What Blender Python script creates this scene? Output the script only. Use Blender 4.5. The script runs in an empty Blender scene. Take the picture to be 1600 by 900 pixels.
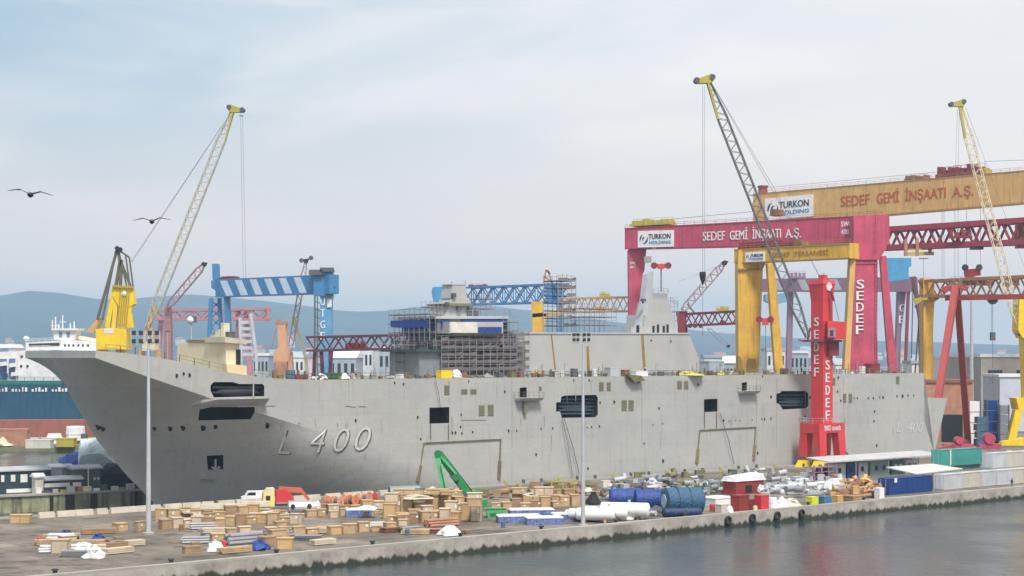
import bpy, bmesh, math, random
from mathutils import Vector, Matrix
from mathutils.bvhtree import BVHTree
R = math.radians
random.seed(7)
sc = bpy.context.scene
COL = sc.collection
F, CX, HY, CZ = 2600.0, 800.0, 556.0, 27.3      # focal length (px of 1600), centre column, horizon row, camera height

# ------------------------------------------------------------------ camera
cam = bpy.data.cameras.new("camera"); camo = bpy.data.objects.new("camera", cam); COL.objects.link(camo)
camo.location = (0, 0, CZ); camo.rotation_euler = (R(90), 0, 0)
cam.sensor_width = 36; cam.lens = 36*F/1600.0
cam.shift_y = (HY-450)/1600.0
cam.clip_start = 1; cam.clip_end = 60000
sc.camera = camo
# ------------------------------------------------------------------ world
SUN_EL, SUN_AZ = R(58), R(160)      # azimuth clockwise from +Y (view direction)
w = bpy.data.worlds.new("World"); sc.world = w; w.use_nodes = True
nt = w.node_tree; N = nt.nodes; L = nt.links; N.clear()
out = N.new('ShaderNodeOutputWorld'); bg = N.new('ShaderNodeBackground'); bg.inputs[1].default_value = 0.1
sky = N.new('ShaderNodeTexSky'); sky.sky_type = 'NISHITA'; sky.sun_disc = False
sky.sun_elevation = SUN_EL; sky.sun_rotation = SUN_AZ; sky.air_density = 1.0; sky.dust_density = 1.5; sky.ozone_density = 1.5
tc = N.new('ShaderNodeTexCoord')
mp = N.new('ShaderNodeMapping'); mp.inputs['Scale'].default_value = (1.6, 1.6, 7.0); mp.inputs['Location'].default_value = (3.1, 0.4, 1.7)
ns = N.new('ShaderNodeTexNoise'); ns.inputs['Scale'].default_value = 2.3; ns.inputs['Detail'].default_value = 4; ns.inputs['Roughness'].default_value = 0.5
ns.inputs['Distortion'].default_value = 0.6
rp = N.new('ShaderNodeMapRange'); rp.inputs[1].default_value = 0.36; rp.inputs[2].default_value = 0.68; rp.inputs[3].default_value = 0.0; rp.inputs[4].default_value = 1.0
rp.interpolation_type = 'SMOOTHSTEP'
veil = N.new('ShaderNodeMix'); veil.data_type = 'RGBA'; veil.inputs[0].default_value = 0.72
veil.inputs[7].default_value = (3.9, 5.1, 5.9, 1)
mx = N.new('ShaderNodeMix'); mx.data_type = 'RGBA'; mx.inputs[7].default_value = (6.6, 6.8, 7.0, 1)
L.new(tc.outputs['Generated'], mp.inputs[0]); L.new(mp.outputs[0], ns.inputs[0]); L.new(ns.outputs['Fac'], rp.inputs[0])
L.new(sky.outputs[0], veil.inputs[6]); L.new(veil.outputs[2], mx.inputs[6]); L.new(rp.outputs[0], mx.inputs[0])
sx = N.new('ShaderNodeSeparateXYZ'); L.new(tc.outputs['Generated'], sx.inputs[0]); hr = N.new('ShaderNodeMapRange'); hr.interpolation_type = 'SMOOTHSTEP'
hr.inputs[1].default_value = -.02; hr.inputs[2].default_value = .20; hr.inputs[3].default_value = .95; hr.inputs[4].default_value = 0.0; L.new(sx.outputs[2], hr.inputs[0])
hm = N.new('ShaderNodeMix'); hm.data_type = 'RGBA'; hm.inputs[7].default_value = (9.3, 7.5, 6.3, 1); L.new(hr.outputs[0], hm.inputs[0])
xr = N.new('ShaderNodeMapRange'); xr.interpolation_type = 'SMOOTHSTEP'; xr.inputs[1].default_value = -.34; xr.inputs[2].default_value = .26; xr.inputs[3].default_value = 0; xr.inputs[4].default_value = .70; L.new(sx.outputs[0], xr.inputs[0])
xm = N.new('ShaderNodeMix'); xm.data_type = 'RGBA'; xm.inputs[7].default_value = (8.7, 8.1, 7.8, 1); L.new(xr.outputs[0], xm.inputs[0]); L.new(mx.outputs[2], xm.inputs[6]); L.new(xm.outputs[2], hm.inputs[6])
L.new(hm.outputs[2], bg.inputs[0]); L.new(bg.outputs[0], out.inputs[0])
# ------------------------------------------------------------------ sun and exposure
sl = bpy.data.lights.new("sun", 'SUN'); sl.energy = 3.5; sl.angle = R(12); sl.color = (1.0, 0.95, 0.88)
so = bpy.data.objects.new("sun", sl); COL.objects.link(so)
sd = Vector((math.sin(SUN_AZ)*math.cos(SUN_EL), math.cos(SUN_AZ)*math.cos(SUN_EL), math.sin(SUN_EL)))
so.rotation_euler = sd.to_track_quat('Z', 'Y').to_euler()
sc.view_settings.view_transform = 'Standard'; sc.view_settings.look = 'None'
sc.view_settings.exposure = 0.38; sc.view_settings.gamma = 1
try: sc.view_settings.use_curve_mapping = False
except Exception: pass
sc.cycles.volume_bounces = 1; sc.cycles.max_bounces = 6; sc.cycles.transparent_max_bounces = 16

# ------------------------------------------------------------------ helpers
def V(*a): return Vector(a)
def W(px, py, D): return V((px-CX)/F*D, D, CZ-(py-HY)/F*D)
def G(px, py, z=2.0):                       # a point of the ground at height z
    return W(px, py, (CZ-z)*F/(py-HY))
def GD(px, D, z=2.0): return V((px-CX)/F*D, D, z)
U = V(0.7595, 0.6505, 0).normalized(); Vn = V(-U.y, U.x, 0); P1 = V(-59.7, 277.0, 0)
TH = math.atan2(U.y, U.x)
def S(s, t, z): return P1+U*s+Vn*t+V(0, 0, z)
C0 = P1.dot(Vn)
def ST(px, py, t):
    a = (px-CX)/F; D = (C0+t)/(a*Vn.x+Vn.y)
    return W(px, py, D)
def sz(px, py, t=0):
    p = ST(px, py, t)-P1
    return p.dot(U), p.z
class MB:
    def __init__(s): s.v = []; s.f = []; s.m = []; s.cm = 0
    def add(s, vs, fs):
        o = len(s.v); s.v += [Vector(x) for x in vs]; s.f += [tuple(i+o for i in f) for f in fs]; s.m += [s.cm]*len(fs); return s
    def prism(s, poly, off):
        n = len(poly); off = Vector(off); P = [Vector(p) for p in poly]
        return s.add(P+[p+off for p in P], [tuple(range(n)), tuple(range(2*n-1, n-1, -1))]+[(i, i+n, (i+1) % n+n, (i+1) % n) for i in range(n)])
    def hexa(s, a, b):                       # two quads
        return s.add(list(a)+list(b), [(0, 1, 2, 3), (7, 6, 5, 4)]+[(i, i+4, (i+1) % 4+4, (i+1) % 4) for i in range(4)])
    def box(s, c, d, rz=0, top=None):        # c = centre of the base
        x, y, z = d[0]/2, d[1]/2, d[2]; tx, ty = (x, y) if top is None else (top[0]/2, top[1]/2)
        M = Matrix.Rotation(rz, 3, 'Z'); c = Vector(c)
        a = [c+M @ V(i*x, j*y, 0) for i, j in ((-1, -1), (1, -1), (1, 1), (-1, 1))]
        b = [c+M @ V(i*tx, j*ty, z) for i, j in ((-1, -1), (1, -1), (1, 1), (-1, 1))]
        return s.hexa(a, b)
    def bar(s, p, q, w, h=None, cap=True):
        h = h or w; p = Vector(p); q = Vector(q); d = (q-p)
        if d.length < 1e-6: return s
        d.normalize(); up = V(0, 0, 1) if abs(d.z) < .95 else V(0, 1, 0)
        x = d.cross(up).normalized()*w/2; y = x.cross(d).normalized()*h/2
        a = [p-x-y, p+x-y, p+x+y, p-x+y]; b = [k+(q-p) for k in a]
        if cap: return s.hexa(a, b)
        return s.add(a+b, [(i, i+4, (i+1) % 4+4, (i+1) % 4) for i in range(4)])
    def tube(s, p, q, r1, r2=None, n=10, cap=True):
        r2 = r1 if r2 is None else r2; p = Vector(p); q = Vector(q); d = (q-p).normalized()
        up = V(0, 0, 1) if abs(d.z) < .95 else V(0, 1, 0)
        x = d.cross(up).normalized(); y = x.cross(d)
        a = [p+(x*math.cos(k)+y*math.sin(k))*r1 for k in [2*math.pi*i/n for i in range(n)]]
        b = [q+(x*math.cos(k)+y*math.sin(k))*r2 for k in [2*math.pi*i/n for i in range(n)]]
        return s.add(a+b, [(i, (i+1) % n, (i+1) % n+n, i+n) for i in range(n)]+([tuple(range(n-1, -1, -1)), tuple(range(n, 2*n))] if cap else []))
    def lathe(s, c, ax, prof, n=12):         # prof = (distance along ax, radius)
        c = Vector(c); ax = Vector(ax).normalized(); up = V(0, 0, 1) if abs(ax.z) < .95 else V(0, 1, 0)
        x = ax.cross(up).normalized(); y = x.cross(ax); vs = []; fs = []
        for h, r in prof: vs += [c+ax*h+(x*math.cos(2*math.pi*i/n)+y*math.sin(2*math.pi*i/n))*r for i in range(n)]
        for k in range(len(prof)-1): fs += [(k*n+i, k*n+(i+1) % n, (k+1)*n+(i+1) % n, (k+1)*n+i) for i in range(n)]
        fs += [tuple(range(n-1, -1, -1)), tuple((len(prof)-1)*n+i for i in range(n))]
        return s.add(vs, fs)
    def poly(s, pts): return s.add(pts, [tuple(range(len(pts)))])
    def build(s, name, mats, parent=None, smooth=None, world=True):
        me = bpy.data.meshes.new(name)
        if parent is not None and world:
            M = (Matrix.Translation(parent.get('_l', (0, 0, 0))) @ Matrix.Rotation(parent.get('_r', 0.0), 4, 'Z')).inverted()
            vs = [M @ v for v in s.v]
        else: vs = s.v
        me.from_pydata([tuple(v) for v in vs], [], s.f)
        mats = mats if isinstance(mats, (list, tuple)) else [mats]
        for m in mats: me.materials.append(m)
        if len(mats) > 1: me.polygons.foreach_set('material_index', s.m)
        bm = bmesh.new(); bm.from_mesh(me); bmesh.ops.recalc_face_normals(bm, faces=bm.faces); bm.to_mesh(me); bm.free()
        if smooth:
            me.polygons.foreach_set('use_smooth', [True]*len(me.polygons)); me.set_sharp_from_angle(angle=R(smooth))
        o = bpy.data.objects.new(name, me); COL.objects.link(o)
        if parent is not None:
            o.parent = parent
            l = parent.get('_l', (0, 0, 0)); o['_l'] = tuple(l); o['_r'] = parent.get('_r', 0.0)
        return o
def tag(o, label, cat, group=None, kind=None):
    o['label'] = label; o['category'] = cat
    if group: o['group'] = group
    if kind: o['kind'] = kind
    return o
def thing(name, label, cat, loc, rz=0.0, group=None):
    o = bpy.data.objects.new(name, None); COL.objects.link(o); o.empty_display_size = 1
    o.location = loc; o.rotation_euler = (0, 0, rz); o['_l'] = tuple(loc); o['_r'] = rz
    return tag(o, label, cat, group)
def single(name, mb, mat, label, cat, group=None, loc=None, rz=0.0, smooth=None):
    """a thing that is one mesh, its origin at its base"""
    if loc is None:
        n = len(mb.v); loc = V(sum(v.x for v in mb.v)/n, sum(v.y for v in mb.v)/n, min(v.z for v in mb.v))
    M = (Matrix.Translation(loc) @ Matrix.Rotation(rz, 4, 'Z')).inverted()
    mb.v = [M @ v for v in mb.v]
    o = mb.build(name, mat, smooth=smooth); o.location = loc; o.rotation_euler = (0, 0, rz)
    o['_l'] = tuple(loc); o['_r'] = rz
    return tag(o, label, cat, group)
def struct(o): o['kind'] = 'structure'; return o
def dup(root, loc, rz, label=None, group=None, scale=None):
    r = root.copy(); COL.objects.link(r); r.location = loc; r.rotation_euler = (0, 0, rz)
    if label: r['label'] = label
    if group: r['group'] = group
    if scale: r.scale = scale
    for ch in list(root.children):
        c = ch.copy(); COL.objects.link(c); c.parent = r
        for g in list(ch.children):
            d = g.copy(); COL.objects.link(d); d.parent = c
    return r
ORD = 'first second third fourth fifth sixth seventh eighth ninth tenth eleventh twelfth thirteenth fourteenth fifteenth sixteenth seventeenth eighteenth nineteenth twentieth'.split()

# ------------------------------------------------------------------ materials
MATS = {}
def P(name, col, rough=.55, metal=0.0, var=.12, streak=0.0, scol=(.16, .07, .03), vs=.35, bump=0.0, corr=None, sthr=.6):
    if name in MATS: return MATS[name]
    m = bpy.data.materials.new(name); m.use_nodes = True; nt = m.node_tree; N = nt.nodes; L = nt.links
    b = N['Principled BSDF']; b.inputs['Roughness'].default_value = rough; b.inputs['Metallic'].default_value = metal
    tc = N.new('ShaderNodeTexCoord'); oi = N.new('ShaderNodeObjectInfo')
    ad = N.new('ShaderNodeVectorMath'); ad.operation = 'MULTIPLY_ADD'; ad.inputs[1].default_value = (1, 1, 1)
    rr = N.new('ShaderNodeVectorMath'); rr.operation = 'SCALE'; rr.inputs[0].default_value = (37, 53, 11)
    L.new(oi.outputs['Random'], rr.inputs['Scale']); L.new(tc.outputs['Object'], ad.inputs[0]); L.new(rr.outputs[0], ad.inputs[2])
    n1 = N.new('ShaderNodeTexNoise'); n1.inputs['Scale'].default_value = vs; n1.inputs['Detail'].default_value = 6; n1.inputs['Roughness'].default_value = .65
    L.new(ad.outputs[0], n1.inputs['Vector'])
    mr = N.new('ShaderNodeMapRange'); mr.inputs[1].default_value = .3; mr.inputs[2].default_value = .7; mr.inputs[3].default_value = 1-var; mr.inputs[4].default_value = 1+var
    L.new(n1.outputs['Fac'], mr.inputs[0])
    mul = N.new('ShaderNodeVectorMath'); mul.operation = 'SCALE'; mul.inputs[0].default_value = col[:3]; L.new(mr.outputs[0], mul.inputs['Scale'])
    last = mul.outputs[0]
    if streak > 0:
        mp = N.new('ShaderNodeMapping'); mp.inputs['Scale'].default_value = (1.0, 1.0, .07); L.new(ad.outputs[0], mp.inputs[0])
        n2 = N.new('ShaderNodeTexNoise'); n2.inputs['Scale'].default_value = 1.1; n2.inputs['Detail'].default_value = 5; L.new(mp.outputs[0], n2.inputs['Vector'])
        m2 = N.new('ShaderNodeMapRange'); m2.inputs[1].default_value = sthr; m2.inputs[2].default_value = sthr+.16; m2.inputs[3].default_value = 0; m2.inputs[4].default_value = streak
        L.new(n2.outputs['Fac'], m2.inputs[0])
        mix = N.new('ShaderNodeMix'); mix.data_type = 'RGBA'; L.new(m2.outputs[0], mix.inputs[0]); L.new(last, mix.inputs[6]); mix.inputs[7].default_value = (*scol, 1)
        last = mix.outputs[2]
    L.new(last, b.inputs['Base Color'])
    if corr:
        wv = N.new('ShaderNodeTexWave'); wv.inputs['Scale'].default_value = corr; wv.bands_direction = 'X'; L.new(tc.outputs['Object'], wv.inputs['Vector'])
        bp = N.new('ShaderNodeBump'); bp.inputs['Strength'].default_value = .7; bp.inputs['Distance'].default_value = .05
        L.new(wv.outputs['Fac'], bp.inputs['Height']); L.new(bp.outputs[0], b.inputs['Normal'])
    elif bump > 0:
        n3 = N.new('ShaderNodeTexNoise'); n3.inputs['Scale'].default_value = vs*6; n3.inputs['Detail'].default_value = 6; L.new(ad.outputs[0], n3.inputs['Vector'])
        bp = N.new('ShaderNodeBump'); bp.inputs['Strength'].default_value = bump; bp.inputs['Distance'].default_value = .3
        L.new(n3.outputs['Fac'], bp.inputs['Height']); L.new(bp.outputs[0], b.inputs['Normal'])
    MATS[name] = m; return m
white = P('white_paint', (.72, .73, .74), streak=.25); offw = P('offwhite', (.6, .57, .5), streak=.2)
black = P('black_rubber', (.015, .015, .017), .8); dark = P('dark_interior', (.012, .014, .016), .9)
darkteal = P('dark_teal', (.03, .07, .085), .6)
greym = P('grey_metal', (.3, .31, .33), .5, .3); lgrey = P('light_grey_metal', (.5, .52, .55), .5, .2); dgrey = P('dark_grey', (.09, .095, .105), .7)
steel = P('steel_cable', (.16, .17, .18), .5, .5); galv = P('galvanised', (.55, .58, .62), .45, .4)
pink = P('crimson_paint', (.50, .062, .125), .6, streak=.65, scol=(.28, .04, .06), var=.2, vs=.22, sthr=.52)
yel = P('yellow_paint', (.66, .39, .045), .5, streak=.65, scol=(.36, .2, .05), var=.18, vs=.22, sthr=.52)
tan = P('faded_yellow_paint', (.62, .38, .13), .6, streak=.6, scol=(.40, .22, .09), var=.16, vs=.2, sthr=.52)
bright = P('bright_yellow', (.82, .58, .01), .45, streak=.3, scol=(.35, .18, .02))
deckolive = P('deck_olive', (.17, .16, .07), .8, var=.3); olive = P('olive_yellow', (.42, .36, .05), .6); cream = P('cream_paint', (.70, .62, .43), .6, streak=.35, scol=(.5, .38, .18))
red = P('red_paint', (.60, .045, .05), .45, streak=.4, scol=(.3, .03, .03)); dred = P('dark_red_paint', (.22, .022, .035), .55, streak=.3)
rust = P('rust_brown', (.24, .11, .07), .8, var=.3); rustl = P('light_rust', (.40, .20, .13), .8, var=.25)
blue = P('crane_blue', (.05, .20, .42), .5, streak=.3, scol=(.03, .1, .2)); lblue = P('pale_blue_paint', (.30, .50, .70), .5)
tarpb = P('blue_tarp', (.012, .05, .25), .5, bump=.6, vs=.6); tarpl = P('steel_blue_tarp', (.03, .10, .19), .5, bump=.8, vs=.6)
purple = P('mauve_paint', (.26, .15, .22), .6); salmon = P('salmon_paint', (.60, .33, .2), .6)
orange = P('orange_paint', (.65, .19, .07), .6, var=.2); green = P('green_paint', (.015, .30, .07), .45, var=.2); lgreen = P('pale_green_paint', (.12, .45, .2), .5)
wood = P('plywood', (.46, .33, .19), .75, var=.22, vs=.8); woodd = P('timber_batten', (.32, .21, .12), .8, var=.25); cardb = P('pale_board', (.55, .46, .34), .8, var=.2)
sfor = P('scaffold_tube', (.30, .29, .30), .5, .4); plank = P('scaffold_plank', (.15, .125, .13), .8, var=.35)
glass = P('window_glass', (.02, .03, .04), .12); teal = P('teal_container', (.08, .42, .37), .5, corr=9); cblue = P('blue_container', (.01, .06, .27), .45, corr=9)
cwhite = P('white_container', (.64, .66, .70), .5, corr=9, streak=.3); cred = P('red_container', (.35, .04, .035), .55, corr=9)
concrete = P('concrete', (.36, .34, .31), .9, var=.2, vs=.15, streak=.35, scol=(.2, .17, .13), bump=.2)
moss = P('mossy_concrete', (.30, .30, .19), .9, var=.4, vs=.3, streak=.7, scol=(.05, .045, .03), sthr=.5)
greytarp = P('white_blue_tarp', (.52, .60, .66), .6, bump=.8, vs=.5); shed = P('dark_shed', (.02, .045, .06), .7); shed2 = P('grey_shed', (.12, .13, .13), .7)
skin = P('skin', (.45, .26, .18), .6); hivis = P('hi_vis', (.62, .62, .03), .7); navy = P('navy_cloth', (.03, .04, .08), .8)
redtxt = P('red_brown_lettering', (.46, .10, .015), .6); goldtxt = P('gold_lettering', (.38, .19, .02), .6); bluetxt = P('blue_lettering', (.05, .22, .48), .5); blktxt = P('black_lettering', (.02, .02, .03), .5)
def hull_material():
    m = P('hull_paint', (.395, .40, .388), .6, var=.08, vs=.06, streak=.38, scol=(.30, .28, .22), sthr=.56)
    nt = m.node_tree; N = nt.nodes; L = nt.links; b = N['Principled BSDF']
    b.inputs['Specular IOR Level'].default_value = .2; tc = [n for n in N if n.type == 'TEX_COORD'][0]
    sp = N.new('ShaderNodeSeparateXYZ'); cb = N.new('ShaderNodeCombineXYZ'); L.new(tc.outputs['Object'], sp.inputs[0]); L.new(sp.outputs[0], cb.inputs[0]); L.new(sp.outputs[2], cb.inputs[1])
    br = N.new('ShaderNodeTexBrick'); br.inputs['Scale'].default_value = 1; br.inputs['Brick Width'].default_value = 9.7; br.inputs['Row Height'].default_value = 2.75
    br.inputs['Mortar Size'].default_value = .045; br.inputs['Mortar Smooth'].default_value = .8; br.inputs['Bias'].default_value = 0
    br.inputs['Color1'].default_value = (.975, .975, .98, 1); br.inputs['Color2'].default_value = (1.02, 1.02, 1.015, 1); br.inputs['Mortar'].default_value = (.90, .88, .85, 1)
    L.new(cb.outputs[0], br.inputs['Vector'])
    old = b.inputs['Base Color'].links[0].from_socket
    ml = N.new('ShaderNodeMix'); ml.data_type = 'RGBA'; ml.blend_type = 'MULTIPLY'; ml.inputs[0].default_value = 1
    L.new(old, ml.inputs[6]); L.new(br.outputs['Color'], ml.inputs[7]); 
    n4 = N.new('ShaderNodeTexNoise'); n4.inputs['Scale'].default_value = .9; n4.inputs['Detail'].default_value = 8; L.new(tc.outputs['Object'], n4.inputs['Vector'])
    r4 = N.new('ShaderNodeMapRange'); r4.inputs[1].default_value = .62; r4.inputs[2].default_value = .8; r4.inputs[3].default_value = 0; r4.inputs[4].default_value = .35; L.new(n4.outputs['Fac'], r4.inputs[0])
    # zinc primer patches and rust runs with shapes of their own
    mpr = N.new('ShaderNodeMapping'); mpr.inputs['Scale'].default_value = (.8, 1, .05); L.new(tc.outputs['Object'], mpr.inputs[0]); nr_ = N.new('ShaderNodeTexNoise'); nr_.inputs['Scale'].default_value = 1.6; nr_.inputs['Detail'].default_value = 3; L.new(mpr.outputs[0], nr_.inputs['Vector'])
    rr_ = N.new('ShaderNodeMapRange'); rr_.inputs[1].default_value = .66; rr_.inputs[2].default_value = .74; rr_.inputs[3].default_value = 0; rr_.inputs[4].default_value = .45; L.new(nr_.outputs['Fac'], rr_.inputs[0])
    mrr = N.new('ShaderNodeMix'); mrr.data_type = 'RGBA'; L.new(rr_.outputs[0], mrr.inputs[0]); L.new(ml.outputs[2], mrr.inputs[6]); mrr.inputs[7].default_value = (.30, .19, .11, 1)
    br2 = N.new('ShaderNodeTexBrick'); br2.inputs['Scale'].default_value = 1; br2.inputs['Brick Width'].default_value = 23; br2.inputs['Row Height'].default_value = 5.5; br2.inputs['Mortar Size'].default_value = 0
    br2.inputs['Color1'].default_value = (.965, .97, .975, 1); br2.inputs['Color2'].default_value = (1.03, 1.03, 1.03, 1); L.new(cb.outputs[0], br2.inputs['Vector'])
    mp2 = N.new('ShaderNodeMix'); mp2.data_type = 'RGBA'; mp2.blend_type = 'MULTIPLY'; mp2.inputs[0].default_value = 1; L.new(mrr.outputs[2], mp2.inputs[6]); L.new(br2.outputs['Color'], mp2.inputs[7]); ml = mp2
    m3 = N.new('ShaderNodeMix'); m3.data_type = 'RGBA'; L.new(r4.outputs[0], m3.inputs[0]); L.new(ml.outputs[2], m3.inputs[6]); m3.inputs[7].default_value = (.30, .25, .19, 1)
    L.new(m3.outputs[2], b.inputs['Base Color'])
    n3 = N.new('ShaderNodeTexNoise'); n3.inputs['Scale'].default_value = .33; n3.inputs['Detail'].default_value = 3; L.new(tc.outputs['Object'], n3.inputs['Vector'])
    bp = N.new('ShaderNodeBump'); bp.inputs['Strength'].default_value = .35; bp.inputs['Distance'].default_value = .4
    L.new(n3.outputs['Fac'], bp.inputs['Height']); L.new(bp.outputs[0], b.inputs['Normal'])
    return m
hullm = hull_material()
superm = P('superstructure_paint', (.405, .41, .405), .5, var=.06, vs=.15, streak=.3, scol=(.33, .27, .18))
supg = P('island_grey', (.19, .19, .20), .6, var=.15, vs=.4, streak=.4, scol=(.14, .12, .12))
vent = P('vent_khaki', (.20, .19, .13), .7); rustline = P('rust_rail', (.17, .14, .07), .8, var=.3)

# ------------------------------------------------------------------ text
def text_mesh(body, bold=.0):
    cu = bpy.data.curves.new('t', 'FONT'); cu.body = body; cu.size = 1; cu.offset = bold; cu.align_x = 'CENTER'; cu.resolution_u = 3
    cu.space_line = 1.0
    o = bpy.data.objects.new('t', cu); COL.objects.link(o)
    me = bpy.data.meshes.new_from_object(o); COL.objects.unlink(o); bpy.data.objects.remove(o)
    vs = [v.co.copy() for v in me.vertices]; fs = [tuple(p.vertices) for p in me.polygons]
    bpy.data.meshes.remove(me)
    x0 = min(v.x for v in vs); x1 = max(v.x for v in vs); y0 = min(v.y for v in vs); y1 = max(v.y for v in vs)
    return [((v.x-x0)/(x1-x0), (v.y-y0)/(y1-y0)) for v in vs], fs
def lettering(body, fn, mat, parent, bold=.03, name='lettering', th=None):
    """fn maps (0..1, 0..1) to a point; th = thickness vector"""
    from collections import Counter
    vs, fs = text_mesh(body, 0 if bold > 0 else bold); mb = MB(); sh = .035/max(1, len(body))
    for k, dx in enumerate((-sh, sh, 0) if (bold > 0 and th is not None) else (0,)):
        o_ = len(mb.v); base = [fn(x*(1-2*sh)+sh+dx, y) for x, y in vs]
        if th is None: mb.add(base, fs); continue
        base = [v+th*.03*k for v in base]; t_ = th*(1+.04*k); n = len(base); mb.add(base+[v+t_ for v in base], list(fs)+[tuple(i+n for i in reversed(f)) for f in fs])
        ec = Counter(frozenset((f[i], f[(i+1) % len(f)])) for f in fs for i in range(len(f)))
        for e, c in ec.items():
            if c == 1: a, b_ = tuple(e); mb.f.append((a+o_, b_+o_, b_+n+o_, a+n+o_)); mb.m.append(0)
    return mb.build(name, mat, parent)
def plane_fn(p00, p10, p01):
    p00, p10, p01 = Vector(p00), Vector(p10), Vector(p01)
    return lambda x, y: p00+(p10-p00)*x+(p01-p00)*y

# ------------------------------------------------------------------ trusses
def truss(mb, p, q, w, h, n, rc, rw, w2=None, h2=None, side=None, cross=False):
    """box lattice from p to q (centre line), chords rc, web rw"""
    p = Vector(p); q = Vector(q); d = (q-p).normalized(); w2 = w2 or w; h2 = h2 or h
    x = side.normalized() if side is not None else d.cross(V(0, 0, 1)).normalized()
    y = x.cross(d).normalized()
    def c(k, i, j):
        f = k/n; return p+(q-p)*f+x*i*(w+(w2-w)*f)/2+y*j*(h+(h2-h)*f)/2
    for i in (-1, 1):
        for j in (-1, 1): mb.bar(c(0, i, j), c(n, i, j), rc)
    for k in range(n):
        for i in (-1, 1):
            if cross: mb.bar(c(k, i, -1), c(k+1, i, 1), rw, cap=False); mb.bar(c(k, i, 1), c(k+1, i, -1), rw, cap=False); mb.bar(c(k, i, 1), c(k, i, -1), rw, cap=False)
            else: mb.bar(c(k, i, -1 if k % 2 else 1), c(k+1, i, 1 if k % 2 else -1), rw, cap=False)
        for j in (-1, 1): mb.bar(c(k, -1 if k % 2 else 1, j), c(k+1, 1 if k % 2 else -1, j), rw, cap=False)
        mb.bar(c(k, -1, 1), c(k, 1, 1), rw, cap=False)
    return mb
def rail(mb, pts, h=1.1, sp=2.0, r=.05):
    for a, b in zip(pts[:-1], pts[1:]):
        a = Vector(a); b = Vector(b); n = max(1, int((b-a).length/sp)); z = V(0, 0, h)
        mb.bar(a+z, b+z, r, cap=False); mb.bar(a+z*.5, b+z*.5, r, cap=False)
        for k in range(n+1): p = a+(b-a)*k/n; mb.bar(p, p+z, r, cap=False)
    return mb

# ================================================================== SETTING
def node_mat(name, build):
    m = bpy.data.materials.new(name); m.use_nodes = True; build(m.node_tree.nodes, m.node_tree.links, m.node_tree.nodes['Principled BSDF']); return m
def water_nodes(N, L, b):
    b.inputs['Base Color'].default_value = (.03, .045, .05, 1); b.inputs['IOR'].default_value = 1.33
    tc = N.new('ShaderNodeTexCoord'); n = N.new('ShaderNodeTexNoise'); n.inputs['Scale'].default_value = .55; n.inputs['Detail'].default_value = 6; n.inputs['Roughness'].default_value = .6
    mp = N.new('ShaderNodeMapping'); mp.inputs['Scale'].default_value = (1, .7, 1); L.new(tc.outputs['Object'], mp.inputs[0]); L.new(mp.outputs[0], n.inputs['Vector'])
    nr = N.new('ShaderNodeTexNoise'); nr.inputs['Scale'].default_value = .035; nr.inputs['Detail'].default_value = 4; L.new(tc.outputs['Object'], nr.inputs['Vector']); rr = N.new('ShaderNodeMapRange'); rr.inputs[1].default_value = .4; rr.inputs[2].default_value = .62; rr.inputs[3].default_value = .05; rr.inputs[4].default_value = .30; L.new(nr.outputs['Fac'], rr.inputs[0]); L.new(rr.outputs[0], b.inputs['Roughness'])
    bp = N.new('ShaderNodeBump'); bp.inputs['Strength'].default_value = .28; bp.inputs['Distance'].default_value = .4; L.new(n.outputs['Fac'], bp.inputs['Height']); L.new(bp.outputs[0], b.inputs['Normal'])
waterm = node_mat('sea_water', water_nodes)
mb = MB(); mb.poly([V(-16000, -500, 0), V(16000, -500, 0), V(16000, 24000, 0), V(-16000, 24000, 0)]); struct(mb.build('water', waterm))
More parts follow.
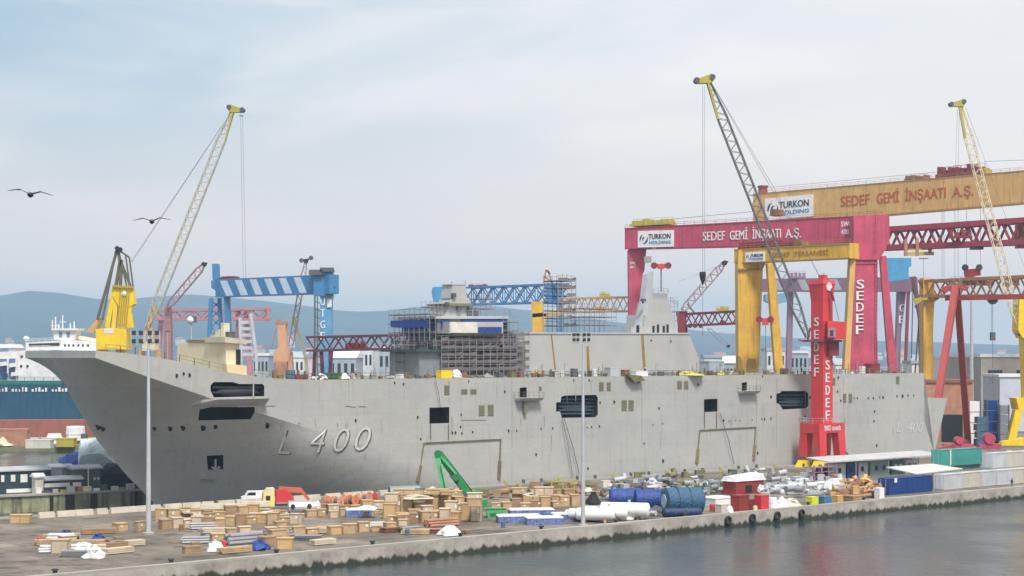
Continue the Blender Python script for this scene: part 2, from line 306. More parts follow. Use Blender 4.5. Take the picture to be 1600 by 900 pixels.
def yard_nodes(N, L, b):
    b.inputs['Roughness'].default_value = .9
    tc = N.new('ShaderNodeTexCoord'); n = N.new('ShaderNodeTexNoise'); n.inputs['Scale'].default_value = .07; n.inputs['Detail'].default_value = 9; n.inputs['Roughness'].default_value = .65
    L.new(tc.outputs['Object'], n.inputs['Vector']); cr = N.new('ShaderNodeValToRGB')
    cr.color_ramp.elements[0].position = .36; cr.color_ramp.elements[0].color = (.10, .085, .07, 1); cr.color_ramp.elements[1].position = .66; cr.color_ramp.elements[1].color = (.26, .225, .185, 1)
    L.new(n.outputs['Fac'], cr.inputs[0])
    mp = N.new('ShaderNodeMapping'); mp.inputs['Rotation'].default_value = (0, 0, -TH); L.new(tc.outputs['Object'], mp.inputs[0]); br = N.new('ShaderNodeTexBrick'); br.inputs['Scale'].default_value = 1; br.inputs['Brick Width'].default_value = 7; br.inputs['Row Height'].default_value = 5; br.inputs['Mortar Size'].default_value = .09
    br.inputs['Color1'].default_value = (.85, .85, .85, 1); br.inputs['Color2'].default_value = (1.12, 1.1, 1.06, 1); br.inputs['Mortar'].default_value = (.45, .43, .4, 1); L.new(mp.outputs[0], br.inputs['Vector'])
    ml = N.new('ShaderNodeMix'); ml.data_type = 'RGBA'; ml.blend_type = 'MULTIPLY'; ml.inputs[0].default_value = 1; L.new(cr.outputs[0], ml.inputs[6]); L.new(br.outputs['Color'], ml.inputs[7])
    ns_ = N.new('ShaderNodeTexNoise'); ns_.inputs['Scale'].default_value = .35; ns_.inputs['Detail'].default_value = 7; L.new(tc.outputs['Object'], ns_.inputs['Vector']); rs = N.new('ShaderNodeMapRange'); rs.inputs[1].default_value = .56; rs.inputs[2].default_value = .66; rs.inputs[3].default_value = 0; rs.inputs[4].default_value = .7; L.new(ns_.outputs['Fac'], rs.inputs[0])
    mo = N.new('ShaderNodeMix'); mo.data_type = 'RGBA'; L.new(rs.outputs[0], mo.inputs[0]); L.new(ml.outputs[2], mo.inputs[6]); mo.inputs[7].default_value = (.05, .045, .04, 1); L.new(mo.outputs[2], b.inputs['Base Color'])
    bp = N.new('ShaderNodeBump'); bp.inputs['Strength'].default_value = .4; bp.inputs['Distance'].default_value = .1; n2 = N.new('ShaderNodeTexNoise'); n2.inputs['Scale'].default_value = 3
    L.new(tc.outputs['Object'], n2.inputs['Vector']); L.new(n2.outputs['Fac'], bp.inputs['Height']); L.new(bp.outputs[0], b.inputs['Normal'])
yardm = node_mat('yard_ground', yard_nodes)
QT = -70.5
mb = MB(); q = [S(-170, QT, 0), S(800, QT, 0), S(800, -1.3, 0), S(-170, -1.3, 0)]
mb.prism([p+V(0, 0, -3) for p in q], V(0, 0, 5)); mb.m = [0, 0, 1, 1, 1, 1]
def wall_nodes(N, L, b):
    b.inputs['Roughness'].default_value = .9; tc = N.new('ShaderNodeTexCoord'); n = N.new('ShaderNodeTexNoise'); n.inputs['Scale'].default_value = .25; n.inputs['Detail'].default_value = 9; n.inputs['Roughness'].default_value = .7; L.new(tc.outputs['Object'], n.inputs['Vector'])
    cr = N.new('ShaderNodeValToRGB'); cr.color_ramp.elements[0].position = .32; cr.color_ramp.elements[0].color = (.22, .20, .17, 1); cr.color_ramp.elements[1].position = .62; cr.color_ramp.elements[1].color = (.44, .41, .37, 1); L.new(n.outputs['Fac'], cr.inputs[0])
    mp = N.new('ShaderNodeMapping'); mp.inputs['Scale'].default_value = (1, 1, .1); L.new(tc.outputs['Object'], mp.inputs[0]); n2 = N.new('ShaderNodeTexNoise'); n2.inputs['Scale'].default_value = .9; n2.inputs['Detail'].default_value = 6; L.new(mp.outputs[0], n2.inputs['Vector'])
    sp = N.new('ShaderNodeSeparateXYZ'); L.new(tc.outputs['Object'], sp.inputs[0]); ad = N.new('ShaderNodeMath'); ad.operation = 'MULTIPLY_ADD'; ad.inputs[1].default_value = -2.4; L.new(n2.outputs['Fac'], ad.inputs[0]); L.new(sp.outputs[2], ad.inputs[2])
    mr = N.new('ShaderNodeMapRange'); mr.inputs[1].default_value = -.75; mr.inputs[2].default_value = -.35; mr.inputs[3].default_value = 1; mr.inputs[4].default_value = 0; L.new(ad.outputs[0], mr.inputs[0])
    mx = N.new('ShaderNodeMix'); mx.data_type = 'RGBA'; L.new(mr.outputs[0], mx.inputs[0]); L.new(cr.outputs[0], mx.inputs[6]); mx.inputs[7].default_value = (.035, .038, .022, 1); L.new(mx.outputs[2], b.inputs['Base Color'])
wallm = node_mat('quay_wall_tide_stained', wall_nodes)
struct(mb.build('quay_ground', [yardm, wallm]))
mb = MB()
for a, b_ in (((-170, QT), (800, QT+.9)), ((-170, -2.1), (232, -1.3))):          # edge beams
    mb.prism([S(a[0], a[1], 2.0), S(b_[0], a[1], 2.0), S(b_[0], b_[1], 2.0), S(a[0], b_[1], 2.0)], V(0, 0, .28))
struct(mb.build('quay_kerb', concrete))
pts = [GD(163, 508, 0), GD(300, 430, 0), S(95, 36, 0), S(232, 36, 0), S(232, -1.3, 0), S(800, -1.3, 0), V(1800, 2200, 0), GD(150, 2200, 0), GD(168, 720, 0)]
mb = MB(); mb.prism([p+V(0, 0, -3) for p in pts], V(0, 0, 4.95)); struct(mb.build('shipyard_ground', yardm))
# hills
ridge = [(-300, 480), (-120, 470), (0, 458), (45, 450), (90, 453), (120, 458), (150, 463), (200, 463), (250, 459), (300, 456), (340, 459), (400, 465), (460, 472), (520, 481), (560, 484), (610, 482), (650, 476),
         (700, 471), (760, 474), (830, 482), (900, 492), (980, 503), (1060, 512), (1150, 520), (1250, 527), (1350, 531), (1450, 533), (1550, 537), (1700, 542), (1950, 548)]
def ridge_y(px):
    for (a, ya), (b_, yb) in zip(ridge[:-1], ridge[1:]):
        if a <= px <= b_:
            f = (px-a)/(b_-a); f = f*f*(3-2*f)*.5+f*.5; return ya+(yb-ya)*f
    return 549
def hill_nodes(N, L, b):
    b.inputs['Roughness'].default_value = .95
    tc = N.new('ShaderNodeTexCoord'); n = N.new('ShaderNodeTexNoise'); n.inputs['Scale'].default_value = .004; n.inputs['Detail'].default_value = 9; L.new(tc.outputs['Object'], n.inputs['Vector'])
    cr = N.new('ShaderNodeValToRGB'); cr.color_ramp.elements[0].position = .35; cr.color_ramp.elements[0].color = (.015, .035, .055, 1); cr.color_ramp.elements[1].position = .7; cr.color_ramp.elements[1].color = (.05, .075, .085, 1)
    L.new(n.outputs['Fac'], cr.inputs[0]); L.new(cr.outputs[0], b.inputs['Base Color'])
hillm = node_mat('hill_scrub', hill_nodes)
mb = MB(); cols = list(range(-300, 1951, 15)); rows = 14; vs = []
from mathutils import noise as mn
for i, px in enumerate(cols):
    for j in range(rows+1):
        f = j/rows
        if f <= .7: D = 4200+3300*f/.7; hf = (f/.7)**1.5
        else: D = 7500+2500*(f-.7)/.3; hf = 1-.5*((f-.7)/.3)
        top = CZ+(HY-ridge_y(px))/F*7500; p = GD(px, D, 0)
        nz = mn.noise(V(p.x*.0016, p.y*.0016, 3))*22*math.sin(math.pi*min(1, f/.7)) if f < .7 else 0
        vs.append(V(p.x, p.y, -1.0 if j == 0 else max(.5, top*hf+nz*hf*1.5)))
n = rows+1; mb.add(vs, [(i*n+j, (i+1)*n+j, (i+1)*n+j+1, i*n+j+1) for i in range(len(cols)-1) for j in range(rows)])
struct(mb.build('hills', hillm, smooth=80))
# haze
hz = bpy.data.materials.new('haze_air'); hz.use_nodes = True; N = hz.node_tree.nodes; N.clear(); o_ = N.new('ShaderNodeOutputMaterial'); pv = N.new('ShaderNodeVolumePrincipled')
pv.inputs['Color'].default_value = (.52, .75, .97, 1); pv.inputs['Density'].default_value = .00014; pv.inputs['Anisotropy'].default_value = .2
hz.node_tree.links.new(pv.outputs[0], o_.inputs['Volume'])
mb = MB(); mb.prism([V(-9000, -400, -4.2), V(9000, -400, -4.2), V(9000, 11500, -4.2), V(-9000, 11500, -4.2)], V(0, 0, 400)); h = mb.build('haze', hz); h['kind'] = 'stuff'
# ================================================================== WARSHIP
ship = thing('assault_ship', 'huge unfinished light grey assault ship with ski jump bow, numbered hull and scaffolded island', 'ship', S(0, 0, 0), TH)
stem = [(26.95, -10.45), (24, -9), (18, -5.6), (12.5, -2), (6.1, 3.7), (.75, 9.3), (-1.5, 11.0)]
def stem_z(s):
    if s >= 11.0: return -1.5
    for (z1, s1), (z2, s2) in zip(stem[:-1], stem[1:]):
        if s1 <= s <= s2: return z1+(z2-z1)*(s-s1)/(s2-s1)
    return 26.95
def interp(tab, x):
    if x <= tab[0][0]: return tab[0][1]
    for (a, ya), (b_, yb) in zip(tab[:-1], tab[1:]):
        if x <= b_: return ya+(yb-ya)*(x-a)/(b_-a)
    return tab[-1][1]
deck_tab = [(-10.45, 28.15), (-5, 27.75), (-.5, 27.2), (4, 26.5), (9.8, 25.35), (14, 24.5), (17.4, 24.0), (22, 23.45), (27, 23.15), (33, 23.0), (240, 23.0)]
kn_tab = [(-10.45, 26.97), (-1, 23.8), (9.8, 20.4), (16, 18.6), (23, 16.6), (48, 9.5), (60, 5), (66, 2), (240, 1)]
ss = [-10.45, -9.7, -9, -7.5, -5.6, -4, -2, 0, 2, 3.7, 5.5, 7.5, 9.3, 10.2, 11]+[11+2.6*k for k in range(1, 23)]+[75, 90, 110, 130, 150, 170, 190, 200, 209, 213.5, 214.4]
NR = 12
def section(s):
    zs = stem_z(s); zk = max(interp(kn_tab, s), zs+.02); zd = interp(deck_tab, s)
    u_ = max(0, min(1, (s-11.0)/60.0)); b0 = 16*math.sin(math.pi/2*u_)**1.15 if s > 11 else 0.0
    soft = max(0, min(1, (s-18)/14)); st = min(16, 10.6+5.4*max(0, (s+10.45))/34)
    rows_ = []
    for j in range(NR+1):
        v = j/NR; g = (v**1.5)*(1-soft)+math.sin(math.pi/2*v)**1.3*soft
        rows_.append((zs+(zk-zs)*v, b0, g))
    port = [(16-(b0+(16-b0)*g), z) for z, b0, g in rows_]; star = [(16+(min(b0, st)+(st-min(b0, st))*g), z) for z, b0, g in rows_]
    for k in (1, 2, 3): port.append((0.0, zk+(zd-zk)*k/3)); star.append((16+st, zk+(zd-zk)*k/3))
    return port, star
vs = []; M_ = NR+4
for s in ss:
    p_, q_ = section(s)
    vs += [S(s, t, z) for t, z in p_]+[S(s, t, z) for t, z in q_]
mb = MB(); fs = []; W_ = 2*M_
for i in range(len(ss)-1):
    for j in range(M_-1):
        fs += [(i*W_+j, (i+1)*W_+j, (i+1)*W_+j+1, i*W_+j+1), (i*W_+M_+j+1, (i+1)*W_+M_+j+1, (i+1)*W_+M_+j, i*W_+M_+j)]
    fs += [(i*W_+M_-1, (i+1)*W_+M_-1, (i+1)*W_+W_-1, i*W_+W_-1), (i*W_, i*W_+M_, (i+1)*W_+M_, (i+1)*W_)]
fs.append(tuple(range(M_))+tuple(range(W_-1, M_-1, -1)))
# stern: side profile beyond the last station
e = len(ss)-1; fs.append(tuple(e*W_+M_+k for k in range(M_))+tuple(e*W_+k for k in range(M_-1, -1, -1)))
mb.add(vs, fs)
def clean(me):
    bm = bmesh.new(); bm.from_mesh(me); bmesh.ops.remove_doubles(bm, verts=bm.verts, dist=.004)
    bmesh.ops.dissolve_degenerate(bm, edges=bm.edges, dist=.002); bmesh.ops.recalc_face_normals(bm, faces=bm.faces); bm.to_mesh(me); bm.free()
hull = mb.build('hull', [hullm, dark], ship); clean(hull.data)
bmh = bmesh.new(); bmh.from_mesh(hull.data); Mh = Matrix.Translation(S(0, 0, 0)) @ Matrix.Rotation(TH, 4, 'Z'); bmh.transform(Mh)
bvh = BVHTree.FromBMesh(bmh); bmh.free()
cp = V(0, 0, CZ)
def hit(px, py, off=0.0):
    d = (W(px, py, 100)-cp).normalized(); r = bvh.ray_cast(cp, d)
    p = r[0] if r[0] is not None else ST(px, py, 0)
    return p-Vn*off
def hitn(px, py):
    d = (W(px, py, 100)-cp).normalized(); r = bvh.ray_cast(cp, d)
    if r[0] is None: return ST(px, py, 0), -Vn
    n = r[1] if r[1].dot(d) < 0 else -r[1]; return r[0], n
# recesses cut into the shell, one of them standing for a shadow
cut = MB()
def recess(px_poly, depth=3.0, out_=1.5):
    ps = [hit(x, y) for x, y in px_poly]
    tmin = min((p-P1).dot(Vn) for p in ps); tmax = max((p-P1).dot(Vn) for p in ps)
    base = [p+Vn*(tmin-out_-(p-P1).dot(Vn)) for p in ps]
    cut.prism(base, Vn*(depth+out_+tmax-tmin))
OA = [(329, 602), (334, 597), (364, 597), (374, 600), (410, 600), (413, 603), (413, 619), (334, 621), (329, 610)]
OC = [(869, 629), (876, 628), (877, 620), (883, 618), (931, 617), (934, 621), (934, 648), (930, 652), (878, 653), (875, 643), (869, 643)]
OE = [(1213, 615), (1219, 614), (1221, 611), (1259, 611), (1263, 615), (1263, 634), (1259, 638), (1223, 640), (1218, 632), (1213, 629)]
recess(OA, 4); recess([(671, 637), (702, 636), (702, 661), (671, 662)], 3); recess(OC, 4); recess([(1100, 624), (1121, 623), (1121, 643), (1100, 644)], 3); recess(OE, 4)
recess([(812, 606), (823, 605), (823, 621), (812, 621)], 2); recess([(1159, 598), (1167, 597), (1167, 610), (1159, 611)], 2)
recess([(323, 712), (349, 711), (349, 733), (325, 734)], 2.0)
recess([(312, 640), (330, 636), (398, 636), (392, 655), (310, 657)], 1.6, 1.0)  # shadow under the forward boat bay, shaped as a dark recess
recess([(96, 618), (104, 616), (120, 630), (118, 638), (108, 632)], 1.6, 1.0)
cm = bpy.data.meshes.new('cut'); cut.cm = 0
M = Mh.inverted(); cm.from_pydata([tuple(M @ v) for v in cut.v], [], cut.f); cm.materials.append(dark)  # near-black walls: dark primer, with the bays' unlit shade in the colour
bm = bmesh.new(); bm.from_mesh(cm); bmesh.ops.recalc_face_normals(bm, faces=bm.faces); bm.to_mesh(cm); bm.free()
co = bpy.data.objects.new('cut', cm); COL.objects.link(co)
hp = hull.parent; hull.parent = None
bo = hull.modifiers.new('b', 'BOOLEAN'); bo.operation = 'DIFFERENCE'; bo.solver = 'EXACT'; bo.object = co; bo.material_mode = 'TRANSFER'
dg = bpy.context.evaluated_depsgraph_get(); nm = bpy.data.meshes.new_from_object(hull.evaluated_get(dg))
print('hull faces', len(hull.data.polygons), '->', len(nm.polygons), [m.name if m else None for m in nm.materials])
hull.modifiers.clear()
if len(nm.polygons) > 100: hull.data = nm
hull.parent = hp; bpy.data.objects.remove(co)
hull.data.polygons.foreach_set('use_smooth', [True]*len(hull.data.polygons)); hull.data.set_sharp_from_angle(angle=R(28))
for p_ in hull.data.polygons:
    if abs(p_.normal.y) > .9993: p_.use_smooth = False
# stern overhang (mooring deck and stepped transom)
mb = MB(); s0 = 214.4
prof = [sz(1421, 583.3), sz(1433, 621), sz(1480, 622), sz(1460, 708)]
prof = [(s0, 23.0)]+prof+[(prof[-1][0]-1.5, -1.5), (s0, -1.5)]
mb.prism([S(a, .004, b_) for a, b_ in prof], Vn*31.98); mb.build('stern', hullm, ship)
mb = MB(); a = [sz(1436, 611), sz(1452, 611), sz(1456, 622), sz(1436, 622)]; mb.prism([S(x, 3, z) for x, z in a], Vn*20); mb.build('stern_winch_house', rustl, ship)
# deck sheet and edge strip
mb = MB(); st_ = [x for x in ss if x >= -10.45]
for a, b_ in zip(st_[:-1], st_[1:]):
    za, zb = interp(deck_tab, a)+.01, interp(deck_tab, b_)+.01
    wa = 26+5.5*min(1, (a+10.45)/34); wb = 26+5.5*min(1, (b_+10.45)/34)
    mb.add([S(a, .3, za), S(b_, .3, zb), S(b_, wb, zb), S(a, wa, za)], [(0, 1, 2, 3)])
mb.build('flight_deck', P('flight_deck_paint', (.22, .20, .15), .85, var=.3, vs=.3), ship)
def stpoly(pts, t0, t1, mb=None):
    mb = mb or MB(); mb.prism([ST(x, y, t0) for x, y in pts], Vn*(t1-t0)); return mb
def rect(x0, y0, x1, y1): return [(x0, y0), (x1, y0), (x1, y1), (x0, y1)]
# vents: framed louvred grilles
VE = [(694, 602, 702, 617), (721, 608, 730, 616), (735, 608, 744, 616), (748, 633, 757, 650), (762, 632, 771, 650), (936, 597, 943, 611), (948, 597, 954, 611), (971, 625, 979, 642), (982, 625, 990, 642),
      (1058, 595, 1065, 608), (1069, 595, 1075, 608), (842, 604, 846, 610), (1300, 590, 1305, 602), (1317, 615, 1322, 629), (1326, 615, 1331, 629), (1400, 588, 1405, 600)]
for x0, y0, x1, y1 in VE:
    p = ST(x0, y1, 0); q = ST(x1, y0, 0); ln = (q-p).dot(U); hh = q.z-p.z; mb = MB()
    mb.prism([p, p+U*ln, p+U*ln+V(0, 0, hh), p+V(0, 0, hh)], -Vn*.05)
    nl = max(3, int(hh/.35))
    for k in range(nl): a = p+V(0, 0, hh*(k+.3)/nl)-Vn*.05; mb.prism([a, a+U*ln, a+U*ln+V(0, 0, .1), a+V(0, 0, .1)], -Vn*.08)
    g = mb.build('vent_grille', vent, ship)
# portholes
PO = [(275, 587, .3), (286, 584, .25), (295, 586, .3), (240, 670, .4), (264, 670, .5), (284, 669, .5), (315, 669, .6), (335, 667, .45), (416, 665, .5), (555, 657, .25), (652, 652, .25), (788, 612, .25), (706, 676, .25),
      (711, 676, .25), (721, 677, .2), (738, 675, .2), (794, 673, .25), (807, 673, .18), (845, 670, .18), (863, 669, .2), (917, 668, .15), (924, 667, .18), (936, 666, .22), (1006, 693, .2), (1035, 662, .15), (1020, 664, .15), (959, 628, .3),
      (937, 629, .25), (1029, 638, .25), (997, 597, .3), (1090, 601, .3), (1204, 620, .3), (1265, 621, .3), (1130, 657, .25), (1139, 658, .14), (1149, 657, .14), (1156, 657, .14), (1175, 656, .15), (1190, 655, .18), (1194, 655, .25), (1204, 654, .25),
      (1257, 651, .25), (1296, 614, .25), (1308, 612, .25), (1313, 626, .25), (1334, 622, .2), (1339, 622, .2), (1356, 622, .25), (1364, 622, .25), (1374, 621, .2), (1379, 621, .3), (1401, 619, .25), (1409, 619, .4), (1418, 618, .25), (1427, 618, .2), (1366, 643, .25),
      (1365, 658, .25), (1369, 696, .3), (1183, 708, .3), (1035, 720, .35), (918, 732, .25), (837, 710, .25), (657, 686, .2), (732, 596, .18), (719, 667, .2), (720, 648, .2), (1309, 590, .3), (1191, 588, .2), (616, 598, .2), (630, 600, .2), (896, 594, .2), (920, 594, .2)]
portm = P('porthole_dark', (.02, .02, .02), .5)
for x, y, r in PO:
    p, n_ = hitn(x, y); mb = MB(); mb.tube(p-n_*.3, p+n_*.06, r*1.15, n=12); o = mb.build('porthole', portm, ship)
    mb = MB(); mb.tube(p-Vn*.04, p-Vn*.10, r*1.4, r*1.25, n=12); mb.build('porthole_rim', hullm, o) if r > 9 else None
for x, y in [(151, 668), (158, 670)]:
    p, n_ = hitn(x, y); mb = MB(); mb.tube(p-n_*.5, p+n_*.06, .55, n=12); mb.build('hawse_pipe', portm, ship)
# sponson ledges, balconies, anchor shelf
def ledge(x0, x1, y, dep, th, name='sponson', m=hullm, taper=.5):
    a = hit(x0, y); b_ = hit(x1, y); b_ = a+U*(b_-a).dot(U)
    mb = MB(); a = a+Vn*1.0; b_ = b_+Vn*1.0
    mb.hexa([a, b_, b_-Vn*(dep+1), a-Vn*(dep+1)+U*taper], [a-V(0, 0, th), b_-V(0, 0, th), b_-Vn*(dep*.6+1)-V(0, 0, th), a-Vn*(dep*.6+1)-V(0, 0, th)+U*taper]); return mb.build(name, m, ship)
ledge(302, 413, 624, 3.0, 1.0, taper=3.0); ledge(803, 842, 622, 1.6, .55, 'balcony'); ledge(1152, 1180, 611, 1.6, .6, 'balcony'); ledge(314, 352, 741, 1.2, .9, 'anchor_shelf')
mb = MB(); stpoly(rect(819.5, 628, 824, 646), -.7, .2, mb); mb.build('balcony_bracket', vent, ship)
for x0, x1, y in ((803, 842, 622), (1152, 1180, 611)):
    mb = MB(); a = ST(x0, y, 0); b_ = ST(x1, y, 0); rail(mb, [a, a-Vn*1.5, b_-Vn*1.5, b_], 1.2, 1.2, .06); mb.build('balcony_railing', rustline, ship)
# anchor
p = hit(337, 728); mb = MB(); mb.bar(p+V(0, 0, 1.2), p-V(0, 0, .5), .35); mb.bar(p-U*.8-V(0, 0, .2), p-V(0, 0, .6), .35); mb.bar(p+U*.8-V(0, 0, .2), p-V(0, 0, .6), .35); mb.build('anchor', greym, ship)
# gear inside the boat bays
for O_, n_ in ((OC, 5), (OE, 4), (OA, 2)):
    x0 = min(p[0] for p in O_)+3; x1 = max(p[0] for p in O_)-3; y0 = min(p[1] for p in O_)+4; y1 = max(p[1] for p in O_)-4; mb = MB()
    for k in range(n_):
        y = y0+(y1-y0)*(k+.5)/n_; mb.bar(ST(x0, y, 1.4), ST(x1, y, 1.4), .35, .35)
    mb.build('bay_rack', darkteal if O_ is not OA else dgrey, ship)
    mb = MB()
    c0_ = ST(x0+6, (y0+y1)/2+3, 2.6); c1_ = ST(x1-6, (y0+y1)/2+3, 2.6); L_ = (c1_-c0_).length
    mb.lathe(c0_, U, [(0, .1), (L_*.12, .8), (L_*.5, 1.0), (L_*.85, .85), (L_, .15)], 10); mb.build('bay_boat', greym, ship, smooth=40)
p0 = ST(396, 598, -.1); p1 = ST(396, 620, -.1); mb = MB(); mb.bar(p0, p1, .2); mb.build('bay_stanchion', hullm, ship)
for x0, x1, y in ((673, 701, 662), (1101, 1120, 644)):
    mb = MB()
    for x in (x0, x1): mb.bar(ST(x, y, -.15), ST(x, y+25, -.15), .13)
    mb.build('ladder_guide', dgrey, ship)
# rust runs under scuppers and openings
rsm = P('rust_run', (.30, .25, .19), .8, var=.25); rs2 = P('pale_run', (.34, .325, .29), .8, var=.2)
rq = random.Random(12)
for k in range(44):
    x = rq.uniform(470, 1405); y = rq.choice((593, 606, 652, 665, 680, 660))+rq.uniform(-3, 3); a = hit(x, y); L_ = rq.uniform(2, 7); w0_ = rq.uniform(.12, .4)
    pts = [hit(x, y), hit(x, y+L_*5)]
    q0, q1 = pts; d0 = -Vn*.035; mb = MB(); mb.add([q0-U*w0_/2+d0, q0+U*w0_/2+d0, q1+U*w0_*.15+d0, q1-U*w0_*.15+d0], [(0, 1, 2, 3)]); mb.build('rust_streak', rsm if k % 3 == 0 else rs2, ship)
# docking frames (inverted U rails)
for (a, b_, c, d) in (((652, 752), (662, 692), (782, 686), (779, 748)), ((1088, 724), (1093, 672), (1180, 667), (1177, 719))):
    mb = MB(); A, B, C_, D_ = [hit(*q) for q in (a, b_, c, d)]; A2 = A+(B-A)*.42; D2 = D_+(C_-D_)*.45
    for p, q, w_ in ((A, A2, .75), (A2, B, .3), (B, C_, .26), (C_, D2, .3), (D2, D_, .7)): mb.bar(p-Vn*.12, q-Vn*.12, w_, w_*.6)
    mb.build('fender_rail', rustline, ship)
# numbers
def num_fn(x0, x1, y0, y1, sh, dx, dy, off):
    def fn(u_, v_): return hit(x0+(x1-x0)*u_+sh*(v_-.5)+dx, (y1+(y0-y1)*v_)-2.0*u_*0+dy, off)
    return fn
numw = P('number_paint', (.52, .525, .505), .5)
for k, (ch, x0, x1, y0, y1) in enumerate((("L", 438, 458, 671, 709), ("4", 484, 508, 670, 707), ("0", 521, 544, 669, 706), ("0", 554, 578, 667, 704))):
    lettering(ch, num_fn(x0, x1, y0, y1, 12, 2.2, 1.6, .10), P('number_shadow', (.10, .10, .08), .6), ship, -.012, 'number_shadow')
    lettering(ch, num_fn(x0, x1, y0, y1, 12, 0, 0, .2), numw, ship, -.012, 'hull_number')
lettering("L  400", num_fn(1402, 1442, 659, 675, 3, 0, 0, .08), numw, ship, 0, 'hull_number')
# weld seams, rust streaks and hanging ropes on the side
mb = MB()
for x in (545, 800, 1003, 1182, 1213, 1318): mb.bar(ST(x, 590, -.01), hit(x, 700)-Vn*.01, .05, .05, cap=False)
for a, b_ in (((560, 635), (572, 635)), ((540, 634), (556, 636)), ((720, 656), (760, 656)), ((413, 634), (430, 634))): mb.bar(hit(*a)-Vn*.03, hit(*b_)-Vn*.03, .12, .05)
mb.build('weld_seam', vent, ship)
for i, (a, b_) in enumerate((((453, 592), (466, 662)), ((509, 592), (526, 664)), ((876, 653), (893, 745)), ((879, 653), (903, 740)), ((1123, 645), (1145, 725)), ((540, 592), (541, 664)), ((678, 592), (686, 636)))):
    mb = MB(); A = hit(*a)-Vn*.4; B = hit(*b_)-Vn*.4; Mi = (A+B)/2-Vn*.3; mb.bar(A, Mi, .10); mb.bar(Mi, B, .10)
    single('hanging_rope', mb, steel, 'thin rope hanging down the hull side, %s from the bow' % ORD[i], 'rope', 'ropes hanging down the hull side')
# ------------------------------------------------------------------ island, forward block
def blk(name, pts, t0, t1, mat, parent=ship): return stpoly(pts, t0, t1).build(name, mat, parent)
fb = blk('forward_island', [(672, 586), (672, 566), (682, 520), (797, 519), (806, 566), (806, 586)], 19, 29, supg)
blk('bridge_deck', rect(683, 498, 793, 521), 18, 30, supg)
mb = MB(); stpoly(rect(702, 503, 786, 521), 15.5, 18, mb); mb.build('bridge_wing', superm, ship)
mb = MB(); stpoly(rect(706, 521, 782, 524), 16, 18, mb); mb.build('bridge_wing_support', vent, ship)
blk('bridge_roof', rect(681, 494, 795, 498), 17.5, 30.5, lgrey)
blk('lower_deckhouse', rect(655, 549, 700, 587), 17, 27, P('deckhouse_grey', (.20, .22, .25), .6, var=.12))
blk('deckhouse_roof', rect(650, 546, 703, 549.5), 16, 28, P('deckhouse_roof', (.035, .07, .07), .6))
# tarpaulins over the bridge windows
for x0, x1, y0, y1, t_ in ((723, 791, 499, 512, 17.8), (748, 784, 511, 520, 15.3), (690, 703, 500, 512, 17.8)):
    mb = MB(); stpoly(rect(x0, y0, x1, y1), t_-.12, t_, mb); mb.build('blue_sheeting', tarpb, ship)
mb = MB(); a = ST(683, 499, 18)-U*.1; b_ = ST(683, 513, 18)-U*.1; mb.prism([a+Vn*.2, a+Vn*11.6, b_+Vn*11.6, b_+Vn*.2], -U*.12); mb.build('blue_sheeting', tarpb, ship)
mb = MB(); a = ST(683, 513, 18)-U*.1; b_ = ST(683, 519, 18)-U*.1; mb.prism([a+Vn*4, a+Vn*11, b_+Vn*11, b_+Vn*4], -U*.12); mb.build('blue_sheeting', P('pale_blue_sheet', (.12, .25, .5), .5), ship)
mb = MB(); stpoly(rect(704, 503.5, 746, 520), 15.35, 15.5, mb); mb.build('white_sheeting', P('white_sheet', (.66, .64, .58), .7, bump=.4), ship)
mb = MB(); a = ST(683, 499.5, 17.2)-U*2.05; b_ = ST(683, 512, 17.2)-U*2.05; mb.prism([a+Vn*.2, a+Vn*13, b_+Vn*13+V(0, 0, .3), b_+Vn*7, b_+Vn*.2+V(0, 0, .2)], -U*.08); mb.build('blue_sheeting', tarpb, ship)
# solid dark strips on the island wall, no gaps cut behind
for y, x0, x1 in ((541, 676, 718), (547, 722, 805), (540, 690, 720), (556, 700, 805), (565, 705, 806), (574, 690, 806), (552, 690, 712)):
    mb = MB(); stpoly(rect(x0, y, x1, y+3), 18.75, 19.02, mb); mb.build('dark_deck_strip', P('strip_dark', (.05, .04, .05), .8), ship)
# forward mast
mst = blk('forward_mast', [(694, 497), (702, 476), (734, 475), (746, 497)], 20.5, 26.5, superm)
blk('mast_shoulder', [(703, 475.5), (707, 466), (731, 466), (734, 475.5)], 21, 25.2, superm, mst)
blk('mast_head', [(704, 466), (707, 445), (727, 445), (730, 466)], 21.3, 24.6, superm, mst)
blk('mast_cap', [(705.5, 443.5), (728, 443.5), (728, 445), (705.5, 445)], 21.2, 24.7, lgrey, mst)
blk('mast_sensor_deck', [(700, 474), (739, 474), (737, 478), (704, 478)], 19.6, 27, vent, mst)
for x0, y0, x1, y1, t_ in ((708, 458, 713, 465, 21.2), (698, 472, 703, 477, 20.4), (733, 480, 738, 496, 20.4), (743, 485, 748, 499, 20.4), (716, 480, 722, 486, 20.4)):
    mb = MB(); stpoly(rect(x0, y0, x1, y1), t_-.7, t_, mb); mb.build('mast_equipment', dgrey, mst)
for x, y in ((706, 440), (727, 439)): mb = MB(); mb.bar(ST(x, 444, 22), ST(x, y, 22), .12); mb.build('aerial', steel, mst)
mb = MB(); rail(mb, [ST(683, 494, 18), ST(797, 494, 18), ST(797, 494, 30), ST(683, 494, 30), ST(683, 494, 18)], 1.2, 1.6, .07); mb.build('bridge_railing', sfor, ship)
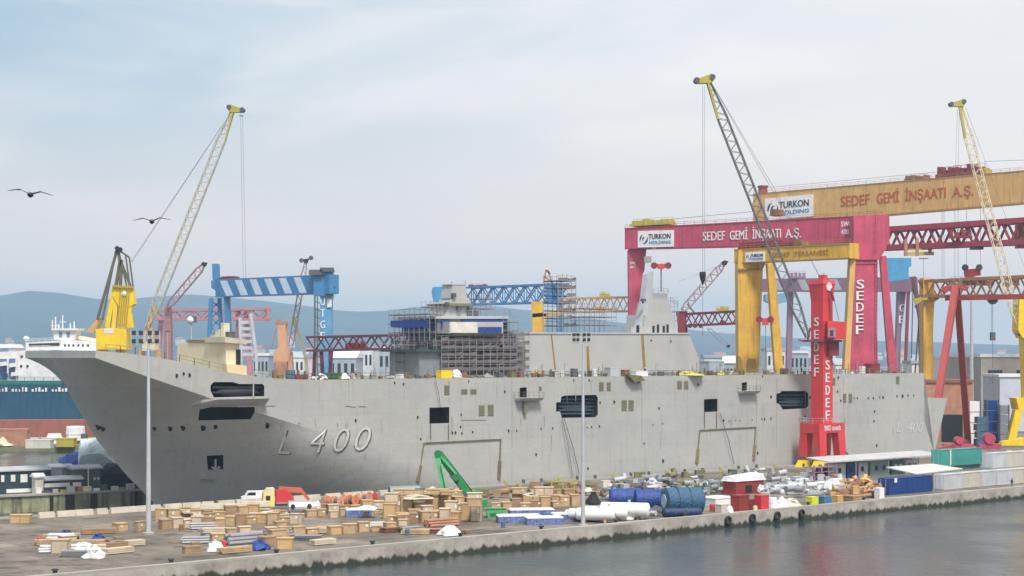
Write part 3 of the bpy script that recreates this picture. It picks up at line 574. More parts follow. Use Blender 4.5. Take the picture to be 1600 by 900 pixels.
# aft block
aft = blk('aft_island', [(812, 580), (806, 521), (1077, 522), (1098, 576), (1097, 580)], 19, 29, superm)
blk('aft_island_roof', [(804, 519), (1078, 520), (1078, 522), (804, 521.4)], 18.8, 29.2, lgrey, aft)
for pts in ([(861, 521.5), (862.5, 521.5), (869, 577), (867, 577)], [(1002, 521.5), (1005.5, 521.5), (1009.5, 578), (1005.5, 578)], [(917, 541), (920, 541), (922, 578), (917.5, 578)]):
    mb = MB(); stpoly(pts, 18.9, 19.0, mb); mb.build('rust_seam', P('rust_gold', (.27, .17, .05), .8, var=.3), aft)
for x, y in ((1017, 532), (1048, 533)):
    p = ST(x, y, 19); mb = MB(); mb.tube(p+Vn*.1, p-Vn*.15, .2, n=10); mb.build('porthole', portm, aft)
# aft mast
am = blk('aft_mast', [(1006, 520), (1008, 492), (1052, 492), (1060, 520)], 21, 27, superm)
blk('mast_upper_tier', [(1012, 492), (1016, 472), (1045, 472), (1051, 492)], 21.4, 25.5, superm, am); blk('mast_top_tier', [(1016, 472), (1019, 458), (1042, 458), (1045, 472)], 21.8, 24.6, superm, am)
blk('mast_fin', [(996, 520), (1007, 470), (1012, 428), (1014, 424), (1021, 424), (1020, 520)], 21.6, 23.2, P('mast_panel', (.42, .44, .48), .5), am)
blk('mast_base_house', [(986, 520), (986, 511), (1008, 511), (1008, 520)], 20.7, 24, superm, am)
for x0, y0, x1, y1 in ((995, 508, 999, 520), (1020, 509, 1023, 520), (1027, 507, 1030, 520), (1036, 509, 1039, 520), (1042, 507, 1045, 520)):
    mb = MB(); stpoly(rect(x0, y0, x1, y1), 20.55 if x0 < 1019 else 20.85, 20.68 if x0 < 1019 else 21.02, mb); mb.build('mast_door', dark, am)
mb = MB(); rail(mb, [ST(1022, 458, 21), ST(1044, 459, 21), ST(1044, 459, 27)], 1.2, 1.2, .07); rail(mb, [ST(1047, 472, 21), ST(1058, 480, 21), ST(1058, 480, 27)], 1.2, 1.2, .07); mb.build('mast_railing', sfor, am)
mb = MB(); mb.bar(ST(1002, 469, 20.3), ST(1008, 469, 20.3), .6); mb.bar(ST(1006, 469, 20.3), ST(1004, 474, 20.3), .3); mb.build('mast_equipment', dgrey, am)
wgrey0 = P('locker_grey', (.42, .45, .48), .6)

# ------------------------------------------------------------------ scaffolding (things of their own on the ship)
def scaffold(px0, px1, y0, y1, t, dep, label, ny, nx=7, planks=True, rr=.11):
    root = thing('scaffolding', label, 'scaffolding', ST((px0+px1)/2, y1, t), 0, 'scaffolding around the islands')
    mb = MB(); pl = MB()
    for i in range(nx+1):
        x = px0+(px1-px0)*i/nx
        for tt in (t, t+dep): a = ST(x, y1, tt); b_ = ST(x, y0-2, tt); b_ = V(a.x, a.y, b_.z); mb.bar(a, b_, rr, cap=False)
    for j in range(ny+1):
        y = y0+(y1-y0)*j/ny
        for tt in (t, t+dep): mb.bar(ST(px0, y, tt), ST(px1, y, tt), rr, cap=False)
        mb.bar(ST(px0, y-3, t), ST(px1, y-3, t), rr*.7, cap=False)
        if planks and j < ny: a = ST(px0, y, t); b_ = ST(px1, y, t); pl.prism([a, b_, b_+Vn*dep, a+Vn*dep], V(0, 0, -.16))
    for i in range(0, nx, 2):
        xa = px0+(px1-px0)*i/nx; xb = px0+(px1-px0)*(i+1)/nx; mb.bar(ST(xa, y1, t), ST(xb, y0, t), rr*.8, cap=False)
    mb.build('tube_frame', sfor, root)
    if planks: pl.build('plank_deck', plank, root)
    return root
def scaf2(label, o, A, La, B, Lb, H, lev, nx_, rr=.12, toe=True):
    root = thing('scaffolding', label, 'scaffolding', o, 0, 'scaffolding around the islands'); mb = MB(); pl = MB(); o = Vector(o); z = V(0, 0, 1); rnd = random.Random(int(La*10+H))
    for i in range(nx_+1):
        for k in (0, 1): p = o+A*La*i/nx_+B*Lb*k; mb.bar(p, p+z*(H+rnd.uniform(.2, 1.5)), rr, cap=False)
    for j in range(1, lev+1):
        h = H*j/lev
        for k in (0, 1): p = o+B*Lb*k+z*h; mb.bar(p, p+A*La, rr, cap=False); mb.bar(p+z*1.0, p+A*La+z*1.0, rr*.7, cap=False)
        for i in range(nx_):
            if rnd.random() < .97: q = o+A*La*(i+.02)/nx_+z*(h-.1); pl.prism([q, q+A*La*.96/nx_, q+A*La*.96/nx_+B*Lb, q+B*Lb], z*-.12)
            if toe and rnd.random() < .92: q = o+A*La*(i+.02)/nx_+z*h-B*.06; pl.prism([q, q+A*La*.96/nx_, q+A*La*.96/nx_+z*rnd.uniform(.35, .9), q+z*.45], B*.05)
    for i in range(0, nx_, 2): j = rnd.randrange(lev); mb.bar(o+A*La*i/nx_+z*H*j/lev, o+A*La*(i+1)/nx_+z*H*(j+1)/lev, rr*.8, cap=False)
    mb.build('tube_frame', sfor, root); pl.build('plank_deck', plank, root)
def gz(px, t): p = ST(px, 585, t); return V(p.x, p.y, 23.02)
a = gz(690, 16.2); b_ = gz(808, 16.2); scaf2('dark plank scaffolding along the near side of the forward island', a, U, (b_-a).dot(U), Vn, 1.8, 7.4, 5, 11)
scaf2('scaffolding climbing the front face of the forward island', gz(668, 18.5), Vn, 12.5, U, 1.6, 7.0, 5, 6)
p = ST(683, 521, 17.0); scaf2('light scaffolding in front of the blue sheeted bridge windows', p-U*1.9-V(0, 0, 1.5), Vn, 14, U, 1.5, 5.5, 3, 8, .1, False)
p = ST(786, 521, 16.2); scaf2('thin scaffolding at the rear corner of the bridge', p-V(0, 0, 3), U, 4.2, Vn, 3, 5.5, 3, 3, .1, False)
p = ST(748, 497, 21); scaf2('small scaffolding tower behind the forward mast', p, U, 4.5, Vn, 3, 4.2, 2, 3, .09, False)
p = ST(672, 497, 21); scaf2('small scaffolding on the bridge roof before the forward mast', p, U, 3.2, Vn, 3, 2.4, 1, 3, .09, False)
scaf2('pale tube scaffolding on the deck ahead of the island', gz(628, 22), U, 6.2, Vn, 2.5, 6.5, 4, 4, .1, False)
scaf2('narrow scaffolding at the front corner of the aft island', gz(808, 17), U, 3.4, Vn, 1.6, 8.6, 5, 2, .1)
p = ST(872, 520, 30); scaf2('tall blue grey scaffold tower above the aft island roof', p, U, 5.5, Vn, 5, 12, 7, 4, .13)
p = ST(908, 520, 24); scaf2('low scaffolding platform between the scaffold tower and the aft mast', p, U, 11, Vn, 4, 5.6, 3, 7, .1, False)
p = ST(1048, 475, 22); scaf2('small scaffolding hugging the rear of the aft mast', p-V(0, 0, 6), U, 2.4, Vn, 3, 6.5, 3, 2, .09, False)
# ================================================================== CRANES
def board(parent, p00, p10, p01, off, small=False):
    """sign board with a round emblem, TURKON and HOLDING"""
    p00, p10, p01, off = map(Vector, (p00, p10, p01, off)); n = off.normalized()
    mb = MB(); mb.prism([p00, p10, p10+p01-p00, p01], off); b_ = mb.build('sign_board', P('sign_white', (.80, .80, .82), .5), parent)
    f = plane_fn(p00+off+n*.04, p10+off+n*.04, p01+off+n*.04); th = n*.08
    sub = lambda x0, y0, x1, y1: (lambda u_, v_: f(x0+(x1-x0)*u_, y0+(y1-y0)*v_))
    lettering('TURKON', sub(.30, .50, .92, .80), blktxt, b_, .012, th=th)
    lettering('HOLDING', sub(.32, .20, .92, .38), bluetxt, b_, .01, th=th)
    mb = MB(); asp = (p10-p00).length/(p01-p00).length       # emblem: two open crescents
    def cres(cx_, cy_, r0, r1, a0, a1, dx):
        A = []; B = []
        for k in range(13):
            a = a0+(a1-a0)*k/12; wd = math.sin(math.pi*k/12); A.append(f(cx_+r0*math.cos(a)/asp, cy_+r0*math.sin(a))); B.append(f(cx_+(r0-(r0-r1)*wd)*math.cos(a)/asp+dx*wd, cy_+(r0-(r0-r1)*wd)*math.sin(a)))
        for k in range(12): mb.add([A[k], A[k+1], B[k+1], B[k]], [(0, 1, 2, 3)])
    cres(.17, .50, .30, .19, R(100), R(215), 0); cres(.17, .50, .30, .19, R(250), R(395), 0); cres(.185, .50, .15, .04, R(60), R(250), 0)
    mb.build('emblem', blktxt, b_)
    return b_
def gir(A, B, z0a, z1a, z0b, z1b, w, mat, root, name='girder'):
    d = (B-A); d.z = 0; d.normalize(); x = d.cross(V(0, 0, 1))*w/2; mb = MB(); A = V(A.x, A.y, 0); B = V(B.x, B.y, 0); k = V(0, 0, 1)
    mb.hexa([A-x+k*z0a, B-x+k*z0b, B+x+k*z0b, A+x+k*z0a], [A-x+k*z1a, B-x+k*z1b, B+x+k*z1b, A+x+k*z1a]); return mb.build(name, mat, root)
def zat(py, D): return CZ+(HY-py)/F*D
def col(px0, px1, y1, qx0, qx1, y0, D, dep, mat, root, name='column', dx=V(0, 0, 0), lean=0, dirv=None):
    """four sided column, top px0..px1 at row y1, foot qx0..qx1 at row y0"""
    e_ = dirv*dep if dirv is not None else V(0, dep, 0); a = [W(qx0, y0, D), W(qx1, y0, D)]; b_ = [W(px0, y1, D), W(px1, y1, D)]
    mb = MB(); mb.hexa([a[0], a[1], a[1]+e_, a[0]+e_], [b_[0], b_[1], b_[1]+e_, b_[0]+e_]); return mb.build(name, mat, root)
def yfoot(D, z=2.0): return HY+(CZ-z)*F/D
def trolley(parent, A, d, L_, w, h, mat, name='trolley', seed=1):
    """stepped machinery house made of drums, frames and boxes on a girder top"""
    rnd = random.Random(seed); mb = MB(); rz = math.atan2(d.y, d.x); A = Vector(A)
    mb.box(A, (L_, w, h*.25), rz); n = 4
    for k in range(n):
        c = A+d*(-L_/2+L_*(k+.5)/n); hh = h*(.45+.5*rnd.random()); mb.box(c+V(0, 0, h*.25+.003), (L_/n*rnd.uniform(.55, .85), w*rnd.uniform(.6, .95), hh*.75), rz)
        mb.tube(c+V(0, 0, h*.25)+d.cross(V(0, 0, 1))*w*.45, c+V(0, 0, h*.25)-d.cross(V(0, 0, 1))*w*.45, h*.18, n=8)
    rail(mb, [A-d*L_/2+V(0, 0, h*.25), A+d*L_/2+V(0, 0, h*.25)], h*.7, 1.5, .12); return mb.build(name, mat, parent)
def rope(mb, a, b_, r=.06): return mb.bar(a, b_, r, cap=False)

# --- crimson goliath crane
A = W(983, 358, 623); A.z = 0; B = W(1384, 336, 561); B.z = 0; d = (B-A).normalized(); nx = d.cross(V(0, 0, 1)); nx = nx if nx.y < 0 else -nx
Z1 = zat(357, 623)
g = thing('gantry_crane', 'giant crimson goliath gantry crane with white lettering behind the ship stern', 'gantry crane', GD(1355, 561), 0)
Dl, Dr = 623, 561; Z1r = zat(336, 561)
gd = gir(A, B, Z1-7.9, Z1, zat(381, 561), Z1r, 6, pink, g)
col(982, 1010, 390, 984, 996, 540, Dl-3, 7, pink, g, 'rigid_leg'); 
mb = MB(); mb.prism([W(x, y, Dr-4.2) for x, y in ((1334, 337), (1385, 335), (1385, 388), (1376, 402), (1338, 402), (1334, 395))], V(0, 8.5, 0)); mb.build('leg_head', pink, g)
mb = MB(); mb.prism([W(x, y, Dr-5) for x, y in ((1337, 402.5), (1371, 402.5), (1370, 520), (1375, yfoot(Dr)), (1320, yfoot(Dr)), (1332, 520))], V(0, 6, 0)); mb.build('main_leg', pink, g)
col(1375, 1385, 400, 1397, 1411, yfoot(Dr), Dr+1, 2.2, pink, g, 'stay_leg')
mb = MB(); a = W(1333, 403, Dr-5.3); mb.bar(a, W(1374, 403, Dr-5.3), .9, 1.2); mb.bar(W(1334, 411, Dr-5.1), W(1372, 411, Dr-5.1), .4, .5); mb.build('collar', pink, g)
for k, ch in enumerate('SEDEF'):
    y0 = 437+17.8*k; x0 = 1338.5-.3*k
    lettering(ch, plane_fn(W(x0, y0+14, Dr-5.35), W(x0+12, y0+14, Dr-5.35), W(x0, y0, Dr-5.35)), white, g, .03, th=V(0, .2, 0))
fn = lambda x0, x1, off=3.1: None
def gline(A, B, za, zb, h0, h1, u0, u1, nx, off):
    """frame on the face of a sloping girder: fractions of length and of height from the bottom"""
    L_ = (B-A); H0 = lambda u_: za[0]+(zb[0]-za[0])*u_; H1 = lambda u_: za[1]+(zb[1]-za[1])*u_
    def f(x, y):
        u_ = u0+(u1-u0)*x; v_ = h0+(h1-h0)*y; p = A+L_*u_+nx*off; return V(p.x, p.y, H0(u_)+(H1(u_)-H0(u_))*v_)
    return f
za = (Z1-7.9, Z1); zb = (zat(381, 561), Z1r)
def frac(A, B, px):                          # where column px crosses line AB
    a = (px-CX)/F; d_ = B-A; return (a*A.y-A.x)/(d_.x-a*d_.y)
fr = lambda px: frac(A, B, px)
nf = nx*.02
for wd, x0, x1 in (('SEDEF', 1105, 1140), ('GEM\u0130', 1147, 1175), ('\u0130N\u015eAATI', 1182, 1227), ('A.\u015e.', 1234, 1258)):
    y0_ = .28 if '\u015e' not in wd else .20; y1_ = .66 if '\u0130' not in wd else .78
    lettering(wd, gline(A, B, za, zb, y0_, y1_, fr(x0), fr(x1), nx, 3.1), white, g, .02, th=nx*.12)
lettering('SWL', gline(A, B, za, zb, .62, .80, fr(1324), fr(1341), nx, 4.9), white, g, .02, th=nx*.1); lettering('400 T', gline(A, B, za, zb, .34, .52, fr(1324), fr(1344), nx, 4.9), white, g, .02, th=nx*.1)
for s_, y0 in (('SWL', 409), ('400 T', 415.5)): lettering(s_, plane_fn(W(984, y0+4, Dl-3.1), W(993, y0+4, Dl-3.1), W(984, y0, Dl-3.1)), white, g, .02, th=V(0, -.1, 0))
f = gline(A, B, za, zb, .06, .82, fr(1004), fr(1060), nx, 3.02); board(g, f(0, 0), f(1, 0), f(0, 1), nx*.3)
trolley(g, A+d*10.5+V(0, 0, Z1+.5), d, 17, 6, 3.0, olive, seed=3); trolley(g, A+d*62+V(0, 0, Z1+1.6), d, 4, 4, 2.4, rust, seed=5)
mb = MB(); rope(mb, A+d*18+V(0, 0, Z1+2.6), A+d*60+V(0, 0, Z1+3.8), .14); mb.build('power_line', steel, g)
pk_ = g
mb = MB(); p = W(1012, 403, 612); mb.box(p-V(0, 0, 1.7), (2.6, 2.4, 2.2)); mb.build('operator_cab', P('cab_grey', (.3, .32, .3), .5), g)
def girder_trim(root, A, B, za, zb, nx, w, seam_mat, n):
    mb = MB(); d_ = B-A
    pt = lambda u_, s_, z_: V(A.x+d_.x*u_, A.y+d_.y*u_, z_)+nx*s_
    rail(mb, [pt(k/8, w/2-.2, za[1]+(zb[1]-za[1])*k/8) for k in range(9)], 1.2, 3.5, .1); mb.build('walkway_railing', seam_mat, root)
    for k in range(1, n):
        u_ = k/n; z0 = za[0]+(zb[0]-za[0])*u_; z1 = za[1]+(zb[1]-za[1])*u_; mb = MB(); mb.bar(pt(u_, w/2+.005, z0), pt(u_, w/2+.005, z1), .10, .05); mb.build('plate_seam', seam_mat, root)
    for e in (0, 1):
        mb = MB(); mb.bar(pt(0, w/2+.08, za[e]+(.15 if e == 0 else -.15)), pt(1, w/2+.08, zb[e]+(.15 if e == 0 else -.15)), .2, .3); mb.build('edge_flange', seam_mat, root)
girder_trim(g, A, B, (Z1-7.9, Z1), (zat(381, 561), Z1r), nx, 6, P('crimson_dark', (.34, .04, .07), .6), 13)
# hook block hanging below
hk = thing('hook_block', 'red lifting beam hanging on ropes under the left end of the crimson girder', 'crane hook', W(1033, 418, 606), 0)
mb = MB(); mb.bar(W(1022, 415, 606), W(1044, 415, 606), 1.3, 1.3); mb.box(W(1033, 420, 606), (2.4, 1.8, 1.4)); mb.build('lifting_beam', red, hk)
for x in (1022, 1044): mb = MB(); mb.tube(W(x, 415, 604.6), W(x, 415, 607.4), 1.25, n=10); mb.build('sheave', dred, hk)
mb = MB()
for x in (1021, 1024, 1042, 1045): rope(mb, W(x, 412, 606), W(x, 385, 610), .12)
mb.bar(W(1033, 420, 606), W(1033, 456, 606), .45); mb.build('hoist_rope', steel, hk)

mb = MB()
for k in range(34): z_ = 22+1.6*k; q_ = W(1369, 500, Dr-5.2); mb.bar(V(q_.x-.4, q_.y, z_), V(q_.x+.4, q_.y, z_), .1)
q_ = W(1369, 500, Dr-5.2); mb.bar(V(q_.x-.4, q_.y, 2), V(q_.x-.4, q_.y, 76), .1); mb.bar(V(q_.x+.4, q_.y, 2), V(q_.x+.4, q_.y, 76), .1); mb.build('leg_ladder', P('crimson_dark', (.34, .04, .07), .6), pk_)
# --- tall faded yellow goliath crane (behind)
A = W(1184, 305, 696); A.z = 0; B = W(1700, 263, 600); B.z = 0; d = (B-A).normalized(); nx = d.cross(V(0, 0, 1)); nx = nx if nx.y < 0 else -nx
fr = lambda px: frac(A, B, px)
za = (zat(354, 696), zat(303.5, 696)); zb = (zat(310, 600), zat(261, 600)); zb = (zb[0], zat(259, 600))
g = thing('gantry_crane', 'tallest pale yellow goliath gantry crane with brown lettering, its girder above the crimson one', 'gantry crane', GD(1362, 665), 0)
gir(A, B, *za, *zb, 7, tan, g)
def ondir(px): u_ = fr(px); p = A+(B-A)*u_; return p
p = ondir(1353); zb1 = za[0]+(zb[0]-za[0])*fr(1353)-.8; mb = MB(); mb.hexa([p+V(i*2.6, j*3, 2) for i, j in ((-1, -1), (1, -1), (1, 1), (-1, 1))], [p+V(i*3.0, j*3, zb1) for i, j in ((-1, -1), (1, -1), (1, 1), (-1, 1))]); mb.build('rigid_leg', tan, g)
p = ondir(1690)
for s_ in (-1, 1): mb = MB(); mb.bar(p+V(0, 14*s_, 2), p+V(0, 3*s_, zb[0]+3), 3, 3); mb.build('stay_leg', tan, g)
for wd, x0, x1 in (('SEDEF', 1321, 1366), ('GEM\u0130', 1377, 1412), ('\u0130N\u015eAATI', 1421, 1485), ('A.\u015e.', 1495, 1528)):
    y0_ = .36 if '\u015e' not in wd else .28; y1_ = .68 if '\u0130' not in wd else .79
    lettering(wd, gline(A, B, za, zb, y0_, y1_, fr(x0), fr(x1), nx, 3.52), redtxt, g, .008, th=nx*.12)
f = gline(A, B, za, zb, .14, .80, fr(1203), fr(1278), nx, 3.52); board(g, f(0, 0), f(1, 0), f(0, 1), nx*.3)
girder_trim(g, A, B, za, zb, nx, 7, P('tan_dark', (.42, .25, .09), .6), 15)
ztop = lambda px: za[1]+(zb[1]-za[1])*fr(px)
for px, L_, h_, m_, sd_ in ((1484, 9, 4.4, dred, 2), (1514, 13, 4.6, dred, 4), (1425, 3.5, 2.2, rust, 6), (1443, 4, 2.3, rust, 7), (1541, 2.5, 2.4, olive, 8)): trolley(g, ondir(px)+V(0, 0, ztop(px)+.05), d, L_, 6, h_, m_, seed=sd_)
mb = MB(); p = ondir(1192); mb.box(p+V(0, 0, ztop(1192)), (2.8, 2.8, 2.6), .3); mb.box(p+V(0, 0, ztop(1192)+2.6), (3.4, 3.2, .8), .3); mb.build('end_post', dred, g)
mb = MB(); q_ = ondir(1690); rope(mb, ondir(1198)+V(0, 0, ztop(1198)+2.4), ondir(1465)+V(0, 0, ztop(1465)+2.6), .13); rope(mb, ondir(1538)+V(0, 0, ztop(1538)+5), ondir(1690)+V(0, 0, ztop(1690)+3), .13); mb.build('power_line', steel, g)
mb = MB()
for x in (1472, 1475, 1492, 1497, 1510, 1532): p = ondir(x); rope(mb, V(p.x, p.y, ztop(x)-11), V(p.x, p.y, ztop(x)-38), .11)
mb.build('hoist_rope', steel, g)

# --- golden yellow shorter gantry
A = W(1155, 390, 512); A.z = 0; B = W(1335, 380, 483); B.z = 0; d = (B-A).normalized(); nx = d.cross(V(0, 0, 1)); nx = nx if nx.y < 0 else -nx
za = (zat(412, 512), zat(390, 512)); zb = (zat(404, 483), zat(380, 483)); fr = lambda px: frac(A, B, px)
g = thing('gantry_crane', 'golden yellow gantry crane with A shaped legs under the crimson girder', 'gantry crane', GD(1190, 505), 0)
gir(A, B, *za, *zb, 5, yel, g)
mb = MB(); mb.prism([W(x, y, 508) for x, y in ((1154, 391), (1196, 391), (1196, 412), (1192, 420), (1181, yfoot(508)), (1155, yfoot(508)), (1153, 420))], V(0, 7, 0)); mb.build('rigid_leg', yel, g)
mb = MB(); mb.prism([W(x, y, 507.5) for x, y in ((1166, 582), (1169, 560), (1180, 560), (1184, 582))], V(0, 3, 0)); mb.prism([W(x, y, 507.5) for x, y in ((1153, 580), (1153, 556), (1158, 558), (1162, 580))], V(0, 3, 0)); mb.build('foot_bracket', P('leg_brown', (.30, .18, .04), .7), g)
mb = MB(); mb.bar(W(1153, 421, 507.6), W(1190, 420, 507.6), .5, .5); mb.build('leg_collar', P('leg_brown', (.30, .18, .04), .7), g)
col(1186, 1192, 418, 1176, 1182, yfoot(516), 516, 3, tan, g, 'stay_leg'); col(1199, 1210, 411, 1220, 1234, yfoot(500), 500, 4, yel, g, 'stay_leg')
col(1329, 1337, 403, 1313, 1322, yfoot(484), 484, 4, tan, g, 'stay_leg')
girder_trim(g, A, B, za, zb, nx, 5, P('yellow_dark', (.42, .25, .04), .6), 6)
f = gline(A, B, za, zb, .05, .72, fr(1173), fr(1203), nx, 2.52); board(g, f(0, 0), f(1, 0), f(0, 1), nx*.2)
for wd, x0, x1 in (('SEDEF', 1214, 1242), ('TERSANES\u0130', 1248, 1302)): lettering(wd, gline(A, B, za, zb, .30, .62 if '\u0130' not in wd else .72, fr(x0), fr(x1), nx, 2.52), goldtxt, g, .02, th=nx*.1)
for px, L_, m_ in ((1165, 3, dred), (1187, 7, dred), (1207, 6, dred), (1233, 6, dred), (1252, 3, rust)):
    p = A+(B-A)*fr(px); trolley(g, p+V(0, 0, za[1]+(zb[1]-za[1])*fr(px)), d, L_, 4, 2.2, m_, seed=px)
hk = thing('hook_block', 'dark red double hook block hanging between the golden gantry legs', 'crane hook', W(1196, 505, 500), 0)
mb = MB(); mb.bar(W(1186, 500, 500), W(1205, 500, 500), 1.1, 1.1); mb.box(W(1196, 508, 500), (1.8, 1.5, 1.4)); mb.build('lifting_beam', red, hk)
for x in (1186, 1204): mb = MB(); mb.tube(W(x, 499, 499), W(x, 499, 501), 1.0, n=10); mb.build('sheave', dred, hk)
mb = MB(); rope(mb, W(1196, 508, 500), W(1196, 575, 500), .16); rope(mb, W(1188, 498, 500), W(1188, 412, 502), .1); rope(mb, W(1203, 498, 500), W(1203, 412, 502), .1); mb.build('hoist_rope', steel, hk)

# --- blue striped gantry on the left
A = W(326, 437, 690); A.z = 0; B = W(522, 426, 640); B.z = 0; d = (B-A).normalized(); nx = d.cross(V(0, 0, 1)); nx = nx if nx.y < 0 else -nx
za = (zat(466, 690), zat(438, 690)); zb = (zat(459, 640), zat(429, 640)); fr = lambda px: frac(A, B, px)
g = thing('gantry_crane', 'blue gantry crane with slanting white stripes on its girder', 'gantry crane', GD(505, 645), 0)
A2 = A+(B-A)*fr(344); gdr = gir(A2, B, za[0]+.2, za[1]+.1, *zb, 5, blue, g)
mb = MB(); mb.prism([W(x, y, 686) for x, y in ((330, 438), (350, 437), (350, 462), (330, 450))], V(0, 7, 0)); mb.prism([W(x, y, 686) for x, y in ((331, 412), (340, 412), (341, 437), (332, 437))], V(0, 5, 0)); mb.build('girder_end', blue, g)
for k in range(6):
    x = 351+23*k; f = gline(A, B, za, zb, .08, .92, 0, 1, nx, 2.55); mb = MB()
    u = lambda xx: fr(xx); pts = [f(u(x), 1), f(u(x+11), 1), f(u(x+21), 0), f(u(x+10), 0)]; mb.prism(pts, -nx*.1); mb.build('white_stripe', lblue if False else P('stripe_pale', (.55, .66, .78), .5), gdr)
mb = MB()
for (a, b_) in (((330, 466), (325, 560)), ((343, 466), (348, 560))): mb.bar(W(*a, 686), W(*b_, 686), 1.6)
for k in range(6): y = 470+14*k; mb.bar(W(331, y, 686), W(344, y+12, 686), .5); mb.bar(W(344, y, 686), W(331, y+12, 686), .5)
mb.bar(W(325, 560, 686), W(325, yfoot(686), 686), 1.6); mb.bar(W(348, 560, 686), W(348, yfoot(686), 686), 1.6); mb.build('lattice_leg', blue, g)
col(349, 358, 461, 358, 366, yfoot(680), 680, 3, blue, g, 'stay_leg')
mb = MB(); mb.prism([W(x, y, 640) for x, y in ((490, 428), (500, 424), (519, 424), (519, 462), (490, 462))], V(0, 6, 0)); mb.build('leg_head', blue, g)
mb = MB(); mb.box(W(494, 430, 641), (5, 5, 2.0)); mb.box(W(511, 425, 641), (5, 5, 1.6)); mb.build('machinery_house', dgrey, g)
col(500, 518, 462, 500, 518, yfoot(641), 641, 5, P('blue_leg', (.10, .30, .52), .5), g, 'main_leg')
mb = MB(); mb.bar(W(492, 462, 640), W(491, yfoot(640), 640), .6); mb.bar(W(496, 462, 640), W(496, yfoot(640), 640), .4)
for k in range(9): mb.bar(W(491, 470+12*k, 640), W(500, 474+12*k, 640), .35)
mb.build('stair_tower', dgrey, g)
for k, ch in enumerate('UTGE'): y0 = 465+18*k; lettering(ch, plane_fn(W(500.5, y0+12, 640.8), W(508, y0+12, 640.8), W(500.5, y0, 640.8)), white, g, .02, th=V(0, .2, 0))
mb = MB(); mb.prism([W(x, y, 640.5) for x, y in ((511, 467), (518, 467), (518, 480), (511, 480))], V(0, .3, 0)); mb.build('number_plate', white, g)
mb = MB(); mb.bar(W(519, 424, 640), W(523, 424, 640), .5); mb.bar(W(521, 424, 640), W(521, 468, 640), .25); mb.bar(W(518, 448, 640), W(524, 448, 640), .4); mb.bar(W(518, 459, 640), W(524, 459, 640), .4); mb.build('side_ladder', dgrey, g)
trolley(g, W(358, 437.5, 690), d, 10, 5, 1.6, dred, seed=9)

# --- generic lattice girder gantries
def tgantry(label, x0, y0a, y0b, D0, x1, y1a, y1b, D1, mat, w=4, n=14, rc=.6, rw=.3, legs=(), cross=False, name='gantry_crane', cat='gantry crane'):
    g = thing(name, label, cat, GD((x0+x1)/2, (D0+D1)/2), 0)
    a = W(x0, (y0a+y0b)/2, D0); b_ = W(x1, (y1a+y1b)/2, D1); mb = MB()
    truss(mb, a, b_, w, (y0b-y0a)/F*D0, n, rc, rw, h2=(y1b-y1a)/F*D1, cross=cross); mb.build('truss_girder', mat, g)
    for (lx, ly, fx, fy, D, r, *nm) in legs: mb = MB(); mb.bar(W(lx, ly, D), W(fx, fy if fy else yfoot(D), D), r); mb.build(nm[0] if nm else 'leg', mat, g)
    return g
dlow = P('maroon_paint', (.17, .045, .075), .6)
g = tgantry('low maroon lattice gantry crane ahead of the scaffolded island', 488, 527, 548, 430, 660, 523, 544, 404, dlow, 4, 12, .55, .3,
        ((492, 548, 486, 0, 430, .9), (502, 548, 512, 0, 430, .9), (518, 548, 507, 0, 428, .9), (516, 548, 519, 0, 427, .9), (655, 545, 650, 0, 404, .9)))
trolley(g, W(556, 546, 420), V(1, -.2, 0).normalized(), 5, 3, 2.2, dred, seed=11)
g = tgantry('blue lattice gantry crane behind the forward mast', 730, 450, 476, 800, 882, 444, 472, 760, blue, 6, 9, .9, .45, ((735, 476, 735, 0, 800, 2), (876, 470, 876, 0, 762, 3)), True)
trolley(g, W(747, 450, 799), V(1, -.2, 0).normalized(), 9, 5, 2, dred, seed=12)
mb = MB(); mb.prism([W(x, y, 761) for x, y in ((852, 446), (880, 443), (881, 470), (868, 476), (852, 470))], V(0, 4, 0)); mb.build('girder_end', blue, g)
mb = MB(); 
for a, b_ in (((849, 446), (853, 422)), ((864, 446), (856, 422)), ((851, 432), (861, 440)), ((853, 422), (860, 428)), ((850, 440), (864, 440))): mb.bar(W(*a, 765), W(*b_, 765), .8)
mb.build('top_frame', rustl, g)
o = blk_ = MB(); o.prism([W(x, y, 640) for x, y in ((676, 449), (694, 447), (695, 470), (690, 473), (677, 471), (674, 456))], V(0, 6, 0))
single('machine_house', o, P('sky_blue_house', (.06, .27, .52), .6, streak=.4, scol=(.05, .12, .2)), 'bright blue machine house of a crane showing left of the forward mast', 'crane house')
g = tgantry('yellow lattice gantry crane between forward island and crimson leg', 880, 467, 488, 660, 1000, 464, 486, 632, tan, 4, 12, .7, .3, ((985, 486, 1000, 0, 634, 1.4), (985, 486, 972, 0, 634, 1.2)))
mb = MB(); mb.prism([W(x, y, 655) for x, y in ((830, 471), (848, 471), (848, 490), (854, 490), (850, 520), (848, yfoot(655)), (829, yfoot(655)), (832, 500))], V(0, 5, 0)); mb.build('rigid_leg', yel, g)
mb = MB(); mb.prism([W(x, y, 655) for x, y in ((832, 490), (880, 486), (880, 492), (832, 496))], V(0, 4, 0)); mb.build('walkway', tan, g)
trolley(g, W(945, 464, 645), V(1, -.2, 0).normalized(), 4, 3, 2.0, olive, seed=13); mb = MB(); mb.box(W(938, 487, 645), (2.6, 2.5, 2)); mb.build('operator_cab', yel, g)
g = tgantry('maroon lattice gantry with short square leg right of the aft mast', 1066, 491, 509, 560, 1160, 486, 505, 540, dred, 4, 9, .6, .3, ((1072, 509, 1072, 0, 560, .9),))
mb = MB(); mb.prism([W(x, y, 556) for x, y in ((1059, 490), (1073, 492), (1071, 520), (1072, yfoot(556)), (1060, yfoot(556)), (1061, 510))], V(0, 5, 0)); mb.build('rigid_leg', dred, g)
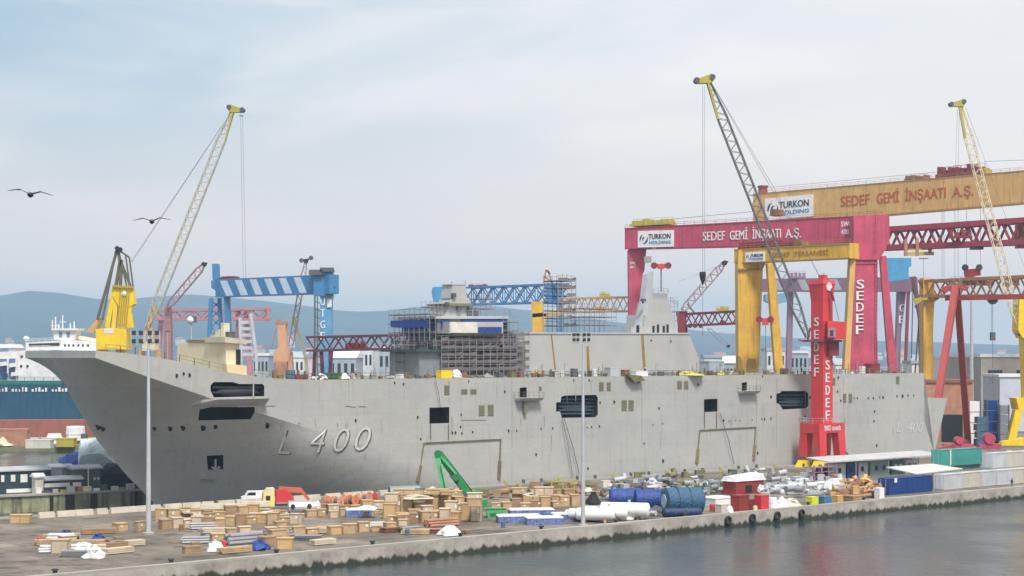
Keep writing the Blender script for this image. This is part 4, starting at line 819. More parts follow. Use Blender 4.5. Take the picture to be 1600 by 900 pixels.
for x in (1078, 1086, 1095, 1130): mb = MB(); mb.tube(W(x, 509 if x < 1120 else 504, 556), W(x, 509 if x < 1120 else 504, 558), .8, n=8); mb.build('sheave', dgrey, g)
trolley(g, W(1129, 487, 546), V(1, -.2, 0).normalized(), 4, 3, 1.8, olive, seed=14)
g = tgantry('dark crimson lattice girder crane right of the SEDEF lettered leg', 1374, 360, 388, 600, 1660, 341, 376, 556, P('truss_crimson', (.30, .035, .06), .6, streak=.3), 5, 20, 1.8, .7, ((1352, 380, 1352, 0, 606, 2.0), (1650, 375, 1650, 0, 560, 2.5)), False)
for (x0, y0, x1, y1) in ((1415, 374, 1420, 400), (1433, 372, 1438, 400), (1453, 376, 1458, 398)): mb = MB(); mb.bar(W(x0, y0, 586), W(x0, y1, 586), 1.0); mb.build('trolley_hanger', rustl, g)
mb = MB(); mb.bar(W(1413, 397, 586), W(1459, 396, 586), .7, 1.2); mb.bar(W(1419, 390, 586), W(1457, 389, 586), .5, .5); mb.build('trolley_platform', olive, g)
mb = MB(); mb.box(W(1526, 390, 575), (4, 3, 2)); mb.build('operator_cab', dgrey, g); mb = MB(); mb.box(W(1598, 388, 570), (4.5, 3, 8)); mb.build('end_house', rustl, g)
trolley(g, W(1500, 372, 576), V(1, -.15, 0).normalized(), 8, 3, 3, dred, seed=15)
# mauve crane with G E on its leg
g = thing('gantry_crane', 'distant mauve gantry crane with white letters G E down its leg', 'gantry crane', GD(1405, 800), 0)
A = W(1190, 446, 860); A.z = 0; B = W(1430, 446, 800); B.z = 0; gir(A, B, zat(456, 860), zat(436, 860), zat(456, 800), zat(433, 800), 5, purple, g)
nx = (B-A).normalized().cross(V(0, 0, 1)); fr = lambda px: frac(A, B, px)
f = gline(A, B, (zat(456, 860), zat(436, 860)), (zat(456, 800), zat(433, 800)), 0, 1, 0, 1, nx, 2.55)
for x in (1208, 1250, 1300): mb = MB(); mb.prism([f(fr(x), .9), f(fr(x+12), .9), f(fr(x+20), .1), f(fr(x+8), .1)], nx*.1); mb.build('white_stripe', lgrey, g)
mb = MB(); mb.prism([W(x, y, 805) for x, y in ((1404, 456), (1416, 456), (1408, 520), (1405, yfoot(805)), (1393, yfoot(805)), (1402, 520))], V(0, 5, 0)); mb.build('main_leg', purple, g)
col(1418, 1422, 456, 1411, 1415, yfoot(800), 800, 2, dred, g, 'stay_leg'); col(1232, 1240, 456, 1228, 1236, yfoot(850), 850, 4, purple, g, 'rigid_leg')
for k, ch in enumerate('GE'): y0 = 475+18*k; lettering(ch, plane_fn(W(1405.5-k*.8, y0+12, 804.6), W(1413.5-k*.8, y0+12, 804.6), W(1405.5-k*.8, y0, 804.6)), white, g, .02, th=V(0, .2, 0))
trolley(g, f(fr(1252), 1.0)+V(0, 2, 0), V(1, -.2, 0).normalized(), 8, 4, 4, purple, seed=16)
o = MB(); o.prism([W(x, y, 720) for x, y in ((1384, 403), (1424, 403), (1424, 416), (1420, 418), (1420, 436), (1386, 440))], V(0, 7, 0)); single('machine_house', o, P('sky_blue_house', (.06, .27, .52), .6), 'blue machine house of a crane right of the crimson stay leg', 'crane house')
o = MB(); o.prism([W(x, y, 900) for x, y in ((1196, 460), (1230, 458), (1230, 472), (1210, 476), (1196, 470))], V(0, 8, 0)); single('machine_house', o, P('pale_blue_house', (.16, .32, .45), .5), 'faint blue crane house seen between the golden gantry legs', 'crane house')
# distant red lattice gantry on the left
tgantry('faint distant red lattice gantry crane behind the blue striped crane', 240, 486, 499, 950, 420, 483, 499, 930, P('faded_red', (.48, .20, .22), .7), 6, 12, 1.3, .7, ((252, 499, 240, 0, 950, 2.5), (372, 486, 378, 0, 940, 3), (384, 486, 395, 0, 940, 2.5), (418, 480, 418, 500, 930, 2)))
o = MB()
for k in range(6): y = 501+10*k; o.prism([W(x, yy, 700) for x, yy in ((376, y), (394-0+k, y), (394+k, y+5), (376, y+5))], V(0, 2, 0))
for a, b_ in (((375, 496), (377, 560)), ((392, 490), (401, 560)), ((377, 560), (377, 618)), ((401, 560), (401, 618))): o.bar(W(*a, 700), W(*b_, 700), 1.2)
single('striped_tower', o, P('tower_grey', (.55, .58, .62), .6), 'grey and white banded lattice tower right of the beige deck house', 'tower')
# --- yellow column gantry and brown truss on the right
g = tgantry('ochre column gantry crane with rusty lattice girder at the right edge', 1444, 440, 463, 570, 1660, 430, 462, 520, P('rusty_girder', (.40, .20, .09), .7, var=.3), 5, 16, 1.0, .45, ())
mb = MB(); mb.prism([W(x, y, 566) for x, y in ((1443, 434), (1460, 436), (1460, 470), (1458, 520), (1459, yfoot(566)), (1444, yfoot(566)), (1443, 470))], V(0, 6, 0)); mb.build('column', yel, g)
mb = MB(); mb.bar(W(1428, 468, 565), W(1466, 466, 565), .8); mb.bar(W(1460, 470, 565), W(1470, 462, 565), .8); mb.bar(W(1430, 474, 565), W(1440, 466, 565), 1.2); mb.build('service_platform', olive, g)
for px, L_, h_ in ((1505, 8, 3), (1538, 6, 2.4), (1580, 5, 2.6)): trolley(g, W(px, 446, 553), V(1, -.2, 0).normalized(), L_, 4, h_, rust, seed=px)
hk = thing('hook_block', 'large red hook block with two sheaves above the rusty lattice girder', 'crane hook', W(1519, 443, 585), 0)
mb = MB(); mb.prism([W(x, y, 585) for x, y in ((1508, 421), (1531, 419), (1533, 430), (1522, 432), (1520, 442), (1512, 438), (1509, 430))], V(0, 2.2, 0)); mb.build('hook_frame', red, hk)
for x in (1508, 1530): mb = MB(); mb.tube(W(x, 418, 584), W(x, 418, 588), 1.2, n=10); mb.build('sheave', dgrey, hk)
# --- dark red A frame gantry standing by the ship's stern
g = thing('gantry_crane', 'dark red gantry with tall A shaped legs standing at the ship stern', 'gantry crane', GD(1480, 450), 0)
arp = P('a_frame_red', (.34, .05, .045), .55, streak=.3)
mb = MB(); mb.bar(W(1478, 466, 450), W(1680, 462, 425), 1.1, 1.3); mb.build('beam', arp, g)
mb = MB(); mb.bar(W(1493, 448, 447), W(1452, yfoot(421), 421), 1.7, 1.7); mb.build('leg', arp, g); mb = MB(); mb.bar(W(1495, 448, 449), W(1513, yfoot(478), 478), 1.7, 1.7); mb.build('leg', arp, g)
mb = MB(); mb.prism([W(x, y, 447) for x, y in ((1470, 452), (1478, 458), (1487, 452), (1498, 450), (1512, 454), (1515, 447), (1500, 446), (1480, 446))], V(0, 2, 0)); mb.build('leg_head', arp, g)
mb = MB(); mb.bar(W(1452, yfoot(421), 421)+V(0, 0, .8), W(1513, yfoot(478), 478)+V(0, 0, .8), 1.2); mb.build('sill_beam', arp, g)
mb = MB(); mb.tube(W(1551, 467, 441), W(1551, 467, 443), 1.5, n=12); mb.build('sheave', dgrey, g); mb = MB(); rope(mb, W(1551, 470, 442), W(1551, 600, 442), .1); rope(mb, W(1549, 470, 442), W(1549, 520, 442), .08); mb.build('hoist_rope', steel, g)
mb = MB(); mb.box(W(1551, 532, 442), (1.2, 1.2, 2.2)); mb.build('hook', dgrey, g)
# --- tiny tie rods crane left of the column (dark leaning jib)
o = MB(); o.bar(W(1427, 432, 640), W(1438, 500, 640), 1.5); o.bar(W(1438, 500, 640), W(1442, yfoot(640), 640), 1.6); o.bar(W(1436, 500, 640), W(1424, yfoot(640), 640), .5); o.bar(W(1427, 432, 640), W(1424, 560, 640), .35); o.bar(W(1430, 480, 640), W(1440, 474, 640), 1.2)
single('jib_crane', o, P('dark_jib', (.12, .06, .06), .6), 'thin dark leaning crane mast left of the ochre column', 'crane')

# ================================================================== LUFFING CRANES
def boom(root, foot, tip, w0, mat, n=30, dep=None, head=True, rc=.28, rw=.14, tipdir=-1, dark_tip=None, name='boom'):
    foot = Vector(foot); tip = Vector(tip); d = (tip-foot).normalized(); L_ = (tip-foot).length; side = V(0, 1, 0); side = (side-d*side.dot(d)).normalized()
    a = foot+d*L_*.12; b_ = foot+d*L_*.86; mb = MB(); dep = dep or w0
    truss(mb, foot, a, dep*.9, w0*.35, max(2, int(n*.12)), rc, rw, w2=dep, h2=w0, side=side); truss(mb, a, b_, dep, w0, int(n*.74), rc, rw, side=side); truss(mb, b_, tip, dep, w0, max(3, int(n*.14)), rc, rw, w2=dep*.5, h2=w0*.35, side=side)
    o = mb.build(name, mat, root)
    if head:
        mb = MB(); x = V(tipdir, 0, 0)
        mb.prism([tip+x*-.9+V(0, -.8, -.6), tip+x*2.6+V(0, -.8, -.7), tip+x*2.9+V(0, -.8, .2), tip+x*1+V(0, -.8, .8), tip-x*.8+V(0, -.8, 1.5), tip-x*1.6+V(0, -.8, .6)], V(0, 1.6, 0)); mb.build('boom_head', olive, o)
        for q in (tip+x*2.6, tip-x*1.0+V(0, 0, .7)): mb = MB(); mb.tube(q+V(0, -1, 0), q+V(0, 1, 0), .65, n=10); mb.build('sheave', dgrey, o)
    return o
# red portal luffing crane
rc_ = thing('luffing_crane', 'bright red portal luffing crane lettered SEDEF on the quay, with long dark lattice boom', 'crane', GD(1284, 380), TH)
D0 = 378
uu, vv = U, Vn
c = GD(1285, 381); hw, hd = 4.6, 2.3; zp = zat(661, 380); zt = zat(676, 380)
for i, j in ((-1, -1), (1, -1), (1, 1), (-1, 1)):
    ft = c+uu*i*(hw-1.1)+vv*j*hd; tp = c+uu*i*(hw-1.35)+vv*j*(hd-.6); mb = MB()
    def q4(p, a, z, e): return [p+uu*x*a+vv*y*a*e+V(0, 0, z) for x, y in ((-1, -1), (1, -1), (1, 1), (-1, 1))]
    mb.hexa(q4(ft, 1.15, 2.3, .8), q4(tp, 1.25, zt-2+2.001, .8)); mb.build('portal_leg', red, rc_)
    mb = MB(); mb.box(ft+V(0, 0, 0), (4.6, 1.9, 1.5), TH, top=(2.8, 1.5)); b_ = mb.build('bogie', bright, rc_)
    for k in (-1, 1): mb = MB(); w_ = ft+uu*1.5*k+V(0, 0, .45); mb.tube(w_-vv*1.0, w_+vv*1.0, .42, n=10); mb.build('wheel', dgrey, b_)
mb = MB(); mb.box(c+V(0, 0, zt-2), (hw*2, hd*2+1, zp-zt), TH); mb.build('portal_beam', red, rc_)
pf = c-vv*(hd+.5)
for wd, x0, x1 in (('SNCE', -2.8, -.5), ('GENER\u0130S', -.1, 3.1)): lettering(wd, plane_fn(pf+uu*x0-vv*.02+V(0, 0, zt-2+.55), pf+uu*x1-vv*.02+V(0, 0, zt-2+.55), pf+uu*x0-vv*.02+V(0, 0, zt-2+1.7)), white, rc_, .01, th=-vv*.06)
mb = MB(); rail(mb, [c+uu*i*hw+vv*j*(hd+.5)+V(0, 0, zp-2) for i, j in ((-1, -1), (1, -1), (1, 1), (-1, 1), (-1, -1))], 1.2, 1.5, .07); mb.build('portal_railing', lgrey, rc_)
tc_ = c+uu*(-.2); zh = zat(444, 380)
def q5(p, a, b_, z): return [p+uu*x*a+vv*y*b_+V(0, 0, z) for x, y in ((-1, -1), (1, -1), (1, 1), (-1, 1))]
mb = MB(); mb.hexa(q5(tc_, 1.75, 1.75, zp-1.99), q5(tc_, 1.75, 1.75, zat(470, 380)-2)); mb.hexa(q5(tc_, 1.76, 1.76, zat(470, 380)-2), q5(tc_, 2.1, 2.1, zh-2)); tw = mb.build('tower', red, rc_)
tcT = tc_
mb = MB(); mb.hexa(q5(tc_, 2.2, 2.2, zh-1.999), q5(tc_, 2.0, 2.0, zat(438, 380)-2)); mb.box(tc_+uu*.4+V(0, 0, zat(438, 380)-2), (1.5, 1.5, 1.3), TH); mb.build('tower_head', red, rc_)
mb = MB(); k_ = tc_-vv*2.12+V(0, 0, zat(448, 380)-2); mb.tube(k_+vv*.2, k_-vv*.06, 1.0, n=20); mb.build('head_opening', P('opening_pale', (.7, .65, .68), .6), rc_)
for k, ch in enumerate('SEDEF'):
    zz = zat(563+19.6*k, 380)-2; p = tc_-vv*1.78-uu*.9+V(0, 0, zz); lettering(ch, plane_fn(p-V(0, 0, 2.1), p+uu*1.5-V(0, 0, 2.1), p), white, rc_, .04, th=-vv*.06)
for k, ch in enumerate('SEDEF'):
    zz = zat(496+19.6*k, 380)-2; p = tc_-uu*1.78+vv*.8+V(0, 0, zz); lettering(ch, plane_fn(p-V(0, 0, 2), p-vv*1.4-V(0, 0, 2), p), white, rc_, .04, th=-uu*.06)
pl_z = zat(533, 380)-2
mb = MB(); mb.prism([W(x, 531, 378) for x in (1258, 1316)]+[W(1316, 534, 378), W(1258, 534, 378)], V(0, 4.5, 0)); mb.build('slewing_platform', dlow, rc_)
mb = MB(); mb.prism([W(x, y, 377.5) for x, y in ((1293, 501), (1322, 503), (1322, 530), (1293, 530.5))], V(0, 5, 0)); mh = mb.build('machine_house', red, rc_)
mb = MB(); mb.prism([W(x, y, 376.4) for x, y in ((1294, 512), (1306, 512), (1306, 527), (1294, 527))], V(0, 1.05, 0)); cb_ = mb.build('operator_cab', P('cab_mauve', (.35, .18, .22), .5), rc_)
mb = MB(); mb.prism([W(x, y, 376.35) for x, y in ((1297, 516), (1302, 516), (1302, 525), (1297, 525))], V(0, .03, 0)); mb.build('window', glass, cb_)
mb = MB(); mb.prism([W(x, y, 379) for x, y in ((1294, 534.1), (1311, 534.1), (1311, 556), (1294, 556))], V(0, 3, 0)); mb.build('counterweight', dred, rc_)
mb = MB(); rope(mb, W(1296, 445, 380), W(1299, 501, 379), .35); rope(mb, W(1299, 450, 380), W(1311, 501, 379), .12); rope(mb, W(1297, 447, 380), W(1303, 470, 379), .4); mb.build('backstay', dred, rc_)
mb = MB(); rope(mb, W(1284, 436, 380), W(1278, 428, 380), .1); rope(mb, W(1290, 436, 380), W(1287, 426, 380), .1); mb.build('mast_aerial', steel, rc_)
darkboom = P('boom_dark', (.13, .13, .14), .6)
boomA = boom(rc_, W(1262, 527, 378), W(1106, 126, 376), 2.1, darkboom, 48, 1.7, True, .22, .10, -1)
mb = MB(); a = W(1107, 130, 374.8); b_ = W(1122, 186, 375.2); mb.bar(a, b_, .55, .5); mb.build('jib_ladder', olive, boomA)
mb = MB(); mb.bar(W(1258, 534, 377.5), W(1248, 531, 377.5), .35); mb.bar(W(1262, 531, 377.5), W(1266, 512, 377.5), .4); mb.build('boom_foot_bracket', dred, rc_)
mb = MB()
for e in (-.8, .8): rope(mb, W(1112, 130, 376+e), W(1206+3*e, 292, 377+e), .075); rope(mb, W(1206+3*e, 292, 377+e), W(1284, 438, 379+e), .06)
mb.build('luffing_rope', steel, rc_)
mb = MB(); rope(mb, W(1098, 134, 376), W(1098, 450, 376), .075); rope(mb, W(1101, 134, 376), W(1101, 425, 376), .06); rope(mb, W(1098, 438, 376), W(1098, 525, 376), .09); mb.build('hoist_rope', steel, rc_)
mb = MB(); mb.lathe(W(1098, 436, 376), V(0, 0, 1), [(-1.2, .15), (-.3, .5), (.8, .75), (1.6, .7)], 10); mb.build('headache_ball', black, rc_)
mb = MB(); dr = c+uu*(hw+1.6)-vv*1+V(0, 0, 1.6); mb.tube(dr-vv*.5, dr+vv*.5, 1.7, n=20); mb.build('cable_drum', dred, rc_); mb = MB(); mb.tube(dr-vv*.7, dr+vv*.7, .5, n=12); mb.build('drum_hub', rustl, rc_)
mb = MB(); p = c-uu*(hw-.4)-vv*(hd)+V(0, 0, zp-2)
# right hand yellow luffing crane
rt = thing('luffing_crane', 'yellow luffing crane at the right edge, thin cream boom crossing the pale yellow girder', 'crane', GD(1592, 480), 0)
boomB = boom(rt, W(1594, 520, 480), W(1500, 163, 478), 2.2, cream, 44, 1.8, True, .2, .11, -1); mb = MB(); mb.bar(W(1500, 168, 476.8), W(1508, 216, 476.9), .7, .6); mb.build('jib_ladder', olive, boomB)
mb = MB(); mb.prism([W(x, y, 478) for x, y in ((1593, 466), (1625, 466), (1625, 528), (1598, 528), (1591, 516))], V(0, 6, 0)); mb.build('machine_house', bright, rt)
mb = MB(); mb.prism([W(x, y, 479) for x, y in ((1600, 528.1), (1622, 528.1), (1622, 626), (1604, 626))], V(0, 5, 0)); mb.build('tower', bright, rt)
mb = MB(); mb.prism([W(x, y, 478) for x, y in ((1588, 622), (1640, 620), (1640, 640), (1592, 640))], V(0, 7, 0)); mb.build('portal_beam', bright, rt)
for x0, x1 in ((1590, 1574), (1640, 1648)): mb = MB(); mb.prism([W(x, y, 478) for x, y in ((x0-3, 640.1), (x0+8, 640.1), (x1+12, yfoot(478)), (x1, yfoot(478)))], V(0, 3, 0)); mb.build('portal_leg', bright, rt)
mb = MB(); mb.prism([W(x, y, 470) for x, y in ((1562, 699), (1567, 690), (1580, 688), (1600, 684), (1600, 697))], V(0, 3, 0)); mb.build('bogie', bright, rt)
mb = MB(); rope(mb, W(1586, 522, 479), W(1594, 524, 479), .5); rope(mb, W(1496, 170, 478), W(1493, 262, 478), .06); rope(mb, W(1499, 170, 478), W(1497, 262, 478), .06); rope(mb, W(1508, 166, 478), W(1572, 340, 479), .06); rope(mb, W(1572, 340, 479), W(1620, 470, 480), .06); mb.build('ropes', steel, rt)
# tall cream boom crane on the left
lf = thing('luffing_crane', 'tall cream lattice boom crane behind the ski jump with pendants to the left', 'crane', GD(232, 452), 0)
boomC = boom(lf, W(230, 512, 452), W(364, 172, 448), 2.2, P('boom_cream', (.50, .47, .38), .6), 50, 1.8, True, .2, .11, 1)
mb = MB(); mb.bar(W(363, 176, 446.8), W(353, 216, 446.8), .45, .45); mb.build('jib_ladder', olive, boomC)
mb = MB()
for e in (-1, 1): rope(mb, W(358, 180, 449+e), W(205+e, 410, 454+e), .07)
mb.build('luffing_rope', steel, lf)
mb = MB(); rope(mb, W(376, 182, 448), W(380, 436, 448), .07); rope(mb, W(379, 182, 448), W(384, 436, 448), .07); mb.bar(W(374, 181, 448), W(380, 181, 448), .25); mb.build('hoist_rope', steel, lf)
for a, b_, r in (((231, 512), (243, 478), .7), ((224, 535), (232, 500), .6), ((240, 535), (233, 500), .6), ((226, 520), (240, 520), .5)): mb = MB(); mb.bar(W(*a, 452), W(*b_, 452), r); mb.build('frame_leg', tan, lf)
mb = MB(); mb.prism([W(x, y, 452) for x, y in ((222, 534), (243, 534), (243, 548), (222, 548))], V(0, 4, 0)); mb.build('machine_house', cream, lf)
mb = MB(); mb.bar(W(222, 545, 454), W(222, yfoot(454), 454), 1.4); mb.bar(W(248, 545, 454), W(248, yfoot(454), 454), 1.4); mb.build('portal_leg', tan, lf)
# compact yellow crane above the bow
yc = thing('floating_crane', 'bright yellow crane with folded dark jib above the bow of the ship', 'crane', GD(182, 520), 0)
Dy = 520
mb = MB(); mb.prism([W(x, y, Dy) for x, y in ((149, 514), (176, 512), (197, 514), (197, 546), (151, 546))], V(0, 8, 0)); mhs = mb.build('machine_house', bright, yc)
mb = MB(); mb.prism([W(x, y, Dy-.1) for x, y in ((163, 514), (177, 513), (177, 521), (163, 521))], V(0, .1, 0)); mb.build('house_window', white, mhs)
mb = MB(); mb.bar(W(160, 546, 524), W(160, yfoot(524), 524), 3); mb.bar(W(190, 546, 524), W(190, yfoot(524), 524), 3); mb.build('pedestal', bright, yc)
for a, b_, r in (((168, 512), (180, 448), 1.5), ((178, 512), (184, 448), 1.3), ((190, 512), (190, 450), 1.6), ((200, 512), (205, 450), 1.6), ((207, 512), (200, 470), 1.0)): mb = MB(); mb.bar(W(*a, Dy+1), W(*b_, Dy+1), r); mb.build('mast_post', bright, yc)
mb = MB(); mb.prism([W(x, y, Dy) for x, y in ((176, 462), (178, 449), (207, 451), (210, 475), (201, 480), (196, 512), (184, 512), (185, 478))], V(0, 3.5, 0)); mb.build('mast_body', bright, yc)
mb = MB()
for k in range(5): mb.bar(W(188+3.5*k, 455, Dy-.3), W(184+3.2*k, 508, Dy-.3), .3)
mb.bar(W(176, 447, Dy-.3), W(208, 449, Dy-.3), .9, .7); mb.build('mast_brace', P('ochre_brace', (.42, .3, .02), .6), yc)
mb = MB(); k_ = W(193.5, 458.5, Dy-.6); mb.lathe(k_, V(0, 1, 0), [(0, .2), (.2, .8), (.7, .8)], 12); mb.build('lamp_dish', white, yc)
for a, b_, r in (((181, 448), (188, 406), .6), ((188, 448), (190, 406), .6), ((183, 390), (152, 500), .5), ((181, 392), (160, 500), .35), ((184, 390), (187, 408), .5), ((188, 406), (204, 448), .5), ((184, 390), (202, 402), .35), ((202, 402), (208, 448), .3), ((186, 394), (198, 448), .3), ((196, 397), (203, 448), .3)):
    mb = MB(); mb.bar(W(*a, Dy), W(*b_, Dy), r*1.5); mb.build('jib_strut', P('strut_dark', (.12, .11, .07), .6), yc)
for p in ((183, 388), (188, 390)): mb = MB(); mb.tube(W(*p, Dy-1), W(*p, Dy+1), .75, n=10); mb.build('sheave', black, yc)
mb = MB(); mb.prism([W(x, y, Dy+2) for x, y in ((133, 520), (152, 497), (160, 497), (152, 512), (148, 520))], V(0, 3, 0)); mb.build('jib_root', tan, yc)
# small boom cranes
def small_crane(label, foot, tip, w_, D, mat, base, bmat, name='luffing_crane', n=14, hd=True):
    r = thing(name, label, 'crane', GD(foot[0], D), 0); b_ = boom(r, W(*foot, D), W(*tip, D), w_, mat, n, w_*.8, False, .3, .16)
    mb = MB(); t = W(*tip, D); mb.tube(t-V(0, 1, 0), t+V(0, 1, 0), .9, n=8); mb.bar(t-V(1.2, 0, 0), t+V(1.2, 0, .5), .5); mb.build('boom_head', black, b_)
    if base: mb = MB(); mb.prism([W(x, y, D+1) for x, y in base], V(0, 4, 0)); mb.build('cab_house', bmat, r)
    return r
r = small_crane('small red and white boom crane between cream boom and blue gantry', (262, 480), (319, 413), 2.4, 640, P('boom_redwhite', (.32, .16, .17), .6), [(257, 480), (265, 480), (267, 520), (266, yfoot(641)), (256, yfoot(641)), (256, 520)], P('boom_redwhite', (.32, .16, .17), .6))
mb = MB(); rope(mb, W(262, 505, 641), W(319, 440, 641), .12) if False else None
r = small_crane('thin pink grey boom crane passing behind the blue striped girder', (452, 552), (478, 408), 1.8, 660, P('boom_pinkgrey', (.38, .28, .27), .6), [(448, 550), (456, 550), (458, yfoot(661)), (446, yfoot(661))], salmon)
for q_ in ((471, 407), (486, 403)): mb = MB(); mb.tube(W(*q_, 659), W(*q_, 662), .95, n=8); mb.build('head_sheave', dgrey, r)
mb = MB(); mb.bar(W(471, 407, 660), W(486, 404, 660), .5); mb.build('head_bar', dgrey, r)
mb = MB(); mb.bar(W(459, 495, 660), W(478, 560, 660), 1.2); mb.bar(W(478, 560, 660), W(486, yfoot(660), 660), 1.2); mb.build('back_leg', cream, r)
r = small_crane('red grey boom crane rising right of the aft mast', (1066, 486), (1132, 411), 2.3, 560, P('boom_redgrey', (.30, .2, .19), .6), [(1058, 486), (1074, 486), (1074, 492), (1058, 492)], dred, n=16)
mb = MB(); rope(mb, W(1074, 475, 560), W(1086, 490, 560), .5); rope(mb, W(1062, 484, 560), W(1129, 412, 560), .08); rope(mb, W(1132, 412, 560), W(1060, 440, 560), .07); mb.build('pendant', steel, r)
r = small_crane('faint grey boom crane leaning to the right low behind the maroon lattice gantry', (1106, 513), (1138, 541), 1.7, 900, P('boom_faint', (.25, .27, .3), .6), None, None, n=8)
# salmon tower crane pedestal
g = thing('tower_crane', 'salmon coloured crane tower behind the ship left of the maroon gantry', 'crane', GD(440, 560), 0)
mb = MB(); mb.prism([W(x, y, 560) for x, y in ((434, 508), (446, 508), (448, 540), (450, 552), (450, 565), (427, 565), (427, 550), (434, 544))], V(0, 5, 0)); mb.build('tower', salmon, g)
mb = MB(); mb.box(W(440, 508, 562), (4, 4, 1.2)); mb.box(W(436, 506, 562), (1.4, 1.4, 1.5)); mb.bar(W(446, 505, 561), W(452, 504, 561), .6); mb.build('tower_top', rustl, g)
mb = MB(); mb.bar(W(432, 512, 560), W(424, 545, 560), .3); mb.bar(W(440, 565, 562), W(440, yfoot(562), 562), 4); mb.build('stay', rustl, g)
# ================================================================== BACKGROUND BUILDINGS
def gp(px, t, z=2.0):
    p = ST(px, 600, t); return V(p.x, p.y, z)
def building(label, px0, px1, ytop, D, dep, wm, rm, name='warehouse', cat='building', rz=0.0, nwin=0, gable=False, floors=1, group=None):
    zt = zat(ytop, D); wdt = (px1-px0)/F*D; base = GD((px0+px1)/2, D+dep/2, 1.96)
    r = thing(name, label, cat, base, rz, group); mb = MB(); h = zt-1.96
    hb = h*.88 if gable else h
    mb.box(base, (wdt, dep, hb), rz); mb.build('wall', wm, r)
    M = Matrix.Rotation(rz, 3, 'Z')
    mb = MB()
    if gable:
        q = [V(-wdt/2-.4, -dep/2-.4, hb+.01), V(-wdt/2-.4, dep/2+.4, hb+.01), V(-wdt/2-.4, 0, h)]; mb.prism([base+M @ x for x in q], M @ V(wdt+.8, 0, 0))
    else: mb.box(base+V(0, 0, hb+.005), (wdt+.8, dep+.8, max(.6, h*.05)), rz)
    mb.build('roof', rm, r)
    for f_ in range(floors):
        for k in range(nwin):
            x = -wdt/2+wdt*(k+.5)/nwin; z = hb*(f_+.45)/floors; mb = MB(); c = base+M @ V(x, -dep/2-.04, z); mb.box(c, (wdt/nwin*.5, .12, hb/floors*.35), rz); mb.build('window', glass, r)
    return r
wgrey = P('wall_bluegrey', (.34, .40, .46), .8); wwhite = P('wall_white', (.66, .68, .70), .8); wbeige = P('wall_beige', (.38, .35, .32), .85, streak=.3); roofw = P('roof_white', (.72, .74, .76), .7); rooft = P('roof_tile', (.35, .13, .08), .8)
building('long beige warehouse with white roof edge behind the dark red A frame gantry', 1494, 1760, 558, 640, 60, wbeige, roofw, nwin=6)
b_ = building('plain rust brown shed just behind the ship stern', 1426, 1508, 598, 490, 18, rustl, rust)
mb = MB(); p = GD(1488, 489.6, 2); mb.box(p, (6, .3, 8)); mb.build('door', dark, b_)
building('white low store with flat roof left of the yellow luffing crane', 1548, 1640, 589, 560, 20, P('store_lilac', (.50, .53, .62), .8), roofw, nwin=0)
building('narrow white block between ochre column and red A frame', 1462, 1492, 560, 700, 20, wwhite, roofw, nwin=2, floors=3)
building('white block just behind the stern edge under the mauve crane', 1418, 1440, 568, 640, 14, wwhite, wgrey)
bl = [('pale blue dockside shed left of the scaffolded island', 520, 562, 548, 760), ('white dockside shed in the middle behind the foredeck', 563, 590, 545, 800), ('grey blue shed touching the pale scaffold ahead of the island', 592, 626, 547, 780), ('white office block behind the salmon crane tower', 455, 484, 549, 900),
      ('small grey block right of the beige deck house', 400, 424, 556, 760), ('grey blue store right of the aft island', 1098, 1131, 559, 700), ('white store just left of the golden gantry leg', 1131, 1153, 556, 690), ('grey block between golden gantry legs', 1194, 1222, 548, 900), ('pale block left of the red crane tower', 1236, 1262, 552, 880), ('white block between faded stay leg and crimson leg', 1300, 1316, 560, 760)]
for i, (lb, a, b_, y, D) in enumerate(bl): building(lb, a, b_, y, D, 20, (wgrey, wwhite)[i % 2], (roofw, wgrey)[i % 2], rz=R(random.uniform(-12, 12)), nwin=4, floors=2, gable=i % 3 == 0)
# hillside houses
protos = []
for k, (wm, rm) in enumerate(((wwhite, rooft), (P('wall_cream', (.6, .5, .38), .8), rooft), (wwhite, wgrey))):
    r = thing('house', 'x', 'house', (0, 0, 0), 0); mb = MB(); mb.box((0, 0, 0), (16, 12, 13)); mb.build('wall', wm, r, world=False)
    mb = MB(); mb.prism([V(-8.6, -6.6, 13.01), V(-8.6, 6.6, 13.01), V(-8.6, 0, 16.5)], V(17.2, 0, 0)); mb.build('roof', rm, r, world=False); protos.append(r)
KN = ['white walled house with a red roof', 'cream house with a red roof', 'white house with a grey roof']
first = [True]*3
dsurf = lambda px, D: max(.5, (CZ+(HY-ridge_y(px))/F*7500)*(((D-4200)/3300)**1.5))
for i in range(84):
    px = random.choice([random.uniform(255, 640), random.uniform(700, 1180), random.uniform(1190, 1600), random.uniform(2, 150)]); D = random.uniform(4300, 5000) if random.random() < .8 else random.uniform(4900, 5600)
    p = GD(px, D, dsurf(px, D)-2); k = i % 3
    zone = 'left part' if px < 300 else 'middle' if px < 900 else 'right part'
    lab = 'far %s, %s' % (KN[k], zone)
    gname = 'far hillside houses, %s, %s' % (zone, KN[k]); s_ = random.uniform(1.0, 2.0); rz = random.uniform(-.6, .6)
    if first[k]:
        first[k] = False; r = protos[k]; r.location = p; r.rotation_euler = (0, 0, rz); r['label'] = lab; r['group'] = gname; r.scale = (s_, s_, s_)
    else: dup(protos[k], p, rz, lab, gname, (s_, s_, s_*random.uniform(.8, 1.5)))
